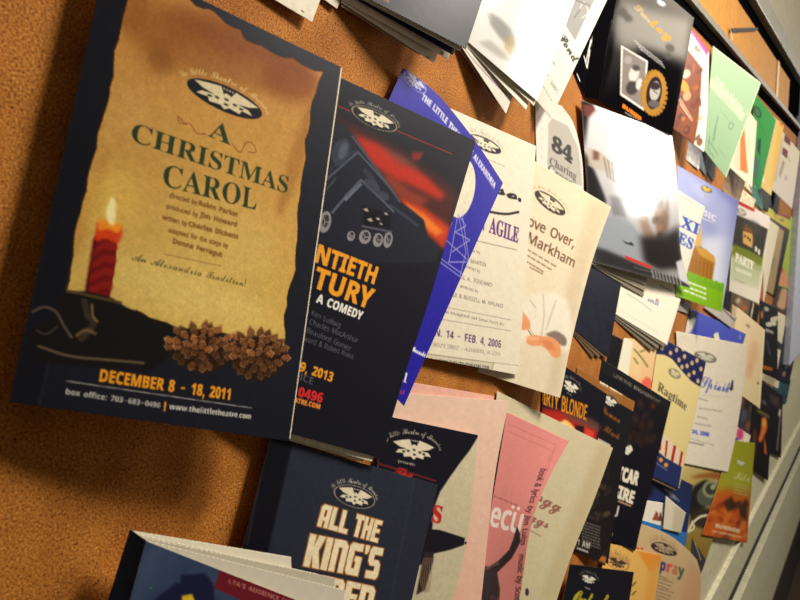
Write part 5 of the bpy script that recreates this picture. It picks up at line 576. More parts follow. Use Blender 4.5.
s.poly([(676, 268), (690, 272), (706, 278), (724, 284), (722, 314), (674, 298)], (126, 176, 30), 1, .7)
for k in range(22): s.line([(680+k*2, 277+k*.7), (681+k*2, 268+k*.7+(k % 3)*2)], 1, (90, 150, 34), .8)
for a, b in [((688, 283), (706, 290)), ((690, 289), (706, 295)), ((684, 291), (706, 300))]: s.greek(a, b, 2, (222, 232, 196), .95, 4, 2)
single(s, 'theatre_program', 'periwinkle programme with a thatched tower on bright green grass', 'program', ROW2)

# --- dark navy programme behind it
s = Sheet((728, 205), (741, 213), (729, 316), (712, 306), s=(.5, 2, 2, .5), finish='satin')
s.bg((30, 30, 42)); s.line([(738, 216), (733, 250), (726, 247)], 1.6, (214, 206, 180))
s.line([(735, 214), (730, 248)], 1, (120, 110, 90))
single(s, 'theatre_program', 'narrow visible strip of a dark navy programme right of the periwinkle one', 'program', ROW2)

# --- white brochure with a cottage and a pale green garden
s = Sheet((735, 198), (770, 217), (759, 304), (729, 291), s=(3, 12, 12, 3), W=85, smax=60, finish='matte')
s.bg((224, 212, 206), (222, 216, 196)); s.poly([(738, 200), (755, 209), (754, 212), (737, 204)], (180, 58, 40))
s.logo((737, 209), (746, 215), (120, 116, 100), (200, 196, 180), ratio=.6)
s.poly([(736, 214), (768, 229), (762, 262), (732, 246)], (56, 54, 48), 1, .6); s.ell(752, 228, 10, 7, (70, 66, 58), 30, .8, 2)
s.poly([(743, 232), (746, 226), (752, 231), (753, 240), (752, 248), (743, 243)], (208, 160, 90), 1, .5); s.poly([(743, 231), (746, 224), (753, 232), (752, 234)], (120, 76, 44), 1, .4)
for q in ((745, 236), (748, 238), (750, 240)): s.ell(*q, 1, 1.6, (80, 56, 40))
s.poly([(733, 244), (748, 250), (763, 258), (761, 272), (731, 256)], (112, 122, 40), 1, 1)
for x, y in ((756, 249), (759, 252)): s.ell(x, y, 1.2, 3, (226, 216, 190))
s.poly([(733, 254), (762, 266), (759, 290), (730, 280)], [(150, 160, 110), (206, 208, 180)], .9, 1.5)
s.text('PARTY', 'B', (735, 261), (753, 270), 9, (232, 228, 212), bold=.4); s.greek((736, 271), (751, 277), 4, (220, 216, 196), .8, 2)
s.greek((734, 279), (745, 284), 1, (150, 146, 120))
single(s, 'folded_brochure', 'white brochure with a red bar, a cottage picture and pale garden lettering', group=ROW2)

# --- cream sheet with red-brown stripe, dark-framed tan poster, lime brochure, skin-toned magazine
s = Sheet((755, 208), (779, 227), (764, 302), (748, 292), s=(1, 7, 7, 1), finish='matte')
s.bg((220, 208, 176)); s.poly([(762, 232), (768, 236), (763, 262), (760, 260)], (206, 196, 150)); s.poly([(760, 256), (763, 258), (763, 302), (759, 300)], [(130, 122, 60), (176, 70, 44)])
single(s, 'folded_brochure', 'cream sheet with a red-brown stripe just right of the cottage brochure', group=ROW2)
s = Sheet((766, 214), (790, 230), (776, 297), (757, 286), s=(1, 5, 5, 1), finish='satin')
s.bg((178, 150, 108), (164, 138, 96)); s.poly([(785, 226), (790, 230), (776, 298), (773, 296)], (26, 26, 38)); s.poly([(766, 214), (790, 230), (789, 234), (765, 219)], (60, 36, 26))
s.ell(774, 240, 2, 6, (120, 70, 44), 10, .9, .7); s.ell(771, 262, 3.5, 8, (120, 120, 104), 10, .7, 1.2)
single(s, 'poster', 'small tan poster with a dark frame, left of the lime brochure', 'poster', ROW2)
s = Sheet((764, 206), (800, 220), (792, 291), (774, 284), s=(.45, 3, 3, .45), finish='satin')
s.bg((176, 190, 60), (164, 186, 66)); s.poly([(766, 210), (784, 214), (790, 226), (784, 229), (768, 220)], (206, 190, 40), 1, 1); s.poly([(777, 211), (791, 216), (790, 220), (776, 214)], (140, 44, 36)); s.ell(782, 220, 2.4, 1.3, (120, 110, 60), 20)
s.poly([(782, 268), (786, 272), (790, 288), (777, 284)], (222, 150, 110), 1, .7); s.ell(782, 270, 1.5, 2.5, (210, 80, 50))
single(s, 'folded_brochure', 'lime green brochure with a short dark red bar near its top', group=ROW2)
s = Sheet((776, 240), (801, 246), (792, 318), (772, 308), s=(.05, .7, .7, .05), finish='satin')
s.bg((78, 60, 56))
for x, y, rx, ry, c in ((784, 298, 5, 12, (206, 166, 120)), (790, 305, 3, 9, (200, 110, 90)), (797, 272, 3, 14, (170, 110, 84)), (795, 256, 2.5, 6, (40, 36, 44)), (780, 304, 3, 4, (214, 170, 130)), (788, 300, 1.2, 9, (150, 60, 50))): s.ell(x, y, rx, ry, c, 10, 1, .8)
single(s, 'magazine_page', 'skin-toned picture page under the lime brochure, near the board end', 'page', ROW2)
# ================================================================ top row
WH = (232, 226, 208)
s = blank((262, -60), (335, -40), (312, 22), (255, -12), s=(3, 5, 5, 3), W=None, finish='matte', c=(222, 212, 190)); s.greek((301, 11), (304, 13), 1.5, (90, 80, 70))
single(s, 'leaflet', 'blank white page corner hanging into the top edge, left of the navy programme', 'leaflet', ROW1)
s = blank((322, -40), (352, -30), (337, 9), (316, -6), s=(2, 3, 3, 2), finish='matte', c=(216, 206, 182))
single(s, 'leaflet', 'small white page tip at the top edge, between the page corner and the navy programme', 'leaflet', ROW1)
# navy programme, fanned open
s = Sheet((372, -90), (505, -70), (466, 49), (344, -14), s=(6, 34, 34, 8), finish='satin'); s.bg((38, 38, 46), (30, 30, 38)); s.noise(.06, 5, 2)
s.line([(352, -10), (466, 46)], 1.2, (70, 64, 56), .6, bl=.5); s.text('AN', 'H', (382, 0), (389, 3), 3, (190, 150, 80))
bk = Sheet((372, -90), (495, -64), (453, 55), (343, -8), s=(3, 28, 28, 5), finish='satin'); bk.bg((30, 30, 46), (34, 36, 62))
pp = [('front_cover', s)]
for k, (x, y, bx, by, c) in enumerate([(464, 48, 345, -10, (206, 196, 176)), (460, 51, 344, -10, (190, 180, 160))]):
    pp.append(('inner_page', blank((372, -90), (500-3*k, -66), (x, y), (bx, by), s=(5.5-k*.5, 33-k*1.5, 33-k*1.5, 7.5-k*.5), c=c)))
pp.append(('back_cover', bk))
for k, (x, y, bx, by, c) in enumerate([(448, 59, 342, 0, (222, 212, 190)), (434, 63, 341, 2, (226, 216, 194)), (420, 55, 341, 6, (150, 140, 120))]):
    q = blank((372, -90), (490-8*k, -60), (x, y), (bx, by), s=(2.6-k*.4, 24-k*5, 24-k*5, 4.5-k*.6), c=c)
    if k < 2: q.greek((x-8, y-6), (x-5, y-4), 1.6, (120, 110, 96))
    pp.append(('inner_page', q))
booklet('theatre_program', 'dark navy programme hanging open at the top edge with its white pages fanned out', pp, group=ROW1)

# white glossy programme with a faint drawing
s = Sheet((490, -70), (605, -80), (537, 101), (467, 41), s=(5, 26, 26, 6), finish='gloss', belly=1)
s.bg((238, 236, 230), (222, 220, 214))
for p, c, a, b in [([(489, 12), (500, 18), (512, 30), (516, 44), (512, 48), (500, 38), (490, 24)], (126, 128, 124), .8, 2.5), ([(505, 36), (514, 36), (516, 48), (510, 56), (504, 48)], (176, 140, 80), .6, 2), ([(490, 40), (506, 54), (512, 62), (500, 58), (478, 42)], (170, 166, 158), .8, 2.5), ([(516, 20), (532, 14), (530, 30), (518, 42)], (206, 204, 198), .8, 3), ([(520, 50), (545, 30), (540, 70), (528, 80)], (208, 206, 200), .6, 5)]: s.poly(p, c, a, b)
for k in range(9): s.line([(486+k*4, 12+k*3), (494+k*3, 30+k*4)], .7, (150, 146, 138), .5)
for k in range(5): s.line([(538+k*2, 10+k*2), (546+k, 20+k)], .7, (170, 166, 158), .5)
pp = [('front_cover', s)]
for k, (x, y, bx, by, c) in enumerate([(534, 106, 467, 43, (200, 192, 172)), (526, 110, 466, 45, (222, 214, 194)), (523, 107, 465, 46, (160, 150, 132)), (506, 114, 461, 46, (206, 198, 182)), (500, 104, 461, 48, (120, 108, 92)), (494, 100, 460, 50, (140, 128, 110))]):
    q = blank((490, -70), (598-9*k, -70), (x, y), (bx, by), s=(4.6-k*.4, 24.5-k*3, 24.5-k*3, 5.6-k*.5), c=c)
    if k == 3: q.line([(463, 47), (507, 95)], 1, (100, 60, 80))
    pp.append(('inner_page', q))
booklet('theatre_program', 'white glossy programme with a faint grey drawing, its lower pages splayed, at the top edge', pp, group=ROW1)

# white brochure: ...Pond, 2007
s = Sheet((572, -60), (626, -40), (551, 118), (534, 98), s=(3, 15, 15, 3), W=None, finish='matte')
s.bg((228, 224, 212), (218, 212, 196))
s.poly([(572, -10), (596, -3), (575, 41), (563, 22)], (150, 148, 142)); s.line([(580, 8), (584, 2), (588, 12), (582, 18)], 1, (210, 206, 198), sm=True); s.line([(574, 18), (580, 10)], 1.4, (110, 108, 104)); s.line([(576, 0), (590, 6)], 2, (120, 118, 112), bl=.5)
s.text('Pond', 'S', (557, 36), (574, 64), 12, (50, 50, 48), bold=.3); s.text('17, 2007', 'B', (543, 73), (557, 95), 4.5, (110, 106, 100), bold=.1)
s.greek((550, 58), (555, 66), 2, (140, 136, 130), .8, 2); s.greek((541, 83), (552, 102), 1.4, (160, 156, 148), .8, 4)
single(s, 'folded_brochure', 'narrow white brochure with a grey photo and slanted black script word, at the top', group=ROW1)

# black brochure with white brush letters
s = Sheet((592, -30), (618, -25), (585, 98), (572, 70), s=(.5, 1.5, 1.5, .5), finish='dull'); s.bg((12, 11, 13))
for p in [[(584, 56), (587, 68), (590, 50)], [(586, 62), (591, 40), (595, 48), (601, 18)], [(588, 52), (594, 34)], [(577, 74), (580, 81)]]: s.line(p, 1.8, (226, 224, 216))
single(s, 'folded_brochure', 'black brochure with ragged white brush lettering behind the glossy portrait programme', group=ROW1)

# glossy programme with a portrait in an oval frame
s = Sheet((624, -42), (694, 18), (672, 136), (598, 101), s=(6, 20, 20, 7), finish='dull', belly=2)
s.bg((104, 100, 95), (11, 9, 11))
s.poly([(600, -20), (622, -25), (612, 60), (601, 99), (590, 100)], (12, 11, 13), 1, 1.5)
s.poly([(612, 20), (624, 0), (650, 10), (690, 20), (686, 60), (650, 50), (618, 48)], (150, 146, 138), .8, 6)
s.poly([(640, 48), (684, 66), (674, 138), (600, 104), (614, 90)], (10, 9, 11), .97, 6)
for x, y, r in ((622, 12, 6), (628, 18, 5), (670, 48, 5), (668, 56, 4)): s.ell(x, y, r, r*.8, (80, 76, 72), 30, .8, 1.5)
for k in range(4): s.line([(634+k*2, 40+k*3), (662+k, 62+k*2)], .7, (206, 202, 196), .8)
s.poly([(621, 45), (648, 61), (644, 111), (620, 95)], (206, 200, 190)); s.poly([(623, 48), (646, 62), (643, 108), (621.5, 93)], (124, 116, 112), 1, .4)
for x, y, rx, ry, c in ((634, 74, 5, 8, (196, 190, 182)), (632, 88, 6, 7, (62, 56, 56)), (639, 84, 3, 6, (196, 190, 184)), (636, 68, 4, 3, (70, 64, 62)), (628, 60, 4, 4, (150, 142, 136))): s.ell(x, y, rx, ry, c, 15, .95, .7)
for k in range(26):
    a = k*2*math.pi/26; s.ell(654+12*math.cos(a)*1.02, 93+21.5*math.sin(a), 1.7, 2.1, (150, 106, 42))
s.ell(654, 93, 11.8, 22, (158, 114, 48), 8); s.ell(654, 93, 7.6, 16.5, (40, 34, 36), 8); s.ell(655, 91, 5.2, 10, (168, 160, 154), 8, 1, .5); s.ell(655, 86, 5.2, 4, (50, 44, 44), 8, 1, .7); s.ell(654, 104, 6, 4, (90, 84, 82), 8, 1, .8); s.line([(653, 91), (658, 94)], .9, (60, 54, 54))
s.text('ley', 'S', (649, 24), (671, 42), 11, (216, 144, 56), bold=.25, a=.9); s.text('Swe', 'S', (634, 8), (650, 24), 9, (230, 186, 110), bold=.2, a=.4)
s.text('BURIED', 'H', (622, 107), (641, 121), 4, (226, 124, 36), bold=.3); s.greek((625, 113), (640, 122), 1.2, (200, 190, 180))
s.logo((656, 0), (666, 6), (120, 116, 112), (226, 222, 214), ratio=.5)
sp = Sheet((606, -45), (625, -42), (600, 101), (584, 97), s=(2, 5.8, 6.8, 2), finish='dull'); sp.bg((10, 9, 11)); sp.line([(612, 20), (602, 80)], .8, (120, 116, 112), .6)
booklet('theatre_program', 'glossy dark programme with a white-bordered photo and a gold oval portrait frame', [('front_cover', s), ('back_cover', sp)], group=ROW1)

# orange picture brochure with a magenta top
s = Sheet((688, 24), (709, 52), (704, 152), (672, 128), s=(3, 9, 9, 3), right=[(708, 100)], W=75, smax=45, finish='satin')
s.bg((226, 220, 198)); s.poly([(690, 24), (709, 50), (707, 56), (690, 31)], (196, 40, 130), 1, .4)
s.logo((693, 44), (701, 54), (200, 194, 178), (120, 112, 100), ratio=.5)
s.poly([(685, 46), (702, 68), (698, 124), (690, 164), (668, 140)], (122, 56, 16), 1, .4)
g = random.Random(7)
for k in range(46):
    s.ell(g.uniform(674, 700), g.uniform(60, 156), g.uniform(1, 3.5), g.uniform(1.5, 5), g.choice([(160, 76, 20), (92, 36, 14), (184, 110, 40), (52, 26, 16), (140, 62, 20)]), g.uniform(0, 60), .8, .6)
s.ell(686, 74, 4, 5, (196, 190, 170), 50, .9, .5); s.ell(684, 86, 4, 8, (226, 150, 30), -30, .9, .6); s.ell(687, 96, 4, 5, (190, 150, 110), 30, .9, .6)
for p in [[(678, 98), (690, 118)], [(680, 104), (692, 121)], [(680, 98), (693, 120)]]: s.line(p, .9, (226, 206, 180))
single(s, 'folded_brochure', 'white-edged brochure with a mottled orange picture and magenta top', group=ROW1)

# pale green card
s = Sheet((713, 46), (761, 83), (726, 178), (704, 150), s=(5, 40, 24, 5), W=130, smax=85, finish='matte')
s.bg((160, 188, 150), (138, 168, 130)); s.line([(713, 46), (761, 83)], 2.5, (206, 226, 184), .9); s.line([(761, 83), (726, 177)], 2, (202, 222, 180), .9)
s.text('GREETINGS', 'H', (708, 84), (742, 121), 8, (172, 198, 150), outline=((206, 224, 188), .7)); s.text('SEASON', 'B', (714, 79), (742, 113), 6, (206, 224, 188))
s.ell(731, 126, 2.4, 4, (110, 136, 112), 20); s.ell(731, 126, 1.4, 2.6, (160, 184, 140), 20)
for p in [[(716, 126), (714, 140)], [(708, 140), (718, 155)], [(710, 136), (708, 148), (714, 158)], [(718, 116), (714, 134), (712, 144)]]: s.line(p, 1.3, (92, 112, 104), .8, bl=.5)
s.greek((720, 110), (731, 124), 1, (120, 146, 120)); s.greek((718, 148), (726, 158), 1, (120, 146, 120))
single(s, 'greeting_card', 'pale mint green card sticking out from the board with faint white lettering', 'card', ROW1)

# the narrow sheets beyond the green card
s = Sheet((738, 96), (757, 122), (752, 188), (728, 166), s=(2, 8, 8, 2), W=80, smax=40, finish='matte'); s.bg((226, 206, 180), (228, 216, 190)); s.poly([(741, 104), (744, 120), (748, 174), (740, 170)], (202, 120, 60)); s.line([(748, 136), (749, 150)], 1.2, (190, 180, 150))
s.poly([(736, 110), (741, 112), (740, 172), (734, 168)], (214, 190, 160), .7, .6)
single(s, 'folded_brochure', 'cream brochure with an upright orange band, right of the mint green card', group=ROW1)
s = Sheet((754, 92), (776, 120), (760, 191), (750, 178), s=(3.6, 9, 9, 3.6), top=[(765, 106)], W=78, smax=40, finish='matte'); s.bg((34, 140, 54), (36, 132, 62)); s.ell(757.5, 112, 3.6, 6.5, (24, 60, 36), -25); s.ell(757.5, 112, 2.2, 4.6, (48, 110, 60), -25)
s.line([(759, 122), (763, 130)], .8, (30, 90, 44)); s.poly([(758, 140), (761, 138), (760, 156), (757, 150)], (26, 42, 44), .9, .6); s.poly([(754, 156), (760, 160), (758, 180), (753, 176)], (74, 96, 100), .8, 1)
single(s, 'folded_brochure', 'bright green brochure with a small dark oval emblem', group=ROW1)
s = Sheet((768, 112), (784, 125), (771, 196), (757, 184), s=(1.5, 7, 7, 1.5), W=78, smax=40, finish='matte'); s.bg((222, 190, 112), (216, 184, 110)); s.poly([(779, 118), (784, 124), (774, 190), (770, 186)], (220, 172, 60), .8, 1.2); s.ell(782, 124, 2, 2, (200, 110, 40)); s.poly([(757, 160), (763, 162), (764, 182), (758, 182)], (232, 228, 220), 1, .6)
single(s, 'folded_brochure', 'golden yellow brochure right of the bright green one', group=ROW1)
s = Sheet((778, 126), (800, 152), (792, 209), (768, 186), s=(1, 5, 5, 1), W=90, smax=40, finish='matte'); s.bg((206, 192, 166), (200, 190, 176)); s.poly([(785, 134), (791, 138), (790, 146), (784, 141)], (88, 34, 40)); s.poly([(783, 147), (788, 151), (787, 159), (782, 154)], (96, 40, 44))
s.poly([(778, 134), (783, 140), (776, 182), (772, 180)], (182, 168, 148), .9, 1); s.line([(788, 156), (790, 162)], .8, (130, 90, 80)); s.poly([(783, 160), (785, 162), (780, 178), (779, 174)], (120, 116, 84), .8, .8); s.ell(786, 178, 1.6, 2.4, (170, 140, 160), 0, .8, .5)
single(s, 'folded_brochure', 'grey-cream brochure with two dark red squares, last in the top row', group=ROW1)
# what hangs behind and below them
for (tl, tr, br, bl, c1, c2, name, lab, cat) in [
    ((690, 130), (701, 148), (699, 170), (686, 160), (60, 56, 60), (190, 186, 180), 'leaflet', 'dark leaflet with a grey edge showing under the orange picture brochure', 'leaflet'),
    ((700, 140), (708, 152), (706, 176), (696, 164), (110, 116, 120), (84, 92, 96), 'leaflet', 'grey-blue leaflet tip between the orange brochure and the mint card', 'leaflet'),
    ((708, 148), (716, 158), (714, 182), (706, 172), (44, 50, 54), (50, 66, 70), 'leaflet', 'dark teal leaflet tip just above the periwinkle programme', 'leaflet'),
    ((728, 164), (746, 180), (738, 206), (722, 190), (74, 54, 40), (150, 120, 80), 'leaflet', 'brown leaflet corner hanging below the mint green card', 'leaflet'),
    ((738, 186), (756, 200), (752, 212), (738, 200), (222, 206, 170), (228, 216, 184), 'leaflet', 'cream leaflet edge behind the top of the cottage brochure', 'leaflet'),
    ((744, 172), (752, 180), (752, 194), (742, 184), (228, 218, 190), (226, 214, 180), 'leaflet', 'cream leaflet tip between the brown corner and the green brochure', 'leaflet'),
    ((752, 182), (762, 192), (763, 211), (751, 200), (48, 112, 96), (60, 116, 100), 'leaflet', 'dark green leaflet tip below the bright green brochure', 'leaflet'),
    ((760, 180), (773, 192), (768, 212), (757, 204), (40, 38, 44), (30, 28, 34), 'leaflet', 'black leaflet corner below the golden yellow brochure', 'leaflet'),
    ((770, 186), (780, 198), (778, 214), (767, 204), (36, 34, 46), (44, 44, 56), 'leaflet', 'dark leaflet corner below the brochure with red squares', 'leaflet')]:
    s = Sheet(tl, tr, br, bl, s=(.6, 3, 3, .6), finish='matte'); s.bg(c1, c2); s.noise(.1, 3, int(tl[0])); single(s, name, lab, cat, ROW1)

# ================================================================ between the second and third rows
s = blank((574, 258), (592, 268), (586, 329), (571, 320), s=(.2, .3, .3, .2), finish='matte', c=(206, 200, 176)); s.greek((579, 304), (582, 306), 1.2, (110, 106, 100))
single(s, 'folded_brochure', 'greenish white paper strip between the bare-feet brochure and the navy programme', group=ROW2)
s = Sheet((586, 252), (624, 268), (608, 358), (572, 328), s=(1.5, 3.5, 3.5, 1.8), finish='satin'); s.bg((24, 25, 42), (32, 34, 48)); s.noise(.08, 5, 8)
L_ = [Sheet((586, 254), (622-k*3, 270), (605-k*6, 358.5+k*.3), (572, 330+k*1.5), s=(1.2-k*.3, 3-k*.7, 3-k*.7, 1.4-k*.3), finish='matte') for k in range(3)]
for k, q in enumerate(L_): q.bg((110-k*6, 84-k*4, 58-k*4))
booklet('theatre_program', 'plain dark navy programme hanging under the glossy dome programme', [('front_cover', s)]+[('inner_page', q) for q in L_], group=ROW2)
s = Sheet((622, 262), (690, 268), (667, 345), (612, 312), s=(1.8, 6, 9, 2), finish='matte')
s.bg((230, 222, 200)); s.text('secil', 'B', (647, 301), (658, 306), 5, (70, 80, 150)); s.ell(657, 300, 1, 1.4, (200, 60, 60)); s.line([(626, 293), (652, 311)], .6, (150, 150, 160)); s.line([(618, 309), (658, 333)], .6, (196, 190, 190)); s.greek((660, 286), (672, 292), 1.4, (110, 120, 170))
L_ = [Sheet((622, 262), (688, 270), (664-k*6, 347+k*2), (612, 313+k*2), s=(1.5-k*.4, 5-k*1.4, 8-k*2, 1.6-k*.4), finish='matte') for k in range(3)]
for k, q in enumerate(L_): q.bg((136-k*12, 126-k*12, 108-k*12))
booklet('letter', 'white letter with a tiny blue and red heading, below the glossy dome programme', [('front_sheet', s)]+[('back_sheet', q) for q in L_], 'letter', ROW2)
s = Sheet((612, 334), (624, 340), (617, 380), (604, 372), s=(.1, .25, .25, .1), finish='satin'); s.bg((24, 22, 26)); single(s, 'leaflet', 'black leaflet strip beside the white and orange flower leaflet', 'leaflet', ROW2)
s = Sheet((624, 338), (664, 342), (652, 394), (617, 372), s=(.6, .9, .9, .6), finish='matte')
s.bg((226, 190, 140), (226, 176, 124)); s.poly([(622, 336), (633, 342), (628, 378), (616, 374)], (226, 220, 196), 1, .6); s.poly([(633, 346), (642, 352), (640, 378), (630, 374)], (224, 196, 140), .8, 1.5)
for p in [[(634, 349), (640, 356), (648, 367)], [(634, 358), (638, 364)], [(640, 352), (645, 350)]]: s.line(p, 1.8, (128, 122, 60), .9, bl=.4)
s.poly([(641, 382), (647, 377), (652, 382), (653, 392), (644, 388)], (220, 84, 66), .9, 1, sm=True); s.poly([(658, 342), (664, 342), (662, 352), (658, 350)], (230, 130, 60), .8, 1)
single(s, 'leaflet', 'peach and white leaflet with an olive twig and a small red flower', 'leaflet', ROW2)
# ================================================================ third and fourth rows
# --- programme with tall blocky cream title
s = Sheet((271, 437), (438, 485), (398, 660), (222, 628), s=(8, 20, 20, 8), res=1.3, finish='satin', belly=1)
s.bg((44, 47, 60), (40, 42, 55)); s.poly([(268, 434), (293, 441), (248, 640), (218, 630)], (18, 18, 26), 1, 1); s.poly([(415, 478), (440, 484), (402, 664), (380, 655)], (42, 44, 56), 1, .8); s.line([(415, 478), (380, 655)], .8, (58, 60, 72), .7); s.line([(262, 470), (247, 545)], 1, (70, 72, 84), .5, bl=.6)
s.logo((335, 491), (374, 502), (36, 38, 48), CREAM, txt=CREAM, rim=(150, 142, 124), ratio=.5)
T_ = (236, 220, 182); O_ = ((150, 92, 34), 1.2)
s.text('ALL THE', 'K', (317, 526), (378, 543), 24, T_, bold=.0, outline=O_)
s.text("KING'S", 'K', (303, 566), (378, 580), 34, T_, bold=.0, outline=O_)
s.text('MEN', 'K', (316, 605), (371, 616), 31, T_, bold=.0, outline=O_)
s.noise(.03, 3, 2)
bk = blank((271, 440), (436, 488), (396, 662), (222, 630), s=(6, 17, 17, 6), c=(210, 200, 176))
booklet('theatre_program', 'navy programme with tall blocky cream title letters outlined in orange', [('front_cover', s), ('inner_page', bk)], group=ROW3)

# --- black and cream programme with a witch's hat
s = Sheet((382, 415), (478, 435), (450, 610), (366, 592), s=(4, 15, 15, 4), right=[(470, 520), (462, 565)], finish='satin')
s.bg((208, 196, 164), (190, 180, 148))
s.poly([(382, 413), (479, 435), (470, 450), (460, 463), (450, 477), (440, 492), (434, 508), (432, 530), (428, 560), (366, 596)], (24, 24, 34), 1, .4)
s.logo((389, 446), (437, 453), (24, 24, 34), CREAM, txt=CREAM, ratio=.5); s.text('presents', 'B', (398, 462), (415, 466), 3, (216, 206, 180))
s.text('The', 'S', (393, 475), (413, 478), 9, (190, 40, 36), bold=.3); s.line([(376, 463), (436, 481)], 2, (120, 40, 40), .8)
s.text('s', 'B', (430, 521), (442, 524), 26, (190, 44, 40), bold=.3)
s.poly([(422, 528), (440, 530), (465, 538), (464, 545), (450, 550), (432, 554), (424, 566), (410, 560)], (28, 25, 32), 1, .4); s.poly([(424, 552), (434, 552), (433, 562), (430, 572), (425, 590), (416, 595)], (50, 40, 40), 1, .7)
for k in range(6): s.line([(424+k*1.5, 558), (420+k*2.2, 575), (423+k*1.2, 592)], 1, (140, 110, 84), .7, True)
s.ell(466, 543, 1.5, 1.5, (30, 26, 32)); s.noise(.02, 3, 2)
single(s, 'theatre_program', 'black and cream programme with a witch hat and a red curled letter', 'program', ROW3)

# --- pale pink sheets
s = blank((398, 380), (494, 396), (470, 600), (380, 580), s=(1.5, 5, 5, 1.5), finish='matte', c=(226, 170, 150), amp=.02)
single(s, 'flyer', 'pink flyer edge just above the pale pink flyer', 'flyer', ROW3)
s = blank((392, 392), (509, 401), (480, 612), (372, 600), s=(2, 9, 9, 2), right=[(494, 482)], finish='matte', c=(224, 190, 168), c2=(222, 174, 152), amp=.015)
s.line([(440, 540), (492, 545)], .8, (206, 170, 150), .6); s.line([(478, 420), (470, 480)], 2, (214, 178, 158), .5, bl=2)
single(s, 'flyer', 'blank pale pink flyer hanging behind the programme with the witch hat', 'flyer', ROW3)

# --- cream brochure, curled red script
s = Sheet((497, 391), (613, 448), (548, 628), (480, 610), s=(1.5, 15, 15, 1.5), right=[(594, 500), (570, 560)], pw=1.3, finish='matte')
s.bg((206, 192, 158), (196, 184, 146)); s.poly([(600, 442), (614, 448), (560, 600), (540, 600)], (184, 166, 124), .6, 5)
s.text('Gogg', 'S', (521, 492), (560, 513), 15, (146, 92, 78), bold=.35); s.text("Eggs", 'S', (520, 516), (548, 529), 12, (146, 92, 78), bold=.3); s.greek((528, 530), (541, 537), 1.4, (150, 120, 100))
s.ell(527, 592, 2, 4, (60, 50, 44)); s.noise(.012, 3, 2)
single(s, 'folded_brochure', 'plain cream brochure with faint curly red script, behind the pink one with a horn', group=ROW3)

# --- pink brochure with white lettering and a black horn
s = Sheet((507, 412), (569, 441), (516, 622), (474, 612), s=(5, 22, 22, 5), right=[(547, 482), (531, 526), (521, 590)], pw=1.3, finish='matte')
s.bg((216, 134, 128), (206, 126, 116))
for o in (0, 1): s.line([(508, 424+o*7), (556-o*3, 445+o*6), (548-o*5, 468+o*5), (541-o*6, 486)], .9, (186, 104, 100), .7)
s.text('ecü'.replace('ü', 'u'), 'N', (489, 525), (521, 533.5), 24, (232, 216, 204), bold=.9); s.ell(513, 507, 1.5, 1.8, (232, 216, 204)); s.ell(518.5, 508.6, 1.5, 1.8, (232, 216, 204))
s.greek((494, 497), (518, 507), 2, (170, 96, 92), .8, 4)
s.text('book & lyrics by Jim Luigs   music by Scott', 'N', (541, 468), (514, 603), 6.5, (96, 52, 48), bold=.2, down=True)
s.poly([(517, 526), (520, 533), (520, 543), (512, 558), (500, 570), (488, 582), (484, 600), (474, 612), (478, 580), (484, 570), (498, 561), (509, 550), (513, 540)], (46, 36, 38), 1, .4)
s.poly([(478, 570), (486, 566), (497, 572), (500, 590), (498, 615), (474, 612)], (56, 42, 44), 1, .8); s.line([(484, 570), (499, 563)], 2.4, (110, 80, 78), .8)
s.text('GE', 'N', (490, 600), (500, 603), 5, (120, 70, 70)); s.noise(.012, 3, 2)
single(s, 'folded_brochure', 'pink brochure with big white letters, a black horn and print running down its edge', group=ROW3)

# --- black programme with thin orange letters and a blonde figure
s = Sheet((545, 353), (607, 394), (590, 480), (540, 452), s=(2, 5, 5, 2), finish='satin')
s.bg((22, 22, 32)); s.logo((562, 382), (579, 392), (22, 22, 32), (228, 220, 196), txt=(190, 180, 160), ratio=.62); s.text('presents', 'B', (567, 393), (572, 396), 1.5, (200, 190, 170))
s.poly([(540, 408), (560, 410), (575, 418), (598, 428), (594, 460), (540, 452)], (176, 40, 34), 1, 2.5); s.poly([(560, 412), (590, 418), (600, 424), (598, 432), (570, 420)], (110, 70, 60), .8, 2)
s.poly([(558, 424), (566, 420), (576, 430), (580, 440), (562, 436)], (236, 200, 112), 1, 1, sm=True); s.poly([(575, 425), (584, 426), (583, 436), (576, 434)], (40, 24, 26), 1, .8); s.poly([(586, 428), (594, 432), (590, 452), (584, 440)], (220, 70, 50), .9, 1)
s.text('DIRTY BLONDE', 'N', (538, 402), (586, 420), 16, (226, 142, 32), bold=.45)
single(s, 'theatre_program', 'black programme with thin tall orange letters, red scene and blonde hair', 'program', ROW3)

# --- black programme with brown top band
s = Sheet((577, 367), (635, 402), (608, 564), (554, 540), s=(1, 14, 14, 1), finish='satin', pw=2.2, right=[(620, 480)])
s.bg((24, 23, 30), (34, 29, 28)); s.poly([(577, 365), (636, 401), (634, 412), (576, 378)], (150, 96, 44), 1, .4)
s.text('LATE NIGHTS', 'H', (600, 383), (622, 395), 3.6, (236, 226, 200), bold=.4)
s.logo((603, 397), (617, 406), (24, 23, 30), (226, 220, 198), txt=(150, 140, 120), ratio=.66)
s.text('Woman', 'S', (600, 411), (620, 424), 9, (166, 94, 36)); s.text('in Black', 'S', (596, 426), (619, 440), 8, (166, 94, 36))
s.poly([(598, 438), (611, 445), (610, 447), (597, 441)], (190, 184, 170))
g = random.Random(9)
for k in range(60): s.ell(g.uniform(585, 612), g.uniform(460, 520), g.uniform(.8, 2.6), g.uniform(1, 5), g.choice([(70, 58, 46), (50, 42, 36), (90, 74, 56), (30, 27, 28)]), g.uniform(-30, 60), .7, .8)
for k in range(8): s.greek((582, 522+k*3), (600, 528+k*3), 1.4, (120, 116, 112), .8, 5, k)
s.text('1 AM', 'H', (577, 545), (590, 549), 6, (220, 214, 200)); s.greek((577, 549), (588, 553), 2, (220, 214, 200))
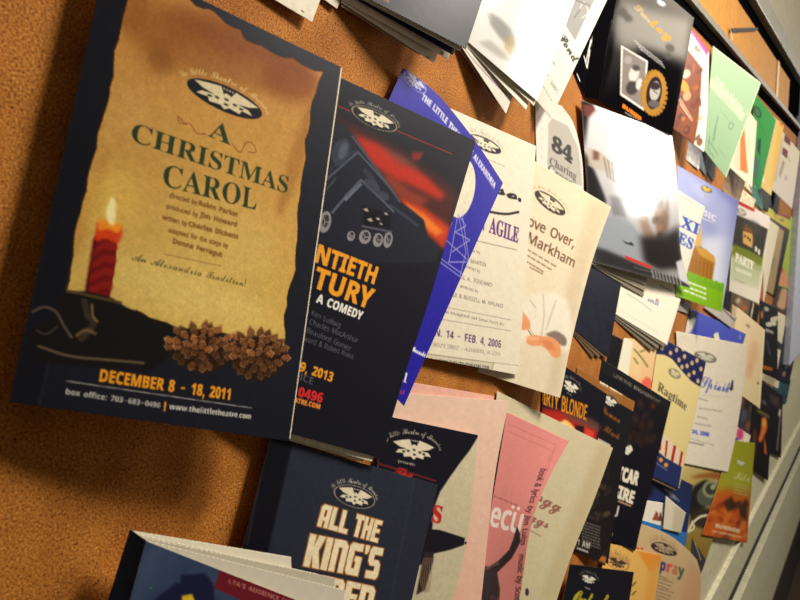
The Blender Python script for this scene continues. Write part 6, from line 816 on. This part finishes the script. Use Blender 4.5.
bk = Sheet((578, 368), (633, 404), (605, 566), (556, 541), s=(.6, 13, 13, .6), finish='satin', pw=2.2); bk.bg((40, 36, 36)); bk.poly([(600, 555), (608, 558), (606, 564), (598, 560)], (190, 110, 50), 1, 1)
booklet('theatre_program', 'black programme with a brown band along its top and orange script', [('front_cover', s), ('back_cover', bk)], group=ROW3)

# --- black programme: limited engagement
s = Sheet((602, 359), (671, 402), (635, 551), (574, 526), s=(.3, 12, 12, .3), finish='satin', pw=1.2)
s.bg((20, 19, 26), (18, 18, 28)); s.poly([(604, 360), (672, 402), (669, 412), (600, 370)], (26, 26, 30))
s.text('LIMITED ENGAGEMENT', 'N', (613, 376), (660, 404), 3.6, (170, 160, 146))
g = random.Random(3)
for k in range(40): s.ell(g.uniform(622, 655), g.uniform(402, 445), g.uniform(1.5, 4), g.uniform(2, 7), g.choice([(60, 36, 30), (44, 28, 26), (36, 24, 26)]), g.uniform(0, 60), .6, 1.5)
s.ell(653, 406, 2.5, 2.5, (90, 34, 30), 0, .8, 1)
s.poly([(626, 447), (631, 445), (633, 450), (628, 455), (625, 454)], (222, 214, 196)); s.line([(628, 445), (631, 450)], .6, (200, 190, 170))
s.text('STREETCAR', 'H', (590, 471), (637, 485), 14, (232, 222, 200), bold=.5); s.text('DESIRE', 'H', (598, 490), (633, 504), 13, (232, 222, 200), bold=.5); s.greek((618, 502), (631, 507), 2, (220, 170, 120))
s.text('J', 'H', (615, 514), (619, 515), 9, (200, 196, 186)); s.ell(612, 534, 1, 2, (140, 160, 50), 0, .8, .5)
single(s, 'theatre_program', 'black programme with small spaced lettering on its top edge and ragged white capitals', 'program', ROW3)

# --- cream and flag brochure
s = Sheet((659, 336), (706, 362), (679, 489), (640, 471), s=(2, 12, 12, 2), finish='satin')
s.bg((226, 206, 142), (220, 202, 140)); s.poly([(655, 334), (708, 362), (700, 387), (691, 381), (681, 370), (672, 359), (665, 355), (656, 354)], (34, 36, 84), 1, .3)
for x, y in ((666, 343), (670.5, 353), (676.5, 350), (679, 360), (684.5, 356.5), (687, 366), (692, 363), (694, 372.5), (697, 360.5), (701, 369), (698, 381), (682, 367), (674, 341.5), (689, 375), (683, 349), (662, 348)): s.ell(x, y, 1.6, 2.3, (216, 186, 130), 0, .95, .3)
s.logo((669, 370), (680, 377), (130, 124, 104), (216, 204, 160), rim=(110, 104, 90), ratio=.6); s.text('Ragtime', 'B', (657, 390), (686, 411), 10, (66, 58, 48))
for k in range(5): s.greek((656, 402+k*3), (664, 408+k*3), 1, (160, 150, 110), .8, 3, k)
s.poly([(650, 424), (661, 432), (670, 440), (684, 456), (681, 474), (640, 446)], (222, 208, 176), 1, .3)
for a, b, w in (((661, 436), (660, 450), 2.4), ((667, 441), (665.5, 456), 2.6), ((675, 446), (672, 461), 4), ((682, 452), (679.5, 466), 3.4), ((655, 430), (654, 446), 2.4)): s.line([a, b], w, (186, 34, 32))
s.poly([(640, 446), (655, 449), (666, 458), (682, 467), (678, 492), (636, 474)], (36, 48, 96), 1, .4)
for x, y in ((656, 457), (661, 460), (666, 465)): s.ell(x, y, 2, 2.2, (226, 160, 50), 0, 1, .4)
s.greek((654, 462), (667, 471), 1.5, (150, 150, 170), .6)
bk = Sheet((659, 340), (704, 366), (676, 491), (640, 474), s=(1.5, 10, 10, 1.5), finish='matte'); bk.bg((110, 96, 84))
booklet('theatre_program', 'cream programme with wavy navy stars at the top and red stripes below', [('front_cover', s), ('back_cover', bk)], group=ROW3)

# --- white sheet with blue script
s = Sheet((676, 331), (747, 345), (728, 472), (682, 463), s=(2.5, 6.5, 6.5, 2.5), right=[(745, 375), (737, 430)], finish='matte')
s.bg((214, 202, 180), (222, 212, 192)); s.logo((695, 354), (716, 360), (110, 106, 90), (200, 192, 170), rim=(90, 86, 76), ratio=.42)
s.text('Spirit', 'S', (699, 387), (729, 393), 13, (70, 84, 168), bold=.15); s.text('ed', 'S', (716, 390), (730, 393), 8, (70, 84, 168)); s.poly([(732, 380), (733.5, 380), (733, 390), (731, 391), (729.5, 390)], (40, 40, 44), 1, .2)
s.line([(702, 395), (732, 397)], .5, (180, 170, 150))
for k, (x0, x1, y) in enumerate([(699, 708, 399), (699, 722, 409), (697, 708, 417), (695, 712, 424)]): s.greek((x0, y), (x1, y+3), 1.4, (150, 142, 130), .8, 3, k)
s.text('24, 2008', 'H', (692, 433), (709, 436.5), 3.6, (84, 100, 190), bold=.2); s.greek((690, 439), (714, 446), 1.2, (170, 160, 146)); s.greek((689, 443), (704, 446), 1.8, (130, 124, 116)); s.noise(.012, 3, 2)
single(s, 'flyer', 'white flyer with an oval emblem and blue handwriting-style title', 'flyer', ROW3)

# --- royal blue sheet and its neighbours
s = Sheet((690, 308), (746, 334), (741, 350), (684, 338), s=(1.2, 5, 5, 1.2), finish='matte')
s.bg((62, 78, 176), (52, 62, 170)); s.poly([(684, 318), (696, 316), (694, 326), (690, 333), (682, 334)], (208, 200, 184), 1, .6); s.poly([(714, 334), (718, 332), (720, 341), (713, 340)], (222, 214, 190), 1, .4); s.ell(713, 338, 1.4, 2, (60, 56, 60)); s.ell(740, 337, 1, 3, (120, 130, 200), 0, .9, .5); s.poly([(686, 310), (698, 312), (696, 318), (686, 320)], (26, 30, 54), 1, .8); s.ell(690, 309, 1.5, 1.5, (220, 130, 40))
single(s, 'flyer', 'royal blue flyer showing above the white flyer with blue script', 'flyer', ROW3)
s = blank((712, 300), (737, 318), (731, 328), (704, 308), s=(3, 6.5, 6.5, 3), finish='matte', c=(176, 166, 158)); s.line([(722, 308), (736, 322)], 1.2, (70, 60, 56)); single(s, 'leaflet', 'grey folded leaflet below the green grass programme', 'leaflet', ROW3)
s = blank((676, 298), (690, 304), (688, 314), (676, 310), s=(1, 3, 3, 1), finish='matte', c=(150, 144, 136)); single(s, 'leaflet', 'small grey leaflet corner beside the bare cork, right of the white letter', 'leaflet', ROW3)
s = Sheet((727, 290), (752, 300), (749, 318), (728, 312), s=(.1, .6, .6, .1), finish='satin'); s.bg((112, 90, 70)); 
for x, y, c in ((738, 301, (206, 196, 170)), (745, 308, (190, 100, 40)), (733, 306, (70, 56, 46)), (741, 304, (140, 110, 70))): s.ell(x, y, 2.5, 3, c, 30, .9, 1)
single(s, 'leaflet', 'brown photo leaflet directly under the cottage brochure', 'leaflet', ROW3)
s = Sheet((732, 304), (765, 330), (760, 409), (728, 386), s=(.6, 3, 3, .6), top=[(742, 311)], finish='matte'); s.bg((226, 202, 160), (222, 200, 150)); s.ell(753, 355, 5, 15, (214, 150, 110), 10, .5, 3); s.ell(749, 371, 4, 8, (206, 130, 100), 10, .35, 2); s.ell(748, 326, 2.6, 1.6, (150, 126, 96), 40, .9, .5); s.line([(764, 330), (759, 408)], 1.4, (236, 222, 180)); s.ell(758, 383, 1, 1.4, (110, 90, 60))
single(s, 'poster', 'cream poster with a faint rosy figure, right of the white flyer', 'poster', ROW3)
s = Sheet((751, 300), (760, 306), (756, 328), (748, 322), s=(1.3, 2, 2, 1.3), finish='satin'); s.bg((28, 24, 28)); s.line([(753.5, 303), (751, 318)], 1.6, (220, 206, 176)); single(s, 'leaflet', 'black leaflet with a pale stripe above the cream poster', 'leaflet', ROW3)
s = Sheet((760, 300), (778, 308), (777.5, 379), (758, 371), s=(.7, 3, 3, .7), finish='satin'); s.bg((30, 32, 44), (22, 22, 32)); s.ell(766.5, 309, 2.6, 2, (190, 180, 150), 40); s.text('J', 'S', (768, 323), (776, 324), 8, (222, 214, 190), bold=.6); s.ell(762, 315, 1.2, 4, (200, 140, 110), 0, .9, .5); s.poly([(766, 328), (774, 332), (773, 334), (765, 331)], (170, 164, 150)); s.poly([(763, 365), (773, 368), (772, 371), (763, 369)], (176, 92, 34)); s.line([(767, 340), (770, 355)], 2, (90, 92, 104), .7, bl=.6)
single(s, 'poster', 'narrow dark blue-black poster with a white hook letter', 'poster', ROW3)
s = blank((772, 309), (793, 320), (778, 389), (758, 378), s=(.1, 1, 1, .1), right=[(786, 348)], finish='matte', c=(222, 212, 180)); s.poly([(777, 340), (786, 348), (784, 352), (776, 348)], (30, 30, 36)); s.poly([(764, 374), (776, 378), (774, 386), (762, 380)], (150, 140, 110), .8, 1.2)
single(s, 'flyer', 'white flyer behind the narrow dark poster', 'flyer', ROW3)
s = Sheet((785, 326), (800, 333), (789, 384), (776, 380), s=(1.4, 2.2, 2.2, 1.4), finish='satin'); s.bg((28, 32, 56), (30, 34, 56)); 
for x, y, c in ((786, 360, (170, 120, 40)), (790, 364, (150, 106, 40)), (786, 366, (90, 104, 130)), (784, 374, (190, 140, 110)), (791, 337, (120, 40, 40))): s.ell(x, y, 1.6, 2.8, c, 10, .9, .6)
single(s, 'poster', 'navy poster with gold shapes at the far lower end of the board', 'poster', ROW3)
s = Sheet((776, 372), (791, 380), (786, 404), (770, 396), s=(.1, .4, .4, .1), finish='satin'); s.bg((52, 92, 98), (40, 84, 90)); s.noise(.1, 3, 4); single(s, 'leaflet', 'teal leaflet under the navy poster with gold shapes', 'leaflet', ROW3)
# dark posters of the lower right
s = Sheet((762, 380), (783, 396), (781, 458), (760, 448), s=(.9, 3, 3, .9), finish='satin'); s.bg((34, 30, 40), (26, 24, 34)); s.ell(764, 404, 2, 4, (120, 116, 116), 10, .8, .8); s.poly([(769, 394), (780, 398), (779, 408), (772, 404)], (90, 76, 76), .7, 1.5); s.line([(781, 409), (777, 450)], 1.8, (150, 144, 130), .8); s.line([(780, 410), (779, 416)], 2, (220, 214, 196))
single(s, 'poster', 'dark poster with a silvery right edge at the lower right end', 'poster', ROW4)
s = Sheet((752, 396), (773, 410), (768, 481), (748, 467), s=(.8, 5, 5, .8), finish='satin'); s.bg((30, 26, 34), (24, 22, 30)); s.poly([(757, 408), (770, 416), (769, 419), (757, 412)], (110, 104, 50), .9, .6); s.poly([(762, 418), (766, 418), (767, 428), (764, 436), (761, 442), (758.5, 440), (761, 430)], (232, 120, 50), 1, .6, sm=True); s.ell(764, 423, 2, 4, (240, 170, 70), 0, .9, .7); s.poly([(764, 436), (766, 444), (767, 456), (764, 452)], (220, 110, 44), .9, .6); s.poly([(753, 432), (757, 428), (756, 455), (752, 460)], (130, 70, 40), .7, 1.2)
single(s, 'poster', 'black poster with a small orange flame figure', 'poster', ROW4)
s = Sheet((735, 388), (759, 404), (754, 447), (728, 432), s=(.1, .45, .45, .1), finish='satin'); s.bg((56, 48, 52), (66, 66, 74)); 
for x, y, rx, ry, c in ((741, 402, 3, 8, (120, 76, 40)), (747, 405, 2, 5, (40, 32, 36)), (753, 408, 2, 6, (190, 130, 80)), (748, 426, 2, 5, (150, 80, 40)), (743, 415, 4, 6, (82, 84, 94)), (739, 416, 2, 8, (30, 28, 34))): s.ell(x, y, rx, ry, c, 10, .85, 1)
single(s, 'photo_card', 'dark photo card with brown streaks below the cream poster', 'card', ROW4)
s = Sheet((733, 424), (751, 436), (748, 446), (730, 440), s=(1.5, 4, 4, 1.5), finish='matte'); s.bg((222, 206, 188)); s.ell(740, 434, 3.4, 6, (206, 60, 110), 0, 1, .8); s.ell(736, 439, 2.6, 1.8, (70, 70, 160), 0, 1, .6); s.ell(747, 438, 3, 4, (232, 222, 196), 0, 1, .6)
single(s, 'leaflet', 'small leaflet with a pink and white flower above the lime and orange brochure', 'leaflet', ROW4)
s = Sheet((732, 440), (755, 443), (747, 543), (702, 535), s=(4, 7, 7, 4), finish='satin'); s.bg((150, 160, 36), (196, 84, 30))
s.poly([(715, 434), (757, 442), (752, 490), (725, 488), (712, 500)], [(152, 156, 30), (176, 172, 60)], 1, 4); s.poly([(712, 492), (726, 490), (750, 500), (748, 545), (700, 537)], (206, 96, 36), .9, 4)
s.logo((735, 461), (746, 465), (140, 146, 60), (216, 216, 180), ratio=.5); s.text('Xita', 'S', (733, 479), (750, 482), 9, (222, 220, 180), bold=.15, a=.8)
for k in range(4): s.greek((734, 484+k*3), (748, 487+k*3), 1, (206, 200, 150), .6, 3, k)
g = random.Random(5)
for k in range(40): s.ell(g.uniform(706, 748), g.uniform(498, 538), g.uniform(1.5, 4), g.uniform(1.5, 5), g.choice([(226, 130, 50), (190, 60, 26), (150, 60, 30), (70, 44, 30), (230, 150, 70)]), g.uniform(-40, 40), .6, 1)
s.poly([(722, 502), (732, 496), (736, 508), (728, 512)], (60, 40, 30), .9, 1.5); s.poly([(738, 504), (748, 500), (747, 522), (740, 516)], (64, 44, 34), .9, 1.5)
s.text('SUNSHINE', 'H', (715, 527), (740, 533), 3.6, (236, 206, 160), bold=.2); s.greek((713, 532), (742, 538), 1.6, (236, 206, 160), .8)
single(s, 'folded_brochure', 'lime green brochure fading to fiery orange at the bottom', group=ROW4)

# --- brochure with a bottle, seen from above
s = Sheet((676, 452), (736, 470), (704, 566), (668, 548), s=(.1, 2, 2, .1), finish='satin'); s.bg((214, 196, 130), (136, 108, 40))
s.poly([(690, 470), (716, 470), (730, 480), (714, 505), (690, 500)], (176, 150, 84), .6, 4); s.poly([(690, 478), (700, 474), (714, 472), (734, 476), (732, 482), (708, 478)], (150, 84, 34), .9, 1.5)
s.poly([(694, 486), (706, 480), (716, 488), (714, 500), (702, 508), (690, 515), (688, 500)], (34, 32, 32), 1, 1.2, sm=True); s.ell(707, 496, 10, 11, (92, 96, 80), 30, .9, .8); s.ell(711, 489, 8.5, 9, (150, 156, 120), 30, .95, .7); s.ell(711, 489, 5.5, 6, (60, 66, 52), 30, 1, .6); s.ell(713, 487, 2.5, 3, (170, 180, 140), 30, .9, .5)
s.poly([(690, 508), (702, 506), (712, 510), (706, 530), (690, 524)], (46, 38, 30), .9, 1.5)
s.line([(688, 532), (692, 524), (700, 517), (710, 515)], 2.6, (232, 222, 190), 1, True); s.line([(692, 521), (694, 528), (688, 532)], 2.2, (226, 214, 184), 1, True)
single(s, 'poster', 'yellow-brown poster showing a dark bottle mouth and a white loop', 'poster', ROW4)
s = Sheet((692, 538), (706, 560), (701, 574), (690, 566), s=(1.8, 3, 3, 1.8), finish='satin'); s.bg((60, 60, 66)); s.line([(694, 540), (701, 560)], 1.6, (206, 180, 130)); single(s, 'leaflet', 'small dark leaflet corner beside the round-topped brochure', 'leaflet', ROW4)
# --- navy programme and what is tucked in front of it
s = Sheet((648, 462), (693, 485), (686, 541), (630, 528), s=(.5, 1.8, 1.8, .5), finish='satin'); s.bg((38, 46, 80), (34, 50, 110)); s.poly([(630, 476), (655, 480), (652, 496), (634, 500)], (20, 20, 34), .8, 2)
for k in range(3): s.line([(664+k*2, 488+k), (672+k*3.5, 498+k*1.5)], 2, (160, 158, 156), .7, bl=.5)
single(s, 'theatre_program', 'navy programme with smudged silver lettering, under the starred cream one', 'program', ROW4)
s = Sheet((644, 500), (670, 504), (668, 530), (638, 520), s=(2, 3, 3, 2), finish='matte'); s.bg((230, 222, 204)); s.poly([(652, 520), (656, 511), (658, 513), (659, 521)], (150, 66, 30)); s.poly([(658, 521), (660, 512), (661, 513), (662, 521)], (84, 50, 60))
single(s, 'leaflet', 'white leaflet with two small red-brown triangles', 'leaflet', ROW4)
s = Sheet((666, 496), (686, 513), (681, 533), (663, 529), s=(6.5, 9, 9, 6.5), finish='matte'); s.bg((216, 206, 182)); s.poly([(674, 506), (686, 513), (681, 533), (672, 530)], (190, 176, 146), .8, 1.5)
single(s, 'leaflet', 'creased white paper slip folded over the navy programme', 'leaflet', ROW4)
s = Sheet((638, 519), (687, 533), (684, 552), (634, 545), s=(3.6, 5.6, 5.6, 3.6), finish='satin'); s.bg((52, 118, 186), (44, 106, 178))
single(s, 'leaflet', 'bright blue leaflet edge behind the round-topped brochure', 'leaflet', ROW4)
# --- round-topped tan brochure
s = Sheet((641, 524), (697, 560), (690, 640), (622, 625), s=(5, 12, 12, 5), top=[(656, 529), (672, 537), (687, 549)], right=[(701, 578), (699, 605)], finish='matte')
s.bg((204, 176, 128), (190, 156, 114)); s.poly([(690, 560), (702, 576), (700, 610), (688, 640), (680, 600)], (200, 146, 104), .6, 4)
s.logo((651, 545), (677, 554), (40, 32, 34), (176, 150, 116), txt=(150, 120, 90), ratio=.45)
xs = [('H', (210, 60, 50)), ('a', (210, 60, 50)), ('i', (60, 80, 150)), ('r', (206, 60, 60)), ('s', (40, 130, 80)), ('p', (40, 60, 110)), ('r', (206, 70, 70)), ('a', (186, 106, 80)), ('y', (60, 96, 70))]
for k, (ch, c) in enumerate(xs):
    x = 628+k*6.2; y = 560+k*1.9; s.text(ch, 'H', (x, y), (x+6, y+1.8), 11, c, bold=.45, slant=.25)
for k in range(9): s.greek((656, 575+k*3.4), (668+(k*5) % 7, 580+k*3.4), 1.2, (120, 92, 70), .8, 4, k)
for x in (638, 642): s.ell(x, 548.5, 1.3, 1.3, (214, 60, 44))
single(s, 'folded_brochure', 'tan brochure with a round-cut top and multicoloured title letters', group=ROW4)
# --- orange-yellow folded flyer
s = Sheet((607, 543), (662, 555), (648, 640), (590, 625), s=(7, 13, 13, 7), finish='matte'); s.bg((226, 178, 92), (222, 170, 80)); s.poly([(637, 551), (662, 555), (660, 566), (650, 572)], (226, 136, 40), .9, 1.2); s.poly([(650, 566), (661, 556), (648, 640), (638, 640)], (216, 152, 60), .7, 3)
s.logo((606, 559), (628, 567), (224, 178, 96), (60, 46, 34), txt=(120, 96, 60), rim=(60, 46, 34), ratio=.5)
for y in (583, 592): s.line([(632, y+3), (636, y-1)], 1.4, (80, 60, 40))
single(s, 'flyer', 'orange-yellow flyer with a folded flap and an outlined oval emblem', 'flyer', ROW4)
# --- black brochure, yellow script
s = Sheet((570, 564), (634, 572), (620, 660), (552, 645), s=(12, 20, 20, 12), left=[(563, 600)], finish='satin'); s.bg((22, 21, 30)); s.logo((580, 577), (597, 582), (22, 21, 30), (230, 224, 200), txt=(150, 146, 134), ratio=.55); s.greek((585, 588), (590, 590), 1.4, (150, 146, 130))
s.text('Out of', 'S', (571, 604), (606, 609), 16, (186, 172, 50), bold=.2)
single(s, 'folded_brochure', 'black brochure with yellow script at the bottom edge', group=ROW4)

# --- open navy programme with a dark red banner, lowest left
s = Sheet((146, 541), (352, 622), (330, 800), (92, 740), s=(22, 36, 36, 22), res=1.0, finish='satin')
s.bg((52, 66, 92), (44, 58, 86)); s.noise(.05, 8, 4); s.poly([(148, 545), (166, 552), (120, 640), (110, 640)], (70, 84, 108), .5, 4)
s.poly([(154, 600), (176, 582), (180, 584), (181, 575), (205, 573), (214, 586), (214, 640), (140, 660)], (26, 28, 56), 1, 1); s.poly([(182, 596), (192, 594), (196, 604), (182, 610)], (214, 180, 40), 1, .6)
s.poly([(221, 566), (360, 616), (350, 650), (214, 588)], (104, 26, 36)); s.text("LTA'S AUDIENCE CHOICE", 'H', (228, 583), (302, 609), 4.6, (186, 120, 106)); s.ell(151, 588, .8, .8, (60, 160, 90))
sp = Sheet((130, 529), (147, 541), (93, 742), (72, 716), s=(15, 22, 22, 15), finish='satin'); sp.bg((30, 34, 46), (26, 28, 36)); sp.noise(.06, 6, 2)
pp = [('front_cover', s), ('spine', sp)]
for k, (trx, tr_y, brx, bl) in enumerate([(345, 590, 326, 0), (335, 578, 322, 1), (318, 574, 316, 2), (291, 557, 300, 3)]):
    q = blank((145-k*3.6, 540-k*3), (trx, tr_y), (brx, 790), (98-k*4, 738-k*4), s=(20.6-k*1.9, 33-k*2.6, 33-k*2.6, 20.6-k*1.9), res=.7, c=((206, 198, 178), (190, 182, 160), (212, 204, 182), (226, 218, 196))[k], amp=.012)
    pp.append(('inner_page', q))
booklet('theatre_program', 'thick navy programme seen from above with white pages and a dark red banner', pp, group=ROW4)
# ================================================================ the setting
def box(name, x0, x1, y0, y1, z0, z1, m, bevel=0):
    V = [(x, y, z) for x in (x0, x1) for y in (y0, y1) for z in (z0, z1)]
    Fc = [(0, 1, 3, 2), (4, 6, 7, 5), (0, 4, 5, 1), (2, 3, 7, 6), (0, 2, 6, 4), (1, 5, 7, 3)]
    me = bpy.data.meshes.new(name); me.from_pydata(V, [], Fc); me.update(); me.materials.append(m)
    o = bpy.data.objects.new(name, me); COL.objects.link(o); o['kind'] = 'structure'
    if bevel:
        b = o.modifiers.new('bevel', 'BEVEL'); b.width = bevel; b.segments = 2
    return o
def cork():
    m = bpy.data.materials.new('cork'); m.use_nodes = True; nt = m.node_tree; b = nt.nodes['Principled BSDF']; b.inputs['Roughness'].default_value = .8; b.inputs['Specular IOR Level'].default_value = .2
    tc = nt.nodes.new('ShaderNodeTexCoord')
    def noise(sc, det):
        n = nt.nodes.new('ShaderNodeTexNoise'); n.inputs['Scale'].default_value = sc; n.inputs['Detail'].default_value = det; nt.links.new(tc.outputs['Object'], n.inputs['Vector']); return n
    def ramp(src, els):
        r = nt.nodes.new('ShaderNodeValToRGB'); e = r.color_ramp.elements
        while len(e) < len(els): e.new(.5)
        for k, (p, c) in enumerate(els): e[k].position = p; e[k].color = (*lin(c), 1)
        nt.links.new(src, r.inputs['Fac']); return r
    n1 = noise(950, 3); r1 = ramp(n1.outputs['Fac'], [(.30, (100, 52, 16)), (.46, (170, 104, 36)), (.6, (196, 128, 52)), (.78, (228, 174, 92))])
    n2 = noise(38, 3); r2 = ramp(n2.outputs['Fac'], [(.3, (215, 205, 190)), (.7, (255, 255, 255))])
    v = nt.nodes.new('ShaderNodeTexVoronoi'); v.inputs['Scale'].default_value = 240; nt.links.new(tc.outputs['Object'], v.inputs['Vector'])
    r3 = ramp(v.outputs['Distance'], [(.06, (84, 44, 18)), (.17, (255, 255, 255))])
    n4 = noise(120, 2); r4 = ramp(n4.outputs['Fac'], [(.5, (255, 255, 255)), (.56, (0, 0, 0))])
    def mix(a, bb, fac=1, mode='MULTIPLY'):
        x = nt.nodes.new('ShaderNodeMix'); x.data_type = 'RGBA'; x.blend_type = mode
        if isinstance(fac, float) or isinstance(fac, int): x.inputs['Factor'].default_value = fac
        else: nt.links.new(fac, x.inputs['Factor'])
        nt.links.new(a, x.inputs['A']); nt.links.new(bb, x.inputs['B']); return x.outputs['Result']
    c = mix(r1.outputs['Color'], r2.outputs['Color']); c = mix(c, r3.outputs['Color'], r4.outputs['Color'])
    nt.links.new(c, b.inputs['Base Color'])
    u = nt.nodes.new('ShaderNodeBump'); u.inputs['Strength'].default_value = .5; u.inputs['Distance'].default_value = .0008; nt.links.new(n1.outputs['Fac'], u.inputs['Height']); nt.links.new(u.outputs['Normal'], b.inputs['Normal'])
    return m
CORK = cork()
M_grey = mat('brushed_grey_trim', .45, (120, 112, 98), spec=.5); M_black = mat('black_gap_and_shade', .9, (8, 7, 8), spec=0); M_tan = mat('tan_panel', .6, (178, 122, 46), spec=.15)
M_cream = mat('cream_wall_paint', .55, (204, 198, 166), spec=.25, bump=.15, bscale=300); M_creamB = mat('cream_trim_paint', .4, (214, 208, 178), spec=.3); M_metal = mat('pale_metal', .35, (176, 172, 160), metal=.4); M_groove = mat('groove_shadow', .8, (40, 34, 34)); M_dark = mat('dark_skirting', .6, (52, 40, 36)); M_wall = mat('upper_wall_paint', .7, (150, 142, 118)); M_post = mat('blue_grey_post', .5, (196, 200, 216)); M_floor = mat('floor_vinyl', .5, (70, 56, 46)); M_seam = mat('pale_seam', .6, (214, 184, 130))
zt = float(P(683, 2)[2]); zt2 = float(P(690, 2)[2]); zb = float(P(708, 600)[2])
X0, X1 = -.55, float(P(791, 300)[0]); XE = X1+1.6
zrow = lambda px, py: float(P(px, py)[2])
ztan = zrow(740, 0); zblk = zrow(754, 0); zrail = zrow(766, 0); z1 = zrow(708, 600); z2 = zrow(729, 600); z2b = zrow(738, 600); z3 = zrow(757, 600); z4 = zrow(772, 600)
zbrd = float(P(634, 600)[2])
box('wall_back', X0, X1, 0, .02, zbrd, zt, CORK)
box('trim_1', X0, X1+.03, -.012, .02, zt, zt2, M_grey, .001)
xt = float(P(784, 200)[0]); box('wall_upper', X0, xt, .004, .03, zt2, ztan, M_tan)
box('overhang_shade_band', X0, XE, .012, .05, ztan, zrail, M_black)  # recessed band coloured black to stand in for the shadow under the overhang
box('trim_3', X0, XE, -.004, .012, zblk, zrail, M_metal, .001)
box('wall_top', X0, XE, .006, .06, zrail, zrail+1.2, M_wall)
xs1, xs2 = float(P(731, 30)[0]), float(P(777.5, 80)[0])
box('trim_5', xs2, xs2+.03, .001, .01, zt2, ztan, M_seam)
def strip(name, a, b, w, m):
    A, B = P(*a, .0005), P(*b, .0005); d = (B-A)/np.linalg.norm(B-A); n = np.array([-d[2], 0, d[0]])*w/2
    me = bpy.data.meshes.new(name); me.from_pydata([A+n, B+n, B-n, A-n], [], [(0, 1, 2, 3)]); me.materials.append(m)
    o = bpy.data.objects.new(name, me); COL.objects.link(o); o['kind'] = 'structure'
strip('trim_6', (731, 30), (758, 29), .006, M_groove); strip('trim_4', (731, 30), (732.5, 40), .006, M_seam)
zk = zrow(669, 0); box('frame_shade_strip', X0, X1+.03, -.004, .0, zk, zt, M_black)  # black strip laid over the cork as the shadow below the board frame
box('trim_7', xt, float(P(792.5, 200)[0]), .002, .03, zt2, ztan, M_black)
box('wall_below', X0, XE, .004, .05, z1, zbrd, M_cream); box('trim_8', X0, XE, -.006, .03, z1-.006, z1+.003, M_creamB, .001)
box('wall_dado', X0, XE, .002, .05, z2, z1-.006, M_cream); box('trim_9', X0, XE, .012, .05, z2b, z2, M_groove)
box('trim_10', X0, XE, -.004, .05, z3, z2b, M_creamB, .002); box('wall_low', X0, XE, .0, .05, z4, z3, M_cream)
box('baseboard_back', X0, XE, -.004, .05, .0, z4, M_dark)
box('floor', X0-1, XE, -2.2, .05, -.02, 0, M_floor)
xp = float(P(793, 200)[0]); box('trim_11', xp, xp+.5, -.02, .0, zrow(796, 350), zrow(793.5, 78), M_post, .002)
box('wall_end', XE, XE+.05, -2.2, .06, 0, zrail+1.2, M_wall)
# ================================================================ light, camera
def area(name, loc, tgt, size, e, col=(1, .93, .82)):
    l = bpy.data.lights.new(name, 'AREA'); l.energy = e; l.size = size; l.color = col; l.shape = 'DISK'
    o = bpy.data.objects.new(name, l); COL.objects.link(o); o.location = loc
    d = np.array(tgt)-np.array(loc); from mathutils import Vector
    o.rotation_euler = Vector(d).to_track_quat('-Z', 'Y').to_euler(); return o
from mathutils import Matrix
area('ceiling_lamp', (.95, -.70, CAMZ+.85), (.35, 0, CAMZ), .26, 23.0)
area('ceiling_lamp', (1.9, -1.2, CAMZ+.95), (.9, 0, CAMZ), .3, 17)
area('corridor_window', (3.8, -1.25, CAMZ+.5), (.8, 0, CAMZ), .7, 20, (1, .96, .88))
w = bpy.data.worlds.new('hallway_air'); SC.world = w; w.use_nodes = True; w.node_tree.nodes['Background'].inputs[0].default_value = (1, .86, .68, 1); w.node_tree.nodes['Background'].inputs[1].default_value = .14
cd = bpy.data.cameras.new('camera'); cd.sensor_width = 36; cd.lens = FPX/800*36; cd.clip_start = .01
cam = bpy.data.objects.new('camera', cd); COL.objects.link(cam)
cam.matrix_world = Matrix(((RT[0], UP[0], -FW[0], CAM[0]), (RT[1], UP[1], -FW[1], CAM[1]), (RT[2], UP[2], -FW[2], CAM[2]), (0, 0, 0, 1)))
cd.dof.use_dof = True; cd.dof.focus_distance = float((P(450, 260, .01)-CAM)@FW); cd.dof.aperture_fstop = 15
SC.camera = cam
SC.view_settings.view_transform = 'Standard'; SC.view_settings.look = 'None'
